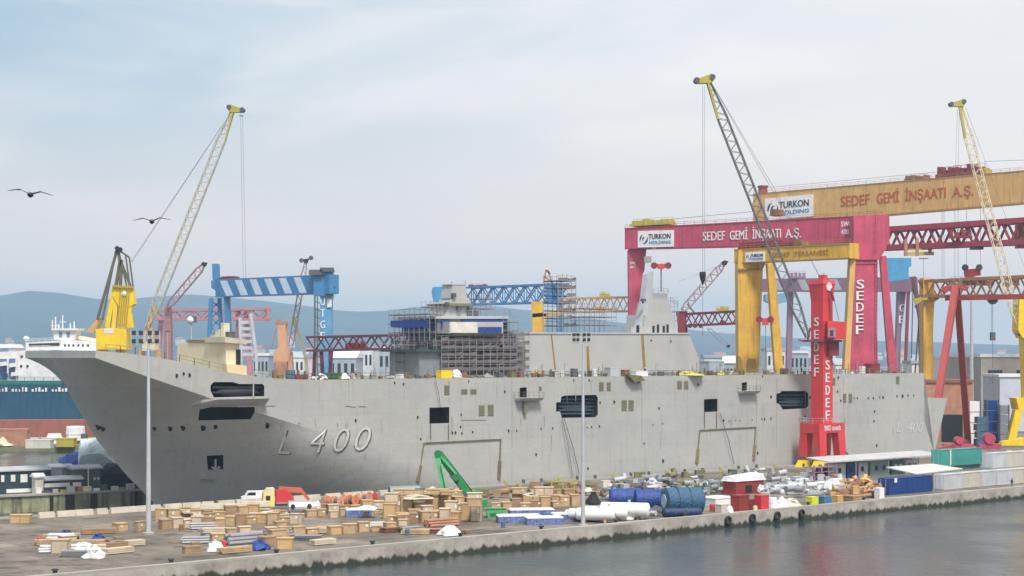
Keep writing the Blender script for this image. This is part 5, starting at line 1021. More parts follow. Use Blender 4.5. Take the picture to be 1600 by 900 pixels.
# thin masts
def mast(label, px, y0, D, r=.35, tee=0, name='lamp_mast'):
    g = thing(name, label, 'mast', GD(px, D), 0); mb = MB(); mb.tube(W(px, yfoot(D), D), W(px, y0, D), r, r*.5, 8); mb.build('pole', galv, g)
    if tee: mb = MB(); mb.bar(W(px, y0, D)-V(tee, 0, 0), W(px, y0, D)+V(tee, 0, 0), .5, .35); mb.build('lamp_arm', dgrey, g)
mast('grey tapering mast between the red A frame and the hook rope', 1518, 470, 620, .9); mast('tall thin lamp mast with a cross arm above the ochre column', 1443, 404, 620, .3, 1.7)
mast('thin lamp mast with forked arm left of the beige deck house', 262, 518, 500, .15, .7); g_ = thing('radar_mast', 'slim mast with a white radar ball left of the beige deck house', 'mast', GD(299, 420), 0)
mb = MB(); mb.tube(W(299, yfoot(420), 420), W(299, 506, 420), .25, .15, 8); mb.build('pole', galv, g_); mb = MB(); c = W(298, 500, 420); mb.lathe(c-V(0, 0, 1), V(0, 0, 1), [(0, .2), (.3, .8), (1, 1.05), (1.6, .8), (2, .15)], 14); mb.build('radar_ball', white, g_, smooth=60)
mb = MB(); mb.box(W(303, 504, 420), (1.2, 1, 1.6)); mb.build('radio_box', dgrey, g_)
# stacked ship parts behind the stern
for i, (px, y0, y1, w_, D, m, lb) in enumerate(((1520, 626, 690, 18, 480, white, 'stack of white wrapped parts behind the ship stern'), (1548, 624, 684, 18, 485, cblue, 'tall dark blue block section right of the white wrapped stack'), (1566, 632, 690, 14, 482, P('section_grey', (.2, .22, .27), .7), 'grey block section beside the yellow crane leg'), (1532, 650, 694, 16, 470, P('section_teal', (.05, .12, .2), .7), 'low teal block section in front of the blue one'))):
    w2 = w_/F*D; b0_ = GD(px, D); h = zat(y0, D)-2; g_ = thing('hull_section', lb, 'ship section', b0_, 0)
    for k in range(4): mb = MB(); mb.box(b0_+V(0, 0, h*k/4+.02), (w2*(.82+.16*((k+i) % 2)), 4, h/4-.25)); mb.build('layer', m, g_)
    mb = MB(); mb.bar(b0_+V(-w2/2, -2.1, 0), b0_+V(-w2/2, -2.1, h), .3); mb.bar(b0_+V(w2/2, -2.1, 0), b0_+V(w2/2, -2.1, h), .3); mb.build('post', dgrey, g_)
# crimson winch carts by the stern
for i, (px, r) in enumerate(((1497, 1.0), (1545, 1.5))):
    b0_ = GD(px, 455); g_ = thing('winch', 'crimson winch drum on a red sled, %s' % ('left one touching the A frame foot' if i == 0 else 'right one with the bigger drum'), 'winch', b0_, 0)
    mb = MB(); mb.box(b0_, (8-i*2, 2.5, 1.2)); mb.build('sled', pink, g_); mb = MB(); mb.tube(b0_+V(0, -1.6, 1.2+r), b0_+V(0, 1.6, 1.2+r), r, n=14); mb.build('drum', pink, g_)

# ================================================================== LEFT SIDE: ferry, floating dock, pier
fe = thing('ferry', 'white ferry with wheelhouse and lifeboat deck beyond the warship bow', 'ship', V(W(60, 600, 640).x, 640, 0), 0)
def fp(pts, D, dep, name, m, par=fe): mb = MB(); mb.prism([W(x, y, D) for x, y in pts], V(0, dep, 0)); return mb.build(name, m, par)
fh = fp([(-90, 552), (24, 549), (40, 547), (152, 549), (150, 640), (-90, 640)], 640, 18, 'hull', white)
fp([(40, 535), (95, 532), (95, 546.5), (40, 546.5)], 642, 14, 'upper_deck', white); fp([(45, 537), (93, 535.5), (93, 540), (45, 541)], 641.8, .3, 'window_band', glass)
fp([(95, 530), (150, 534), (150, 548.5), (95, 546.5)], 643, 12, 'cabin_block', white)
for x in (100, 106, 113, 121, 128, 136): fp([(x, 538), (x+3, 538), (x+3, 541.5), (x, 541.5)], 642.9, .2, 'window', glass)
fp([(83, 516), (119, 516), (117, 531), (84, 531)], 644, 8, 'wheelhouse', white)
for x in (92, 104): fp([(x, 519), (x+5, 519), (x+5, 527), (x, 527)], 643.9, .2, 'window', P('wheelhouse_glass', (.15, .25, .3), .2), fe)
fp([(80, 513), (122, 513), (122, 516), (80, 516)], 643, 10, 'wheelhouse_roof', white)
for x, y in ((82, 500), (87, 495), (98, 492), (110, 505), (116, 502), (92, 506)): mb = MB(); mb.bar(W(x, 514, 646), W(x, y, 646), .4); mb.build('mast_pole', white, fe)
mb = MB(); mb.bar(W(79, 509, 646), W(90, 509, 646), .3); mb.bar(W(93, 503, 646), W(103, 503, 646), .3); mb.build('yard_arm', white, fe)
fp([(118, 524), (150, 530), (150, 534), (118, 530)], 646, 6, 'funnel_casing', cream)
mb = MB(); mb.lathe(W(41, 529, 643)-V(0, 0, 1), V(0, 0, 1), [(0, .3), (.4, 1), (1, 1.2), (1.6, 1), (2, .2)], 12); mb.build('radar_dome', white, fe)
fp([(-60, 536), (22, 538), (26, 543), (-60, 545)], 645, 10, 'rear_deck', white)
fp([(-40, 562), (26, 560), (28, 592), (-40, 596)], 639.9, .25, 'boat_bay', P('bay_bluegrey', (.12, .16, .28), .7))
for x, y in ((0, 566), (14, 568), (2, 584), (17, 582)): fp([(x, y), (x+9, y-1), (x+10, y+5), (x, y+6)], 638, 2.2, 'lifeboat', (white, cblue)[x % 2 == 0 and y > 575])
for x in (-8, 11, 24): fp([(x, 560), (x+2, 560), (x+2, 594), (x, 594)], 638.8, 1, 'davit', white)
mb = MB(); rail(mb, [W(30, 546, 640), W(78, 545, 640)], 1.3, 2.5, .15); rail(mb, [W(40, 535, 642), W(82, 533, 642)], 1.3, 2.5, .15); mb.build('railing', white, fe)
for x, y in ((34, 557), (43, 572), (33, 572)): mb = MB(); mb.tube(W(x, y, 639.8), W(x, y, 640.3), .5, n=10); mb.build('porthole', portm, fe)
fd = thing('floating_dock', 'floating dock with navy blue wall and rust red base holding the white ferry', 'floating dock', V(W(20, 600, 560).x, 560, 0), 0)
dockb = P('dock_blue', (.012, .08, .14), .6, streak=.6, scol=(.015, .04, .09), sthr=.5)
fp([(-120, 601), (118, 601), (128, 625), (131, 656), (-120, 657)], 556, 10, 'wall', dockb, fd)
fp([(-120, 657), (133, 656), (140, 690), (-120, 692)], 550, 60, 'pontoon', P('dock_red', (.36, .12, .09), .8, streak=.5, scol=(.2, .1, .08), sthr=.5), fd)
fp([(-120, 595), (100, 595), (96, 601), (-120, 601)], 555.9, 8, 'green_walkway', P('walkway_green', (.02, .16, .14), .6), fd)
mb = MB(); rnd = random.Random(4)
for k in range(26):
    x = -6+k*5.2
    if k % 6 == 4: continue
    mb = MB(); mb.box(W(x, 612, 555.8), (rnd.uniform(.3, .8), .15, rnd.uniform(.7, 1.6))); mb.build('worn_white_mark', white, fd)
mb = MB(); rail(mb, [W(-80, 595, 556), W(98, 595, 556)], 1.2, 3, .15); mb.build('railing', P('walkway_green', (.02, .16, .14), .6), fd)
# floating work platform with small boats
pf_ = thing('work_pontoon', 'cluttered low work pontoon moored in front of the floating dock', 'pontoon', V(W(80, 700, 480).x, 480, 0), 0)
fp([(-60, 700), (45, 698), (150, 694), (152, 699), (130, 706), (40, 711), (-60, 712)], 476, 8, 'deck', P('pontoon_olive', (.20, .20, .13), .9, var=.3), pf_)
def clutter(label, name, cat, px, py, z, w_, d_, h_, mat, rz=0., group=None, kind='box'):
    """one small countable thing standing at a ground pixel"""
    p = G(px, py, z) if not isinstance(px, Vector) else px; mb = MB()
    if kind == 'box': mb.box(p, (w_, d_, h_*.9), rz); mb.box(p+V(0, 0, h_*.9+.003), (w_*1.04, d_*1.04, h_*.1), rz)
    elif kind == 'boat': 
        M = Matrix.Rotation(rz, 3, 'Z'); o1 = [(-.5, -.35), (.3, -.4), (.55, 0), (.3, .4), (-.5, .35)]
        mb.hexa([p+M @ V(x*w_*.8, y*d_*.7, 0) for x, y in ((-.5, -.4), (.35, -.4), (.35, .4), (-.5, .4))], [p+M @ V(x*w_, y*d_, h_*.55) for x, y in ((-.5, -.5), (.5, -.15), (.5, .15), (-.5, .5))]); mb.box(p+V(0, 0, h_*.55), (w_*.35, d_*.6, h_*.45), rz, top=(w_*.28, d_*.5))
    elif kind == 'cyl': mb.lathe(p, V(0, 0, 1), [(0, w_*.5), (h_*.05, w_*.52), (h_*.5, w_*.5), (h_*.52, w_*.53), (h_*.95, w_*.5), (h_, w_*.45)], 12)
    elif kind == 'heap':
        r_ = random.Random(int(p.x*10)); n = 9
        pr = [(0, w_*.5), (h_*.35, w_*.42), (h_*.7, w_*.25), (h_, w_*.06)]; mb.lathe(p, V(0, 0, 1), pr, n)
        mb.v = [v+V(r_.uniform(-.15, .15)*w_, r_.uniform(-.15, .15)*w_, r_.uniform(0, .12)*h_) for v in mb.v]
    o = mb.build(name, mat); M = Matrix.Translation(-p); o.data.transform(Matrix.Rotation(-rz, 4, 'Z') @ M); o.location = p; o.rotation_euler = (0, 0, rz); return tag(o, label, cat, group)
for i, (px, py, w_, h_, m, nm, cat, k, lb) in enumerate(((20, 697, 9, 5, rustl, 'hut', 'hut', 'box', 'rust red hut with slanting roof on the work pontoon'), (8, 697, 6, 3.4, cream, 'tarp_heap', 'heap', 'heap', 'cream covered heap left of the rust red hut'), (62, 700, 7, 2.4, offw, 'deck_box', 'box', 'box', 'cream box on the near edge of the work pontoon'),
        (85, 693, 12, 3, white, 'workboat', 'boat', 'boat', 'white workboat moored in the middle of the work pontoon'), (118, 692, 5.5, 5, white, 'storage_tank', 'tank', 'cyl', 'white round topped tank on the work pontoon'), (140, 694, 8, 2.0, olive, 'workboat', 'boat', 'boat', 'olive workboat at the right end of the pontoon'), (104, 698, 5, 2.5, olive, 'deck_box', 'box', 'box', 'olive box left of the white tank'),
        (48, 696, 5, 2.2, greytarp, 'deck_box', 'box', 'box', 'pale blue box right of the rust red hut'), (132, 697, 2, 3.6, dgrey, 'bollard', 'bollard', 'cyl', 'dark bollard right of the white tank'))): clutter(lb, nm, cat, px, py, 1.3, w_, 3.5, h_, m, 0, None, k)
# pier on the left
pa, pb_ = GD(-120, 281, 0), GD(240, 303, 0); dd = (pb_-pa).normalized(); nn = V(-dd.y, dd.x, 0); TP = math.atan2(dd.y, dd.x)
mb = MB(); mb.prism([pa+V(0, 0, -3), pb_+V(0, 0, -3), pb_+nn*14-dd*6+V(0, 0, -3), pb_+nn*22-dd*22+V(0, 0, -3), pa+nn*26+V(0, 0, -3)], V(0, 0, 5.8)); pr = tag(mb.build('pier', moss), 'mossy concrete pier with dark sheds at the left edge', 'pier')
pr['_l'] = (0, 0, 0); pr['_r'] = 0.0
mb = MB(); mb.prism([pa-nn*.3+V(0, 0, 2.8), pb_-nn*.3+V(0, 0, 2.8), pb_+nn*.9+V(0, 0, 2.8), pa+nn*.9+V(0, 0, 2.8)], V(0, 0, .35)); mb.build('coping', concrete, pr)
def pp(px, back, z=2.8): a = (px-CX)/F; u_ = (a*(pa.y+nn.y*back)-(pa.x+nn.x*back))/(dd.x-a*dd.y); q = pa+nn*back+dd*u_; return V(q.x, q.y, z)
for i, px in enumerate((80, 107, 113, 146, 212)): 
    mb = MB(); a = pp(px, -.02, 0)-nn*.2; mb.box(a, (.5+(i % 2)*.6, .5, 2.7), TP); mb.build('fender_post', portm, pr)
def pbox(label, name, cat, px0, px1, back, h, dep, mat, z=2.8, wins=(), wm=None, roof=None, arch=False):
    a, b_ = pp(px0, back, z), pp(px1, back, z); w_ = (b_-a).length; c = (a+b_)/2+nn*dep/2; g = thing(name, label, cat, c, TP); mb = MB(); mb.box(c, (w_, dep, h), TP); mb.build('wall', mat, g)
    if roof: mb = MB(); mb.prism([a-nn*.3-dd*.3+V(0, 0, h+.01), a-nn*.3-dd*.3+V(0, 0, h+.25), a+nn*dep/2-dd*.3+V(0, 0, h+.75), a+nn*(dep+.3)-dd*.3+V(0, 0, h+.25), a+nn*(dep+.3)-dd*.3+V(0, 0, h+.01)], dd*(w_+.6)); mb.build('roof', roof, g)
    for (u0, u1, v0, v1) in wins:
        mb = MB(); q = a+dd*w_*u0+V(0, 0, h*v0)-nn*.06; e1 = dd*w_*(u1-u0); e2 = V(0, 0, h*(v1-v0)); mb.prism([q, q+e1, q+e1+e2, q+e2], nn*.09); mb.build('window', wm or white, g)
    return g
pbox('long dark blue shed with white square windows on the pier', 'shed', 'shed', -60, 78, 6, 4.0, 5, shed, wins=((.44, .475, .55, .85), (.55, .60, .55, .85), (.66, .74, .5, .85), (.50, .86, .05, .22)), roof=P('shed_roof', (.4, .42, .44), .7))  # window panels in plain white paint
pbox('low brown cabin with a white stripe on the pier', 'cabin', 'cabin', 68, 128, 3, 2.3, 3, P('cabin_brown', (.08, .06, .07), .7), wins=((.02, .68, .5, .8), (.76, .98, .45, .8)), roof=lgrey)
pbox('dark grey metal shed in the middle of the pier', 'shed', 'shed', 116, 158, 4.5, 4.0, 4, shed2, wins=((.72, .79, .5, .62), (.86, .92, .5, .62)), roof=P('shed_roof', (.4, .42, .44), .7))
pbox('small white hut behind the brown cabin', 'hut', 'hut', 80, 96, 8, 4.2, 2, lgrey, roof=white); pbox('second small white hut right of the first one', 'hut', 'hut', 98, 112, 9.5, 4.0, 2, offw, roof=lgrey)
pbox('small cream hut left of the dark grey shed', 'hut', 'hut', 55, 68, 2.5, 3.0, 2, offw, roof=white)
def draped(label, name, pts_, mat, seed):
    """cloth draped heap: profile polygon along the pier, rounded across"""
    r_ = random.Random(seed); mb = MB(); vs = []; nb = 7; n = len(pts_)
    for j in range(nb):
        k = math.sin(math.pi*j/(nb-1))*.35+.65
        for (px, h, back, dep) in pts_: q = pp(px, back+dep*j/(nb-1), 2.8); vs.append(q+V(0, 0, max(0, h*k*(1+r_.uniform(-.07, .07)) if h > 0 else 0)))
    fs = [(j*n+i, j*n+i+1, (j+1)*n+i+1, (j+1)*n+i) for j in range(nb-1) for i in range(n-1)]
    fs += [tuple(range(n)), tuple(range(nb*n-1, (nb-1)*n-1, -1))]+[(j*n, (j+1)*n, (j+1)*n+n-1, j*n+n-1) for j in range(nb-1)]
    mb.add(vs, fs); o = single(name, mb, mat, label, 'covered heap'); return o
pts_ = [(155, 0, 5, 6), (158, 3.6, 5, 6), (168, 4.6, 5, 6), (185, 4.5, 5, 6), (200, 4.4, 5, 6), (210, 2.6, 5, 6), (222, .8, 5, 6), (226, 0, 5, 6)]
draped('black netting draped over a heap at the end of the pier', 'netting_heap', pts_, P('black_net', (.03, .028, .04), .9, var=.4), 3)
pts_ = [(121, 0, 12, 7), (122, 6.5, 12, 7), (126, 8.8, 12, 7), (140, 9.3, 12, 7), (156, 9.2, 12, 7), (166, 8.3, 12, 7), (176, 6.8, 12, 7), (190, 5.2, 12, 7), (196, 4.4, 12, 7), (198, 0, 12, 7)]
draped('crumpled pale blue and white sheet wrapping a boat on the pier', 'wrapped_boat', pts_, greytarp, 5)
pts_ = [(88, 0, 13, 4), (92, 5.2, 13, 4), (104, 6.4, 13, 4), (124, 6.4, 13, 4), (128, 0, 13, 4)]
draped('royal blue tarpaulin heap left of the pale wrapped boat', 'tarp_heap', pts_, tarpb, 6)
mb = MB(); q = pp(138, 2.5); mb.tube(q, q+V(0, 0, 5.2), .09, n=6); mb.bar(q+V(0, 0, 4.2)-dd*.8, q+V(0, 0, 4.2)+dd*.8, .1); single('flag_pole', mb, white, 'white pole with a cross bar in front of the dark grey shed', 'pole')
RN = random.Random(9)
cm_ = [white, dgrey, offw, olive, lgrey, rustl, cream]
for i in range(12):
    px = 60+13*i+RN.uniform(-3, 3); p = pp(px, RN.uniform(.9, 1.8)); m = cm_[i % 7]
    clutter('small %s crate at the pier edge, %s from the left' % (['white', 'black', 'cream', 'olive', 'grey', 'rusty', 'cream'][i % 7], ORD[i]), 'pier_crate', 'crate', p, 0, 0, RN.uniform(.8, 1.8), .8, RN.uniform(.6, 1.4), m, TP, 'crates along the pier edge')

# ================================================================== ON THE WARSHIP'S DECK
dh = thing('deck_house', 'beige temporary deck house on the foredeck behind the ski jump', 'deck house', ST(355, 588, 6), TH)
mb = MB(); stpoly([(353, 535), (374, 537), (374, 590), (353, 590)], 4, 21, mb); mb.build('wall', cream, dh)
mb = MB(); stpoly([(351, 526), (386, 531), (386, 538), (351, 535)], 3.2, 10, mb); stpoly([(352, 529), (372, 531), (372, 535.5), (352, 533)], 10, 21.8, mb); mb.build('roof', P('roof_cream', (.50, .47, .36), .8, streak=.3), dh)
mb = MB(); stpoly([(370, 546), (376, 546), (376, 572), (370, 572)], 3.7, 3.99, mb); mb.build('door', dark, dh)
mb = MB(); stpoly([(354, 569), (385, 571), (386, 594), (356, 590)], 2.2, 4, mb); mb.build('porch', P('porch_cream', (.74, .58, .36), .8), dh)
mb = MB(); a = ST(353, 533, 4)-U*.12; mb.prism([a+Vn*x+V(0, 0, z) for x, z in ((5, -.35), (13, -.2), (13, .35), (5, .3))], -U*.05); mb.build('vent_strip', vent, dh)
for i, (x, y, t, w_, h_, m) in enumerate(((345, 529, 9, 1.6, 1.6, offw), (352, 526, 7, 1.2, 2.4, cream), (360, 529, 6, 1.4, 1.2, dgrey), (338, 530, 13, 1.8, .8, offw))):
    p = ST(x, y, t); clutter('%s unit on the beige deck house roof, %s from the left' % (['cream low', 'tall cream', 'dark', 'flat cream'][i], ['second', 'third', 'last', 'first'][i]), 'roof_unit', 'roof unit', p, 0, 0, w_, w_*.8, h_, m, TH, 'units on the deck house roof')
def dk(px, t=2.0):
    p = ST(px, 585, t); s_ = (p-P1).dot(U); return V(p.x, p.y, interp(deck_tab, s_)+.015)
def dput(label, name, cat, px, t, w_, d_, h_, m, kind='box', group=None): return clutter(label, name, cat, dk(px, t), 0, 0, w_, d_, h_, m, TH, group, kind)
dput('bright yellow crate on the deck in front of the forward island', 'deck_crate', 'crate', 694, 2.5, 2.6, 1.6, 1.5, bright); dput('white sacks pile right of the yellow deck crate', 'sack_pile', 'sacks', 712, 2.5, 2.8, 1.6, 1.5, white, 'heap')
dput('dark green awning table on the foredeck', 'work_table', 'table', 522, 3, 5.0, 2.0, 1.2, P('awning_green', (.02, .10, .05), .7)); dput('steel blue drum on the foredeck near the salmon tower', 'drum', 'drum', 454, 3, 1.7, 1.7, 1.7, P('drum_blue', (.06, .13, .22), .6), 'cyl')
dput('dark red pallet of gear on the foredeck right of the blue drum', 'gear_pallet', 'pallet', 468, 3, 2.6, 1.6, .9, dred); dput('white cloth covered gear right of the red pallet', 'covered_gear', 'covered gear', 502, 2, 2.2, 1.5, 1.0, white, 'heap')
dput('white cloth covered gear right of the green table', 'covered_gear', 'covered gear', 538, 2, 2.0, 1.3, 1.1, white, 'heap'); dput('large pale grey box on the deck edge right of the near floodlight mast', 'deck_box', 'box', 957, .9, 3.0, 1.8, 1.9, lgrey)
dput('low white box on the deck below the brown rust seam', 'deck_box', 'box', 999, 1.0, 3.6, 1.6, 1.1, white); dput('long yellow sacks pile near the aft island corner', 'sack_pile', 'sacks', 1076, 2.0, 5.5, 1.5, .9, P('sack_yellow', (.50, .47, .10), .8), 'heap'); dput('short yellow sacks pile left of the golden gantry leg', 'sack_pile', 'sacks', 1127, 2.0, 2.2, 1.4, .9, P('sack_yellow', (.50, .47, .10), .8), 'heap')
dput('grey block on deck at the foot of the aft island corner', 'deck_box', 'box', 1112, 6, 5, 3, 3.2, wgrey); dput('dark red hatch box in front of the crimson leg', 'deck_box', 'box', 1363, 3, 3.6, 2, 2.4, dred); dput('small white locker left of the dark red hatch box', 'deck_locker', 'locker', 1347, 3, 1.2, 1, 1.7, white)
dput('white locker with a lid left of the rust seam on deck', 'deck_locker', 'locker', 927, 1.5, .9, .8, 1.6, white); dput('black cable reel on the deck left of the floodlight mast', 'cable_reel', 'cable reel', 897, 2, 1.5, 1.3, 1.7, dgrey, 'cyl')
RN = random.Random(21)
names = [('gas_bottle', 'gas bottle', 'cyl', .45, 1.5), ('tool_box', 'tool box', 'box', 1.1, .8), ('cable_heap', 'cable heap', 'heap', 1.8, .7), ('bollard', 'bollard', 'cyl', .7, .9), ('deck_crate', 'crate', 'box', 1.4, 1.2)]
cols_ = [('dark', dgrey), ('olive', deckolive), ('rusty', rust), ('white', white), ('grey', greym), ('brown', P('deck_brown', (.13, .09, .06), .8))]
zones = [(395, 600, 'on the foredeck edge', 16), (600, 806, 'beside the scaffolded island', 22), (806, 1000, 'along the front half of the aft island', 24), (1000, 1160, 'along the rear half of the aft island', 24), (1190, 1415, 'on the stern part of the deck', 22)]
for a, b_, zn, n in zones:
    for i in range(n):
        px = a+(b_-a)*(i+.5)/n+RN.uniform(-3, 3); k = RN.randrange(5); c_ = RN.randrange(6); nm, cat, kd, w_, h_ = names[k]
        f_ = RN.uniform(.45, 1.15); dput('%s %s standing %s' % (cols_[c_][0], cat, zn), nm, cat, px, RN.uniform(.9, 5), w_*f_, w_*f_*.8, h_*f_, cols_[c_][1], kd, '%s %ss %s' % (cols_[c_][0], cat, zn))
for a, b_, lb in ((395, 640, 'rusty pipe railing along the foredeck edge'), (806, 945, 'rusty pipe railing beside the front half of the aft island'), (1010, 1415, 'rusty pipe railing along the stern half of the deck edge'), (165, 350, 'thin railing along the ski jump edge')):
    mb = MB(); pts_ = [dk(a+(b_-a)*k/8, .35) for k in range(9)]; rail(mb, pts_, 1.15, 1.7, .09); single('deck_railing', mb, rustline if a > 200 else sfor, lb, 'railing', loc=tuple(pts_[0]))
for i in range(46):
    px = RN.choice([RN.uniform(395, 800), RN.uniform(806, 1160), RN.uniform(1190, 1415)]); b0_ = dk(px, RN.uniform(.6, 6)); hgt = RN.uniform(1.2, 3.0); mb = MB(); k = i % 3
    mb.tube(b0_, b0_+V(0, 0, hgt), .07, n=6); mb.box(b0_, (.4, .4, .08)); c_, m_ = (('rusty', rust), ('grey', greym), ('olive', deckolive))[k]
    if k == 1: mb.bar(b0_+V(0, 0, hgt), b0_+V(0, 0, hgt)+U*.9, .1)
    single('deck_stanchion', mb, m_, '%s upright post on the flight deck' % c_, 'post', '%s posts on the flight deck' % c_, loc=tuple(b0_))
# small chute hanging over the edge
mb = MB(); a = dk(975, 0); mb.prism([a+V(0, 0, .4), a+U*4+V(0, 0, .1), a+U*5-V(0, 0, 1.0), a+U*2-V(0, 0, 1.2)], -Vn*1.2); single('hanging_platform', mb, deckolive, 'small olive platform hanging over the deck edge under the aft island', 'platform')

# ================================================================== PEOPLE
def body_mesh():
    me = bpy.data.meshes.new('person'); bm = bmesh.new()
    J = [(0, 0, .95), (0, 0, 1.2), (0, 0, 1.42), (0, 0, 1.53), (0, .02, 1.63), (0, .02, 1.74), (-.11, 0, .9), (-.13, .04, .5), (-.14, 0, .08), (-.14, .12, .04), (.11, 0, .9), (.13, -.03, .5), (.15, -.05, .08), (.15, .08, .04),
         (-.2, 0, 1.4), (-.27, 0, 1.12), (-.25, .12, .88), (-.25, .17, .8), (.2, 0, 1.4), (.28, 0, 1.12), (.24, .15, .92), (.24, .2, .84)]
    E = [(0, 1), (1, 2), (2, 3), (3, 4), (4, 5), (0, 6), (6, 7), (7, 8), (8, 9), (0, 10), (10, 11), (11, 12), (12, 13), (2, 14), (14, 15), (15, 16), (16, 17), (2, 18), (18, 19), (19, 20), (20, 21)]
    rad = [.15, .15, .14, .06, .1, .09, .1, .07, .05, .05, .1, .07, .05, .05, .07, .05, .04, .04, .07, .05, .04, .04]
    vs = [bm.verts.new(j) for j in J]; [bm.edges.new((vs[a], vs[b_])) for a, b_ in E]; bm.to_mesh(me); bm.free()
    o = bpy.data.objects.new('p', me); COL.objects.link(o); sk = o.modifiers.new('s', 'SKIN'); 
    for i, r in enumerate(rad): me.skin_vertices[0].data[i].radius = (r, r*.8); me.skin_vertices[0].data[i].use_root = (i == 0)
    sb = o.modifiers.new('u', 'SUBSURF'); sb.levels = 1; dg = bpy.context.evaluated_depsgraph_get(); nm = bpy.data.meshes.new_from_object(o.evaluated_get(dg)); COL.objects.unlink(o); bpy.data.objects.remove(o)
    nm.materials.append(navy); nm.materials.append(skin)
    for p in nm.polygons:
        c = p.center; p.material_index = 1 if (c.z > 1.5 or c.z < .86 and abs(c.x) > .21) else 0
        p.use_smooth = True
    return nm
bmsh = body_mesh()
def person(label, loc, rz, vest, hel):
    o = bpy.data.objects.new('person', bmsh); COL.objects.link(o); o.location = loc; o.rotation_euler = (0, 0, rz); tag(o, label, 'person')
    mb = MB(); mb.lathe((0, 0, .98), V(0, 0, 1), [(0, .2), (.2, .185), (.4, .21), (.47, .12)], 12); mb.v = [V(v.x*1.15, v.y*.85, v.z) for v in mb.v]; mb.build('vest', vest, o, world=False, smooth=50)
    mb = MB(); mb.lathe((0, .02, 1.7), V(0, 0, 1), [(0, .15), (.02, .125), (.09, .1), (.13, .03)], 12); mb.build('helmet', hel, o, world=False, smooth=50)
person('worker in a yellow vest standing on the deck beside the front of the aft island', dk(838, 2), TH+2.6, hivis, white); person('worker in dark clothes standing on the deck below the first brown rust seam', dk(1008, 1.6), TH+3.0, navy, white)
person('worker in dark clothes standing on the quay before the white containers', gp(1581, -68.2), TH+2.9, navy, dgrey); person('worker in dark clothes on the stern deck left of the red crane tower', dk(1252, 3), TH+3.4, navy, white); person('worker in an orange vest on the foredeck near the green table', dk(556, 2), TH+2.8, orange, white)

# ================================================================== FLOODLIGHT MASTS
def flood(label, px, ytop, D, r0, r1, xs, ys, sz_):
    b0_ = GD(px, D); g = thing('floodlight_mast', label, 'floodlight mast', b0_, 0)
    mb = MB(); mb.tube(b0_, W(px, ytop+8, D), r0, r1, 16); mb.build('pole', galv, g, smooth=40); mb = MB(); mb.tube(b0_, b0_+V(0, 0, .3), r0*2.2, n=16); mb.build('base_flange', concrete, g)
    mb = MB()
    for y in ys: mb.bar(W(xs[0]-4, y+4.5, D), W(xs[-1]+4, y+4.5, D), .12, .1)
    for x in (xs[0]-4, (xs[0]+xs[-1])/2, xs[-1]+4): mb.bar(W(x, ys[0]-3, D), W(x, ys[-1]+7, D), .1)
    mb.bar(W(px, ytop+20, D), W(px, ys[0]-3, D), .2); mb.build('lamp_frame', lgrey, g)
    for y in ys:
        for x in xs:
            c = W(x, y, D-.2); h = sz_/F*D; mb = MB(); mb.hexa([c+V(i*h*.5, 0, j*h*.5) for i, j in ((-1, -1), (1, -1), (1, 1), (-1, 1))], [c+V(i*h*.32, .3, j*h*.32) for i, j in ((-1, -1), (1, -1), (1, 1), (-1, 1))]); o = mb.build('floodlight', black, g)
            mb = MB(); mb.hexa([c+V(i*h*.42, -.03, j*h*.42) for i, j in ((-1, -1), (1, -1), (1, 1), (-1, 1))], [c+V(i*h*.42, -.002, j*h*.42) for i, j in ((-1, -1), (1, -1), (1, 1), (-1, 1))]); mb.build('lens', glass, o)
flood('tall grey floodlight mast in front of the warship bow', 232, 520, 236, .38, .17, (209, 220, 234, 245), (520, 533), 6.5)
flood('tall grey floodlight mast in front of the middle of the warship', 911, 528, 247, .33, .15, (897, 903, 913, 920), (523, 531), 5)

# ================================================================== GULLS
def gull(label, px, py, D, span, roll):
    c = W(px, py, D); bm_ = MB(); bm_.lathe(V(-.0, .22, 0), V(0, -1, 0), [(-.12, .02), (0, .05), (.12, .085), (.3, .075), (.4, .05), (.46, .045), (.52, .03), (.58, .008)], 10)
    for s_ in (-1, 1):
        P0 = [(.05, .0, .02), (.28*span/1.3, -.04, .11), (.65*span/1.3, .12, .05)]; wd = [.14, .12, .02]
        for k in range(2):
            a, b2 = V(P0[k][0]*s_, P0[k][1], P0[k][2]), V(P0[k+1][0]*s_, P0[k+1][1], P0[k+1][2])
            bm_.hexa([a+V(0, -wd[k], 0), b2+V(0, -wd[k+1], 0), b2+V(0, wd[k+1], 0), a+V(0, wd[k], 0)], [a+V(0, -wd[k], .02), b2+V(0, -wd[k+1], .012), b2+V(0, wd[k+1], .012), a+V(0, wd[k], .02)])
    bm_.add([V(-.03, .34, 0), V(.03, .34, 0), V(.08, .48, 0), V(-.08, .48, 0), V(-.03, .34, .012), V(.03, .34, .012), V(.08, .48, .012), V(-.08, .48, .012)], [(0, 1, 2, 3), (4, 5, 6, 7), (0, 1, 5, 4), (1, 2, 6, 5), (2, 3, 7, 6), (3, 0, 4, 7)])
    o = bm_.build('seagull', P('gull_grey', (.10, .11, .12), .8), smooth=50); o.location = c; o.rotation_euler = (0, roll, .15); tag(o, label, 'bird')
gull('gliding seagull farthest left in the sky', 47, 304, 50, 1.35, R(6)); gull('gliding seagull near the pendant ropes of the cream boom', 237, 346, 58, 1.3, R(-2))
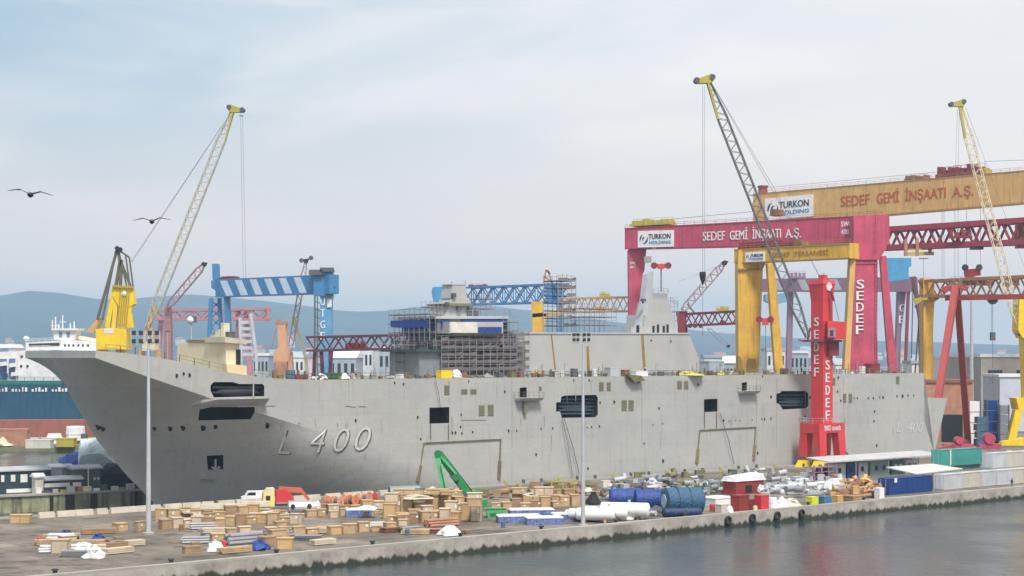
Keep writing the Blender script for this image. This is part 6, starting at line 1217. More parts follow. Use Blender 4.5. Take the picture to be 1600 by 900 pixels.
# ================================================================== QUAY: vehicles, containers, crates, tanks
def frame(p, rz): M = Matrix.Rotation(rz, 3, 'Z'); return lambda x, y, z: Vector(p)+M @ V(x, y, z)
def container(label, px, t, L_, h, mat, z=2.0, wd=2.44, group='shipping containers on the quay', rz=None, dmat=None):
    """left near bottom corner stands at column px on quay line t"""
    rz = TH if rz is None else rz; a = gp(px, t, z+.02); g = thing('shipping_container', label, 'container', a, rz, group); f = frame(a, rz)
    mb = MB(); n = max(8, int(L_/.35)); lo = []; 
    prof = []
    for k in range(n): x0 = L_*k/n; x1 = L_*(k+1)/n; q = (x1-x0)/4; prof += [(x0, 0), (x0+q, 0), (x0+2*q, .06), (x0+3*q, .06)]
    prof.append((L_, 0)); poly = [f(x, y+.03, .1) for x, y in prof]+[f(L_, wd-.03, .1), f(0, wd-.03, .1)]
    mb.prism(poly, V(0, 0, h-.2)); mb.build('body', mat, g)
    mb = MB()
    for x in (0.06, L_-.06):
        for y in (.06, wd-.06): mb.bar(f(x, y, 0), f(x, y, h), .13)
    for z_ in (.07, h-.07):
        for y in (.05, wd-.05): mb.bar(f(.13, y, z_), f(L_-.13, y, z_), .12)
        for x in (.05, L_-.05): mb.bar(f(x, .13, z_), f(x, wd-.13, z_), .12)
    mb.build('frame', mat, g)
    for k in (0, 1): 
        mb = MB(); mb.hexa([f(-.03, .15+k*(wd/2-.12), .15), f(-.03, .15+(k+1)*(wd/2-.15), .15), f(.02, .15+(k+1)*(wd/2-.15), .15), f(.02, .15+k*(wd/2-.12), .15)], [f(-.03, .15+k*(wd/2-.12), h-.15), f(-.03, .15+(k+1)*(wd/2-.15), h-.15), f(.02, .15+(k+1)*(wd/2-.15), h-.15), f(.02, .15+k*(wd/2-.12), h-.15)]); d_ = mb.build('door', dmat or mat, g)
        mb = MB(); y = .15+(k+.5)*(wd/2-.13); mb.bar(f(-.06, y, .2), f(-.06, y, h-.2), .05); mb.build('lock_bar', lgrey, d_)
    return g
c = container('royal blue container near the quay edge', 1389, -64.5, 13.2, 3.0, cblue); 
mb = MB(); f = frame(gp(1389, -64.5, 2.02), TH); mb.hexa([f(1.6, -.03, 2.2), f(2.4, -.03, 2.2), f(2.4, .0, 2.2), f(1.6, 0, 2.2)], [f(1.6, -.03, 3.0), f(2.4, -.03, 3.0), f(2.4, 0, 3.0), f(1.6, 0, 3.0)]); mb.build('white_plate', white, c)
for i, (px, L_, t, m) in enumerate(((1475, 6.1, -64, cwhite), (1505, 6.1, -63.6, P('cream_container', (.66, .64, .56), .5, corr=9, streak=.3)), (1535, 4.8, -63.8, cwhite), (1558, 6.1, -64, cwhite), (1586, 8, -64, P('cream_container', (.66, .64, .56), .5)))):
    container('%s white container of the quay edge row right of the blue one' % ORD[i], px, t, L_, 2.9, m)
for i, (px, L_) in enumerate(((1551, 5.6), (1575, 5.6), (1600, 6.1))): container('%s white container of the upper tier at the right edge' % ORD[i], px, -60.5, L_, 3.0, (cwhite, P('cream_container', (.66, .64, .56), .5))[i % 2], 4.95)
for i, (px, L_) in enumerate(((1440, 12.2), (1493, 12.2))): container('%s grey container supporting the teal one' % ORD[i], px, -52, L_, 3.1, P('grey_container', (.36, .38, .40), .6, corr=9))
c = container('teal container lying on top of the grey ones', 1471, -52.5, 14.0, 3.3, teal, 5.15); mb = MB(); f = frame(gp(1471, -52.5, 5.17), TH); mb.hexa([f(2.9, -.03, .1), f(3.3, -.03, .1), f(3.3, .0, .1), f(2.9, 0, .1)], [f(2.9, -.03, 3.2), f(3.3, -.03, 3.2), f(3.3, 0, 3.2), f(2.9, 0, 3.2)]); mb.build('white_stripe', white, c)
# white canopy between
mb = MB(); a = gp(1432, -60.5, 4.9); f = frame(a, TH); mb.hexa([f(0, 0, 0), f(15, 0, .35), f(15, 7, .9), f(0, 7, .9)], [f(0, 0, .15), f(15, 0, .5), f(15, 7, 1.1), f(0, 7, 1.1)])
g = thing('canopy', 'low white sheet canopy behind the blue container', 'canopy', gp(1432, -60.5), TH); mb.build('sheet', P('canopy_white', (.52, .50, .47), .7), g)
for x, y in ((.3, .3), (14.7, .3), (.3, 6.7), (14.7, 6.7)): mb = MB(); mb.bar(f(x, y, -2.88), f(x, y, .1), .15); mb.build('post', greym, g)
# row of site cabins under one long roof
cab = [('white', cwhite, 1306, 3.2), ('blue', cblue, 1324, 3.3), ('white', cwhite, 1342, 3.0), ('glazed grey', P('cabin_glass', (.20, .27, .28), .35), 1360, 6.5), ('dark glazed', P('cabin_teal', (.03, .10, .11), .3), 1393, 4.2), ('pale', cwhite, 1415, 4.2)]
for i, (n_, m, px, L_) in enumerate(cab):
    a = gp(px, -33.0); g = thing('site_cabin', '%s site cabin, %s in the row under the long pale roof' % (n_, ORD[i]), 'cabin', a, TH, 'site cabins under the long roof'); f = frame(a, TH)
    mb = MB(); mb.hexa([f(0, 0, 0), f(L_, 0, 0), f(L_, 3, 0), f(0, 3, 0)], [f(0, 0, 3.1), f(L_, 0, 3.1), f(L_, 3, 3.1), f(0, 3, 3.1)]); mb.build('wall', m, g)
    for k in range(1 if L_ < 4 else 2): x = L_*(.25+.4*k); mb = MB(); mb.hexa([f(x, -.05, 1.2), f(x+.9, -.05, 1.2), f(x+.9, 0, 1.2), f(x, 0, 1.2)], [f(x, -.05, 2.2), f(x+.9, -.05, 2.2), f(x+.9, 0, 2.2), f(x, 0, 2.2)]); mb.build('window', glass if i != 4 else white, g)
g = thing('long_roof', 'long thin pale roof over the row of site cabins', 'roof', gp(1300, -34.5), TH); a = gp(1296, -35); f = frame(a, TH)
mb = MB(); mb.hexa([f(0, 0, 3.6), f(39, 0, 3.6), f(39, 6, 4.2), f(0, 6, 4.2)], [f(0, 0, 3.85), f(39, 0, 3.85), f(39, 6, 4.45), f(0, 6, 4.45)]); mb.build('roof_sheet', P('roof_pale', (.44, .44, .44), .7, streak=.3), g)
for x in (1, 9, 20, 29, 38): mb = MB(); mb.bar(f(x, .3, 0), f(x, .3, 3.6), .15); mb.bar(f(x, 5.7, 0), f(x, 5.7, 4.2), .15); mb.build('post', greym, g)
g = thing('rack', 'mauve steel rack stacked with parts at the red crane foot', 'rack', gp(1274, -33), TH); f = frame(gp(1272, -36), TH)
for k in range(4): 
    mb = MB(); mb.hexa([f(0, 0, k*.95), f(7, 0, k*.95), f(7, 2.4, k*.95), f(0, 2.4, k*.95)], [f(0, 0, k*.95+.12), f(7, 0, k*.95+.12), f(7, 2.4, k*.95+.12), f(0, 2.4, k*.95+.12)]); mb.build('shelf', purple, g)
for x in (0, 2.3, 4.6, 7): mb = MB(); mb.bar(f(x, 0, 0), f(x, 0, 3.5), .18); mb.build('upright', purple, g)
RN = random.Random(5)
for k in range(9):
    x, z_ = .7+(k % 3)*2.2, (k//3)*.95+.13; clutter('grey casting on the mauve rack, %s shelf from the ground' % ORD[k//3], 'casting', 'casting', f(x+RN.uniform(-.3, .3), 1.2, z_), 0, 0, 1.2, 1.0, .65, (lgrey, purple, dgrey)[k % 3], TH, 'castings on the rack, %s shelf' % ORD[k//3], ('box', 'cyl')[k % 2])
# quay edge tyres
for i, (px, y) in enumerate(((1138, 812), (1176, 809), (1215, 806), (1253, 804))):
    p = gp(px, QT-.28, 1.15); mb = MB(); n = 18; vs = []; fs = []
    for a in range(n):
        A = 2*math.pi*a/n
        for b2 in range(8): B2 = 2*math.pi*b2/8; r_ = .55+.2*math.cos(B2); vs.append(p+U*r_*math.cos(A)+V(0, 0, r_*math.sin(A))-Vn*.2*math.sin(B2))
    fs = [(a*8+b2, ((a+1) % n)*8+b2, ((a+1) % n)*8+(b2+1) % 8, a*8+(b2+1) % 8) for a in range(n) for b2 in range(8)]
    mb.add(vs, fs); single('tyre_fender', mb, black, 'black tyre fender hanging on the quay wall, %s from the left' % ORD[i], 'tyre', 'tyre fenders on the quay wall', smooth=60)
# cable drums
for i, (px, m) in enumerate(((516, orange), (528, salmon), (540, orange), (551, orange), (563, salmon), (573, P('drum_pale', (.5, .28, .18), .7)), (581, P('drum_red', (.6, .08, .04), .6)))):
    b0_ = G(px, 793-i*1.0+(i % 2)*1.5); ax = (U*.35-Vn*.94).normalized(); g = thing('cable_drum', '%s cable drum, %s from the left in the row before the hull' % (('orange', 'salmon', 'orange', 'orange', 'salmon', 'pale', 'red')[i], ORD[i]), 'cable drum', b0_, 0, 'cable drums on the quay')
    c = b0_+V(0, 0, .98)
    for s_ in (-.55, .55): mb = MB(); mb.tube(c+ax*(s_-.06), c+ax*(s_+.06), .98, n=20); mb.build('flange', m, g)
    mb = MB(); mb.tube(c-ax*.49, c+ax*.49, .62, n=16); mb.build('cable_winding', dgrey if i % 2 else rustl, g); mb = MB(); mb.tube(c-ax*.66, c+ax*.66, .14, n=10); mb.build('hub', dgrey, g)
# crates
CW = [('pale', cardb), ('tan', wood), ('honey coloured', P('wood_honey', (.50, .34, .17), .75, var=.2)), ('brown', woodd)]
def crate(label, p, rz, w_, d_, h_, m, group):
    g = thing('crate', label, 'crate', p, rz, group); f = frame(p, rz); mb = MB(); mb.box(p, (w_, d_, h_), rz); mb.build('panelling', m, g)
    mb = MB()
    for z_ in (.06, h_-.06):
        for y in (-1, 1): mb.bar(f(-w_/2, y*(d_/2+.02), z_), f(w_/2, y*(d_/2+.02), z_), .05, .12)
    n = max(1, int(w_/1.3))
    for k in range(n+1):
        for y in (-1, 1): x = (-w_/2+.06)+(w_-.12)*k/n; mb.bar(f(x, y*(d_/2+.025), .12), f(x, y*(d_/2+.025), h_-.12), .1, .05)
    for x in (-1, 1): mb.bar(f(x*(w_/2+.02), -d_/2, h_-.06), f(x*(w_/2+.02), d_/2, h_-.06), .05, .12)
    mb.build('battens', woodd, g); mb = MB(); mb.box(p+V(0, 0, h_+.004), (w_+.1, d_+.1, .05), rz); mb.build('lid', m, g)
    if RN.random() < .4: mb = MB(); x = RN.uniform(-.3, .3)*w_; mb.hexa([f(x, -d_/2-.06, h_*.55), f(x+.35, -d_/2-.06, h_*.55), f(x+.35, -d_/2-.045, h_*.55), f(x, -d_/2-.045, h_*.55)], [f(x, -d_/2-.06, h_*.8), f(x+.35, -d_/2-.06, h_*.8), f(x+.35, -d_/2-.045, h_*.8), f(x, -d_/2-.045, h_*.8)]); mb.build('paper_label', white, g)
rows = [('front row of heap under green boom', 606, 752, 817, 9, 2.1, 2.2, 0), ('second row of heap under green boom', 600, 752, 808, 8, 2.1, 1.9, 0), ('back row of heap under green boom', 606, 745, 799, 7, 2.0, 2.6, 0),
        ('long front row left of floodlight mast', 768, 905, 793, 9, 2.3, 1.5, 0), ('back row left of floodlight mast', 800, 895, 786, 6, 2.2, 1.8, 0),
        ('low row just below the yellow truck', 250, 470, 822, 13, 2.0, 1.4, 0), ('packed row before the barrier blocks', 245, 600, 806, 20, 1.9, 1.5, 0), ('long row before the cable drums', 265, 600, 812, 19, 1.7, 1.0, 0), ('thin row left of the yellow truck', 280, 395, 801, 6, 2.4, .8, 0), ('nearest row at the bottom of the view', 330, 640, 835, 15, 1.8, 1.2, 0)]
for (zn, x0, x1, y, n, w_, h_, _) in rows:
    for i in range(n):
        f_ = RN.uniform(.72, 1.2); px = x0+(x1-x0)*(i+.5)/n; k = RN.choice((0, 0, 1, 1, 1, 2, 2, 3)); hh = h_*RN.uniform(.55, 1.3)
        yy = y-(px-(x0+x1)/2)*.05+RN.uniform(-2.2, 2.2); wpx = (x1-x0)/n/F*(25.3*F/(y-HY))
        crate('%s wooden crate, %s from left, %s' % (CW[k][0], ORD[i], zn), G(px, yy), RN.choice((0, .1, TH*.5))+RN.uniform(-.22, .3), min(w_*f_, wpx*1.02), w_*.8*f_, hh, CW[k][1], zn)
for i, (px, y, z_, w_, h_) in enumerate(((612, 806, 4.0, 2.2, 1.4), (640, 800, 4.6, 5.0, .9), (675, 800, 4.7, 5.5, .8), (742, 808, 4.1, 2.4, 1.5), (742, 817, 4.3, 2.2, 1.3), (705, 801, 4.7, 3.5, .6), (850, 791, 3.6, 3.2, 1.4), (812, 789, 3.7, 2.5, 1.0))):
    p = G(px, y); p.z = z_+.2; crate('%s topmost crate from the left, lying on lower crates' % ORD[i], p, RN.uniform(-.1, .1), w_, 1.7, h_, CW[i % 3][1], 'topmost crates')
p = G(38, 822); crate('lone honey coloured crate at the left end of the quay', p, .1, 3.0, 2, 1.7, CW[2][1], None) if False else None
crate('lone honey coloured crate at the left end of the quay', V(W(33, 815, 252).x, 252, 2.0), .1, 3.0, 2, 1.25, CW[2][1], None)
for i, (px, y, z_, w_, d_, h_, m) in enumerate(((655, 800, 4.3, 6.5, 2.2, .7, P('beige_cover', (.52, .47, .38), .8, bump=.3)), (575, 809, 3.3, 3.2, 2, .6, P('white_sheet2', (.66, .66, .66), .7, bump=.4)), (420, 816, 3.2, 3, 2, .5, P('white_sheet2', (.66, .66, .66), .7, bump=.4)), (836, 790, 3.7, 5, 2, .6, P('beige_cover', (.52, .47, .38), .8, bump=.3)), (300, 812, 3.0, 3.4, 2, .5, P('beige_cover', (.52, .47, .38), .8, bump=.3)))):
    p = G(px, y); p.z = z_; clutter('%s crumpled cover draped over the crates' % ('widest beige', 'white right', 'white left', 'right beige', 'left beige')[i], 'cover', 'cover', p, 0, 0, w_, d_, h_, m, .1, 'covers over the crates', 'heap')
# pallets with beige covers left of the truck
for i, (px, y, w_) in enumerate(((372, 806, 4.5), (398, 802, 5.0), (330, 806, 3.6))): 
    p = G(px, y); g = thing('covered_pallet', 'beige covered pallet stack, %s' % ('middle one', 'nearest the yellow truck', 'leftmost')[i], 'pallet', p, .2, 'beige covered pallets')
    for k in range(3): mb = MB(); mb.box(p+V(0, 0, .45*k+.02), (w_, 2, .12), .2); mb.build('pallet', woodd, g)
    mb = MB(); mb.box(p+V(0, 0, 1.1), (w_*.96, 1.9, .8), .2, top=(w_*.9, 1.6)); mb.build('cover', P('beige_cover', (.52, .47, .38), .8, bump=.3), g)
# yellow truck carrying red load
tp = G(446, 797); A_ = TH*.35; f = frame(tp, A_); tr = thing('truck', 'yellow cab truck facing left on the quay before the bow numbers', 'truck', tp, A_)
def fb_(x0, x1, y0, y1, z0, z1, name, mat, par=tr, tx=0): mb = MB(); mb.hexa([f(x0, y0, z0), f(x1, y0, z0), f(x1, y1, z0), f(x0, y1, z0)], [f(x0+tx, y0, z1), f(x1, y0, z1), f(x1, y1, z1), f(x0+tx, y1, z1)]); return mb.build(name, mat, par)
tyel = P('truck_yellow', (.80, .62, .22), .4); cabb = fb_(-3.9, -1.9, -1.2, 1.2, .7, 2.9, 'cab', tyel, tx=.25); fb_(-3.7, -1.9, -1.15, 1.15, 2.901, 3.7, 'wind_deflector', P('deflector_cream', (.7, .62, .4), .5), tx=.7)
fb_(-3.72, -3.62, -1.0, 1.0, 1.75, 2.6, 'windscreen', glass, tx=.1); fb_(-3.3, -2.6, -1.23, -1.199, 1.75, 2.5, 'side_window', glass); fb_(-4.0, -3.85, -1.1, 1.1, .5, 1.0, 'bumper', dgrey); fb_(-1.8, 4.2, -.5, .5, .8, 1.1, 'chassis', dgrey); fb_(-1.7, 4.3, -1.2, 1.2, 1.11, 1.35, 'flatbed', greym)
for x in (-3.1, 1.4, 2.6, 3.7):
    for s_ in (-1, 1): mb = MB(); mb.tube(f(x, s_*1.22, .52), f(x, s_*.9, .52), .52, n=16); w_ = mb.build('wheel', black, tr); mb = MB(); mb.tube(f(x, s_*1.24, .52), f(x, s_*1.2, .52), .25, n=10); mb.build('rim', lgrey, w_)
ld = thing('machine_load', 'red steel machine with slanted arm loaded on the yellow truck', 'machine', f(1, 0, 1.36), A_)
mb = MB(); mb.prism([f(x, -.9, z_) for x, z_ in ((-1.6, 1.37), (-1.6, 3.3), (0, 3.5), (1.2, 2.3), (1.4, 1.37))], f(0, 1.8, 0)-f(0, 0, 0)); mb.build('body', red, ld)
mb = MB(); mb.bar(f(-1.2, -.3, 3.5), f(2.6, -.3, 3.2), .9, .8); mb.bar(f(2.6, -.3, 3.2), f(3.8, -.3, 1.6), .5); mb.build('arm', P('arm_orange', (.55, .12, .07), .5), ld)
# small van left of the truck
vp = G(396, 786); f2 = frame(vp, A_); vn = thing('van', 'small pale van partly behind the yellow truck', 'van', vp, A_)
mb = MB(); mb.prism([f2(x, -.9, z_) for x, z_ in ((-2.1, .4), (-2.1, 1.1), (-1.5, 1.3), (-1.0, 2.1), (2, 2.1), (2, .4))], f2(0, 1.8, 0)-f2(0, 0, 0)); mb.build('body', white, vn)
mb = MB(); mb.prism([f2(x, -.92, z_) for x, z_ in ((-1.25, 1.4), (-.9, 1.9), (.3, 1.9), (.3, 1.4))], f2(0, .03, 0)-f2(0, 0, 0)); mb.build('window', glass, vn)
for x in (-1.3, 1.3):
    for s_ in (-1, 1): mb = MB(); mb.tube(f2(x, s_*.92, .35), f2(x, s_*.7, .35), .35, n=14); mb.build('wheel', black, vn)
# grey boiler shell
bp_ = G(476, 806); f3 = frame(bp_, .25); g = thing('boiler_shell', 'silver grey steel shell with round black openings right of the truck', 'steel shell', bp_, .25)
mb = MB(); mb.tube(f3(-2.6, 0, 1.25), f3(1.8, 0, 1.25), 1.2, n=20); mb.build('shell', P('shell_silver', (.42, .43, .45), .45, .5, var=.25), g)
mb = MB(); mb.lathe(f3(1.8, 0, 1.25), f3(1, 0, 0)-f3(0, 0, 0), [(0.003, 1.25), (.4, 1.15), (.7, .7)], 20); mb.build('end_cap', lgrey, g)
for x in (-2.0, .6): mb = MB(); mb.tube(f3(x, -1.1, 1.6), f3(x, -1.28, 1.65), .38, n=12); mb.build('manhole', black, g)
mb = MB(); mb.box(f3(-.4, 0, 0), (5, 1.2, .5), .25); mb.build('cradle', dgrey, g)
# grey tank and rolled plate near the green crane
a = G(636, 781); f4 = frame(a, TH*.4); g = thing('steel_tank', 'grey green steel tank lying before the hull left of the green boom', 'tank', a, TH*.4)
mb = MB(); mb.tube(f4(-3.2, 0, 1.25), f4(2.2, 0, 1.25), 1.25, n=20); mb.build('shell', P('tank_greygreen', (.22, .28, .28), .5, .2), g)
for x in (-2, 1): mb = MB(); mb.box(f4(x, 0, 0), (.5, 2.2, .7), TH*.4); mb.build('saddle', dgrey, g)
a = G(676, 783); f5 = frame(a, .1); mb = MB(); n = 14; vs = []
for k in range(n+1):
    A2 = R(180-170*k/n)
    for y in (-1.2, 1.2):
        for r_ in (1.9, 2.0): vs.append(f5(1.2*math.cos(A2)*r_/2, y, 2.5*math.sin(A2)*r_/2*.95+.1))
fs = [];
for k in range(n):
    o_ = k*4; fs += [(o_, o_+4, o_+5, o_+1), (o_+2, o_+3, o_+7, o_+6), (o_+1, o_+5, o_+7, o_+3), (o_, o_+2, o_+6, o_+4)]
mb.add(vs, fs); single('rolled_plate', mb, white, 'white curved steel plate standing beside the green boom', 'steel plate', smooth=40)
clutter('white cube on a post before the fender rail foot', 'junction_box', 'box', G(655, 764), 0, 0, 1.1, 1.1, 1.1, white, .2)
clutter('pinkish boulder shaped heap between the green arms', 'covered_heap', 'heap', G(713, 785), 0, 0, 2.6, 2.2, 2.6, P('pink_beige', (.42, .34, .28), .8), 0, None, 'heap')
# green folded loader crane
D = 280; gc = thing('loader_crane', 'green hydraulic crane with folded boom standing before the hull', 'crane', GD(745, D), 0)
def gbar(a, b_, w_, h_, name, m, dy=0): mb = MB(); mb.bar(W(*a, D+dy), W(*b_, D+dy), w_, h_); return mb.build(name, m, gc)
gbar((684, 707), (712, 745), 1.0, 1.15, 'upper_boom', green); gbar((712, 745), (745, 792), 1.1, 1.3, 'main_boom', green, .1); gbar((683, 712), (699, 788), .9, .9, 'outer_arm', lgreen, -1.2)
gbar((690, 725), (704, 788), .35, .35, 'cylinder', P('cyl_pale', (.35, .55, .4), .3, .4), -1.9); gbar((703, 742), (730, 776), .35, .35, 'cylinder', dgrey, -.9); gbar((686, 710), (714, 742), .3, .3, 'cylinder', lgreen, -.9)
for p in ((684, 709), (712, 746), (737, 780)): mb = MB(); mb.tube(W(*p, D-1.7), W(*p, D+.8), .62, n=14); mb.build('joint', P('joint_green', (.01, .16, .05), .5), gc)
mb = MB(); mb.box(GD(745, D), (3.4, 2.8, 1.2)); mb.box(GD(745, D, 3.205), (1.6, 1.6, 1.4)); mb.build('pedestal', green, gc)
mb = MB(); mb.bar(W(687, 706, D+.9), W(752, 790, D+.9), .5, .7); mb.build('hose_tray', P('hose_dark', (.01, .05, .02), .6), gc)
# green skip
a = G(774, 808); f6 = frame(a, .1); g = thing('skip', 'green waste skip right of the big crate heap', 'skip', a, .1)
mb = MB(); mb.hexa([f6(x, y, 0) for x, y in ((-1.2, -.8), (1.2, -.8), (1.2, .8), (-1.2, .8))], [f6(x, y, 1.4) for x, y in ((-1.6, -1), (1.6, -1), (1.6, 1), (-1.6, 1))]); mb.build('bin', lgreen, g)
mb = MB(); rail(mb, [f6(-1.6, -1.03, 1.3), f6(1.6, -1.03, 1.3)], .15, 1, .08); mb.bar(f6(-.9, -.97, .7), f6(.9, -.97, .7), .25); mb.build('rim', green, g)
# flat white sheeted loads with blue netting
for i, (px, y, w_) in enumerate(((810, 816, 6.5), (850, 819, 5.5), (890, 813, 5.5), (560, 806, 4.0), (830, 806, 7))):
    p = G(px, y); g = thing('sheeted_load', 'flat load under white sheet with crumpled blue sides, %s' % ('second from the left', 'third from the left', 'rightmost', 'by itself right of the cable drums', 'the one behind, closest to the crates')[i], 'sheeted load', p, .15, 'white sheeted loads')
    mb = MB(); mb.box(p, (w_, 2.6, 1.0), .15); mb.build('side_netting', P('netting_blue', (.16, .22, .48), .7, var=.7, vs=2.2, bump=.8), g); mb = MB(); mb.box(p+V(0, 0, 1.01), (w_*1.02, 2.65, .2), .15, top=(w_*.97, 2.4)); mb.build('white_sheet', P('white_sheet2', (.66, .66, .66), .7, bump=.4), g)
# white horizontal tanks
for i, (px, y, L_, r_) in enumerate(((958, 817, 5.5, .95), (978, 814, 6.5, .95), (1012, 812, 7.2, 1.15), (940, 815, 5, .8), (930, 812, 4.5, .6))):
    e_ = G(px, y); ax = V(.97, -.24, 0).normalized(); g = thing('pressure_vessel', 'white horizontal pressure vessel, %s near the blue covered cylinders' % ('second from the left in front', 'middle one', 'rightmost and longest one', 'lowest left one', 'thin one at the back left')[i], 'tank', e_, 0, 'white pressure vessels')
    c = e_+V(0, 0, r_+.3); mb = MB(); mb.lathe(c-ax*L_, ax, [(-.35, r_*.4), (-.15, r_*.8), (0, r_), (L_, r_), (L_+.2, r_*.85), (L_+.35, r_*.45)], 20); mb.build('shell', white, g, smooth=40)
    for k in (.2, .8): mb = MB(); mb.box(c-ax*L_*k-V(0, 0, r_+.3), (.4, r_*1.5, .6), math.atan2(ax.y, ax.x)); mb.build('saddle', dgrey if i else tan, g)
    mb = MB(); mb.tube(c-ax*L_*.4+V(0, 0, r_), c-ax*L_*.4+V(0, 0, r_+.4), .22, n=10); mb.build('nozzle', lgrey, g)
    mb = MB(); mb.tube(c+ax*.33, c+ax*.40, r_*.2, n=10); mb.build('end_fitting', dgrey, g)
# blue covered cylinders
def bluecyl(label, a, ax, L_, r_, mat, endm=None):
    g = thing('covered_cylinder', label, 'covered cylinder', a, 0, 'blue covered cylinders'); c = Vector(a)+V(0, 0, r_); mb = MB(); n = 22; pr = []; rr_ = random.Random(int(L_*10))
    m_ = 14; pr = [(0, r_*.75)]+[(L_*(k+.3)/m_, r_*(1+rr_.uniform(-.05, .04))) for k in range(m_)]+[(L_, r_*.78)]
    mb.lathe(c, ax, pr, n); mb.v = [v+V(rr_.uniform(-.05, .05), rr_.uniform(-.05, .05), rr_.uniform(-.06, .06)) for v in mb.v]; mb.build('tarpaulin', mat, g, smooth=50)
    for k in (.3, .62): mb = MB(); q = c+ax*L_*k; mb.lathe(q, ax, [(-.05, r_*1.07), (.05, r_*1.07)], 22); mb.build('strap', dgrey, g)
    if endm: mb = MB(); mb.tube(c-ax*.05, c-ax*.16, r_*.5, n=18); mb.build('end_disc', endm, g)
    return g
ax = V(.93, .36, 0).normalized()
g_ = gp(948, -42); bluecyl('royal blue sheeted cylinder, left one behind the white vessels', G(952, 795), V(.96, -.02, 0).normalized(), 5.5, 1.7, tarpb); bluecyl('royal blue sheeted cylinder, middle one behind the white vessels', G(992, 797), V(.97, .05, 0).normalized(), 5, 1.7, tarpb)
bluecyl('big steel blue sheeted cylinder with a pale round end', G(1038, 804), V(.96, .28, 0).normalized(), 6.4, 2.15, tarpl, P('disc_pale', (.35, .5, .55), .6))
bluecyl('dark bottom part of the big steel blue cylinder cover, built as a separate roll', G(1036, 808), V(.96, .25, 0).normalized(), 6.3, .7, P('cover_bottom_navy', (.01, .03, .10), .6))  # dark bottom portion of the cylinder cover, added as its own roll
# red sheds and bins
a = gp(1150, -46); f7 = frame(a, TH); g = thing('red_shed', 'rust red shed with a crumpled white cover on its roof', 'shed', a, TH)
mb = MB(); mb.box(f7(3.8, 1.6, 0), (7.6, 3.2, 2.4), TH); mb.build('wall', cred, g); mb = MB(); mb.hexa([f7(-.4, -.2, 2.41), f7(8, -.2, 2.41), f7(8, 3.4, 2.41), f7(-.4, 3.4, 2.41)], [f7(.2, .3, 3.1), f7(7.6, .2, 3.6), f7(7.5, 3, 3.7), f7(0, 3, 3.2)]); mb.build('cover', P('cover_white', (.6, .6, .62), .7, bump=.8), g)
mb = MB(); mb.hexa([f7(2.6, -.06, .3), f7(4.3, -.06, .3), f7(4.3, 0, .3), f7(2.6, 0, .3)], [f7(2.6, -.06, 1.6), f7(4.3, -.06, 1.6), f7(4.3, 0, 1.6), f7(2.6, 0, 1.6)]); mb.build('window', dark, g)
for i, (px, y, w_, h_, m, kd, nm, cat, lb) in enumerate(((1190, 798, 1.9, 2.6, red, 'box', 'locker', 'locker', 'bright red upright locker near the quay edge'), (1156, 800, 2.4, 2.8, cred, 'box', 'locker', 'locker', 'rust red locker left of the bright red one'), (1172, 798, 1.4, 1.9, dred, 'box', 'locker', 'locker', 'low dark red box between the two red lockers'),
        (1120, 789, 5.2, 1.4, white, 'box', 'deck_tank', 'box', 'long white box left of the red lockers'), (1115, 799, 1.3, 1.2, red, 'cyl', 'drum', 'drum', 'small red drum right of the big blue cylinder'), (1128, 800, 1.8, 1.3, offw, 'box', 'crate', 'crate', 'cream crate left of the rust red locker'), (1140, 803, 1.6, 1.2, white, 'heap', 'sack', 'sack', 'white sack left of the rust red locker'),
        (1207, 794, 1.5, 1.8, white, 'cyl', 'drum', 'drum', 'white drum right of the bright red locker'), (1220, 794, 2.8, 1.7, white, 'heap', 'sack_pile', 'sacks', 'pile of white sacks right of the bright red locker'), (1238, 791, 3.0, 1.3, offw, 'heap', 'sack_pile', 'sacks', 'pale sacks heap left of the yellow bin'), (1269, 788, 1.7, 1.3, hivis, 'box', 'bin', 'bin', 'yellow bin near the quay edge'),
        (1288, 787, 2.0, 1.3, P('bin_blue', (.05, .17, .32), .6), 'box', 'bin', 'bin', 'blue bin right of the yellow bin'), (1309, 785, 1.5, 1.2, tan, 'box', 'bin', 'bin', 'tan bin right of the blue bin'), (1333, 783, 3.2, 1.0, woodd, 'box', 'crate', 'crate', 'low timber crate before the rusty scrap heap'), (1374, 779, 1.4, 1.9, white, 'box', 'locker', 'locker', 'white cube locker left of the blue container'), (1180, 800, .7, 1.0, cream, 'cyl', 'bollard', 'bollard', 'cream bollard at the edge beside the bright red locker'),
        (1333, 777, .7, 1.1, cream, 'cyl', 'bollard', 'bollard', 'cream bollard at the edge before the scrap heap'), (1364, 777, 1.6, 1.2, rust, 'box', 'bin', 'bin', 'rusty bin left of the white cube locker'))): clutter(lb, nm, cat, G(px, y), 0, 0, w_, w_*.8, h_, m, TH, None, kd)
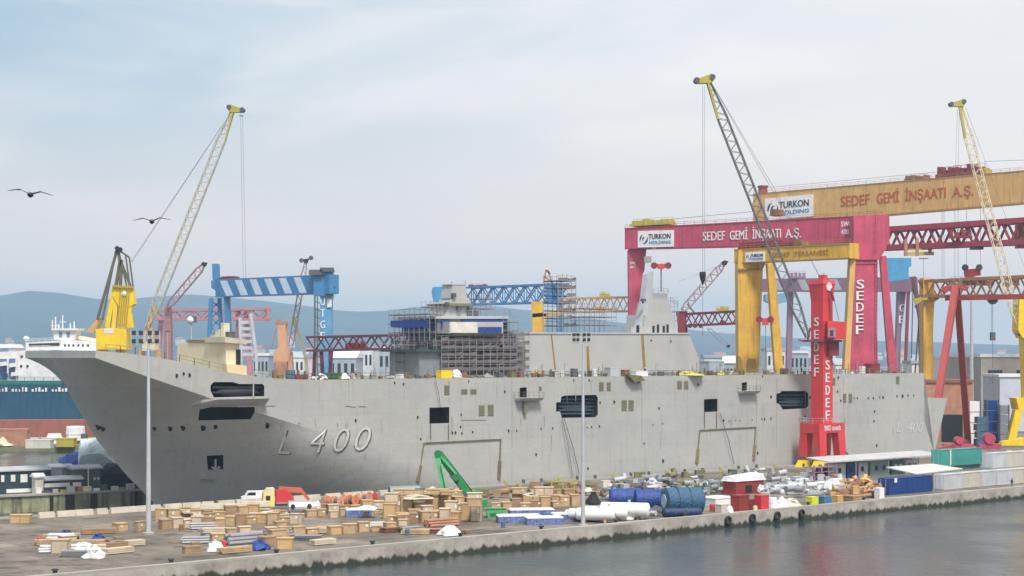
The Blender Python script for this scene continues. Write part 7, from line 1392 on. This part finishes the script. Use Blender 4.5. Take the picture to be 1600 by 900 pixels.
# heaps: ducts, pipes, scrap
def pipe_item(p, rz, tilt, L_, r_, m, label, group, nm='pipe_section', flange=True, elbow=False):
    d_ = V(math.cos(rz)*math.cos(tilt), math.sin(rz)*math.cos(tilt), math.sin(tilt)); c = Vector(p)+V(0, 0, r_); mb = MB(); mb.tube(c, c+d_*L_, r_, n=12)
    if flange:
        for q in (c, c+d_*L_): mb.lathe(q, d_, [(-.06, r_*1.3), (.06, r_*1.3)], 12)
    if elbow: mb.tube(c+d_*L_, c+d_*L_+V(-.3, .2, 1)*r_*2.2, r_*.98, n=12)
    return single(nm, mb, m, label, 'pipe', group, loc=tuple(p))
RN = random.Random(77)
hz_ = [('pale duct heap by the red crane', 1185, 1308, 748, 780, 84, [white, lgrey, galv, greym]), ('grey machinery heap before the hull middle', 940, 1190, 746, 776, 120, [lgrey, greym, dgrey, deckolive, galv]), ('rusty scrap heap left of the blue container', 1300, 1376, 758, 782, 52, [rustl, rust, woodd, tan]), ('yard clutter right of the teal container', 1548, 1600, 713, 722, 14, [rustl, olive, tan, cream]),
       ('brown litter along the hull foot', 600, 945, 768, 783, 50, [deckolive, rust, woodd, offw]), ('small litter before the white vessels', 915, 1040, 800, 812, 12, [lgrey, white, dgrey])]
for zn, x0, x1, y0, y1, n, ms in hz_:
    for i in range(n):
        u_ = (i+.5)/n; px = x0+(x1-x0)*u_+RN.uniform(-5, 5); y = RN.uniform(y0, y1)-(u_-.5)*12*(x1-x0)/240; z_ = RN.choice((2, 2, 2.6, 3.1)) if 'duct' in zn or 'scrap' in zn else RN.choice((2, 2, 2.6))
        p = G(px, y); p.z = z_; m = RN.choice(ms); k = RN.random()
        lab = '%s piece in the %s' % ({'white_paint': 'white', 'light_grey_metal': 'light grey', 'galvanised': 'galvanised', 'grey_metal': 'grey', 'dark_grey': 'black', 'deck_olive': 'olive', 'olive_yellow': 'olive', 'light_rust': 'light rusty', 'rust_brown': 'dark rusty', 'timber_batten': 'brown', 'faded_yellow_paint': 'tan', 'cream_paint': 'cream', 'offwhite': 'cream'}[m.name], zn)
        if k < .55: pipe_item(p, RN.uniform(-.6, 1.2), RN.uniform(-.03, .12), RN.uniform(1.0, 3.0), RN.uniform(.15, .55), m, lab.replace('piece', 'pipe'), lab.replace('piece', 'pipes'), elbow=RN.random() < .4)
        elif k < .8: clutter(lab.replace('piece', 'box'), 'metal_box', 'box', p, 0, 0, RN.uniform(.8, 2.2), RN.uniform(.8, 1.5), RN.uniform(.6, 1.6), m, RN.uniform(-.5, .8), lab.replace('piece', 'boxes'))
        else: clutter(lab.replace('piece', 'mound'), 'scrap_mound', 'scrap', p, 0, 0, RN.uniform(1.4, 3), 1.5, RN.uniform(.7, 1.5), m, 0, lab.replace('piece', 'mounds'), 'heap')
# scaffold stand and black machine near the floodlight mast
a = G(880, 781); mb = MB()
for x in (-2, 0, 2):
    for y in (0, 1.4): mb.bar(a+V(x, y, 0), a+V(x, y, 3.6), .14)
for z_ in (1.8, 3.2): mb.bar(a+V(-2, 0, z_), a+V(2, 0, z_), .12); mb.bar(a+V(-2, 1.4, z_), a+V(2, 1.4, z_), .12)
mb.bar(a+V(-2, 0, 0), a+V(0, 0, 1.8), .1); single('tube_stand', mb, olive, 'olive tube stand before the hull left of the floodlight mast', 'stand')
clutter('black winch left of the middle floodlight mast', 'winch', 'winch', G(897, 788), 0, 0, 2.4, 1.5, 1.6, black, .3, None, 'heap'); clutter('black winch just right of the middle floodlight mast', 'winch', 'winch', G(928, 788), 0, 0, 2.4, 1.5, 2.0, black, .3, None, 'heap')
# parapet blocks along the dock edge
for k in range(20):
    px = 60+k*28; p = gp(px, -4.2); L_ = 2.6+.6*(k % 3)
    mb = MB(); mb.hexa([p+U*x+Vn*y for x, y in ((0, -.5), (L_, -.5), (L_, .5), (0, .5))], [p+U*x+Vn*y+V(0, 0, .9) for x, y in ((.05, -.25), (L_-.05, -.25), (L_-.05, .25), (.05, .25))]); single('barrier_block', mb, P('barrier_pale', (.48, .43, .36), .9, var=.2), 'pale concrete barrier block, %s from the left along the dock edge' % ORD[k], 'barrier', 'barrier blocks along the dock edge', loc=tuple(p), rz=TH)
# dock edge bollards and lights along the hull foot
for k in range(16):
    px = 790+k*28; p = gp(px, -1.9, 2.28); clutter('small mooring bollard on the quay edge at the hull foot', 'mooring_bollard', 'bollard', p, 0, 0, .6, .6, .7, dgrey if k % 3 else olive, 0, 'mooring bollards at the hull foot', 'cyl')

# nearer storage on the quay, below the crate rows
RN = random.Random(41)
kinds = ['crate', 'timber', 'pipes', 'plates', 'sheeted', 'drum', 'pallet']
for i in range(92):
    px = RN.uniform(60, 800); y = RN.uniform(822, 872); p = G(px, y); tt = (p-P1).dot(Vn)
    if tt < QT+5 or tt > -8 or abs(px-232) < 12: continue
    k = RN.choice(kinds); rz = RN.choice((TH, TH, TH*.4, 0))+RN.uniform(-.12, .12); f = frame(p, rz)
    if k == 'crate': j = RN.randrange(4); crate('%s crate standing on the open quay in front' % CW[j][0], p, rz, RN.uniform(1.2, 3), RN.uniform(1, 1.6), RN.uniform(.8, 1.9), CW[j][1], '%s crates on the open quay' % CW[j][0])
    elif k == 'timber':
        mb = MB(); L_ = RN.uniform(3, 5)
        for a in range(3):
            for b2 in range(4): mb.bar(f(-L_/2+RN.uniform(-.2, .2), b2*.32, .2+a*.24), f(L_/2, b2*.32, .2+a*.24), .27, .2)
        single('timber_stack', mb, RN.choice((woodd, wood, cardb)), 'stack of long timber beams on the open quay in front', 'timber stack', 'timber stacks on the open quay', loc=tuple(p), rz=rz)
    elif k == 'pipes':
        mb = MB(); L_ = RN.uniform(3, 6); r_ = RN.uniform(.14, .28)
        for a in range(3):
            for b2 in range(4-a): mb.tube(f(-L_/2+RN.uniform(-.3, .3), (b2+a*.5)*2*r_, r_+a*1.75*r_), f(L_/2, (b2+a*.5)*2*r_, r_+a*1.75*r_), r_, n=8)
        single('pipe_bundle', mb, RN.choice((lgrey, rustl, greym)), 'bundle of steel pipes on the open quay in front', 'pipe bundle', 'pipe bundles on the open quay', loc=tuple(p), rz=rz)
    elif k == 'plates':
        mb = MB()
        for a in range(5): mb.box(f(RN.uniform(-.15, .15), RN.uniform(-.15, .15), a*.14+.1), (3.6, 1.7, .07), rz+RN.uniform(-.05, .05))
        mb.box(f(-1.2, 0, 0), (.2, 1.6, .1), rz); mb.box(f(1.2, 0, 0), (.2, 1.6, .1), rz)
        single('plate_stack', mb, RN.choice((rust, rustl, greym)), 'stack of steel plates on the open quay in front', 'plate stack', 'plate stacks on the open quay', loc=tuple(p), rz=rz)
    elif k == 'sheeted': clutter('%s sheeted heap on the open quay in front' % ('blue' if i % 2 else 'pale'), 'sheeted_heap', 'sheeted heap', p, 0, 0, RN.uniform(2, 3.4), 2, RN.uniform(.9, 1.5), tarpb if i % 2 else P('white_sheet2', (.66, .66, .66), .7, bump=.4), 0, '%s sheeted heaps on the open quay' % ('blue' if i % 2 else 'pale'), 'heap')
    elif k == 'drum': c_, m_ = RN.choice((('blue', P('drum_blue', (.06, .13, .22), .6)), ('red', red), ('rusty', rust))); clutter('%s oil drum on the open quay in front' % c_, 'oil_drum', 'drum', p, 0, 0, .62, .6, .92, m_, 0, '%s oil drums on the open quay' % c_, 'cyl')
    else:
        mb = MB()
        for a in range(RN.choice((1, 2, 4))):
            for b2 in (-.5, 0, .5): mb.box(f(0, b2, a*.15), (1.2, .1, .09), rz)
            for b2 in (-.5, -.25, 0, .25, .5): mb.box(f(b2, 0, a*.15+.092), (.14, 1.15, .03), rz)
        single('pallet', mb, woodd, 'wooden pallets lying on the open quay in front', 'pallet', 'pallets on the open quay', loc=tuple(p), rz=rz)
# kerb bollards on the water side
for k in range(14):
    p = S(-95+k*15, QT+.9+.5, 2.0); mb = MB(); mb.lathe(p, V(0, 0, 1), [(0, .34), (.1, .3), (.45, .24), (.55, .4), (.72, .38), (.76, .2)], 14); single('quay_bollard', mb, P('bollard_black', (.04, .04, .045), .6), 'black iron mooring bollard along the water side kerb', 'bollard', 'mooring bollards along the quay kerb', loc=tuple(p), smooth=40)
# tell look-alikes apart by their order from the left
def ordw(k):
    if k < 20: return ORD[k]
    t, u_ = divmod(k+1, 10); tens = ['', '', 'twenty', 'thirty', 'forty', 'fifty', 'sixty']
    return (tens[t]+'-'+ORD[u_-1]) if u_ else tens[t].replace('ty', 'tieth')
bylab = {}
for o in list(COL.objects):
    if o.parent is None and 'label' in o.keys() and 'category' in o.keys(): bylab.setdefault(o['label'], []).append(o)
for lab, os_ in bylab.items():
    if len(os_) > 1 and len(lab.split()) <= 13:
        os_.sort(key=lambda o: o.location.x/max(1, o.location.y))
        for k, o in enumerate(os_): o['label'] = '%s, %s from left' % (lab, ordw(k))
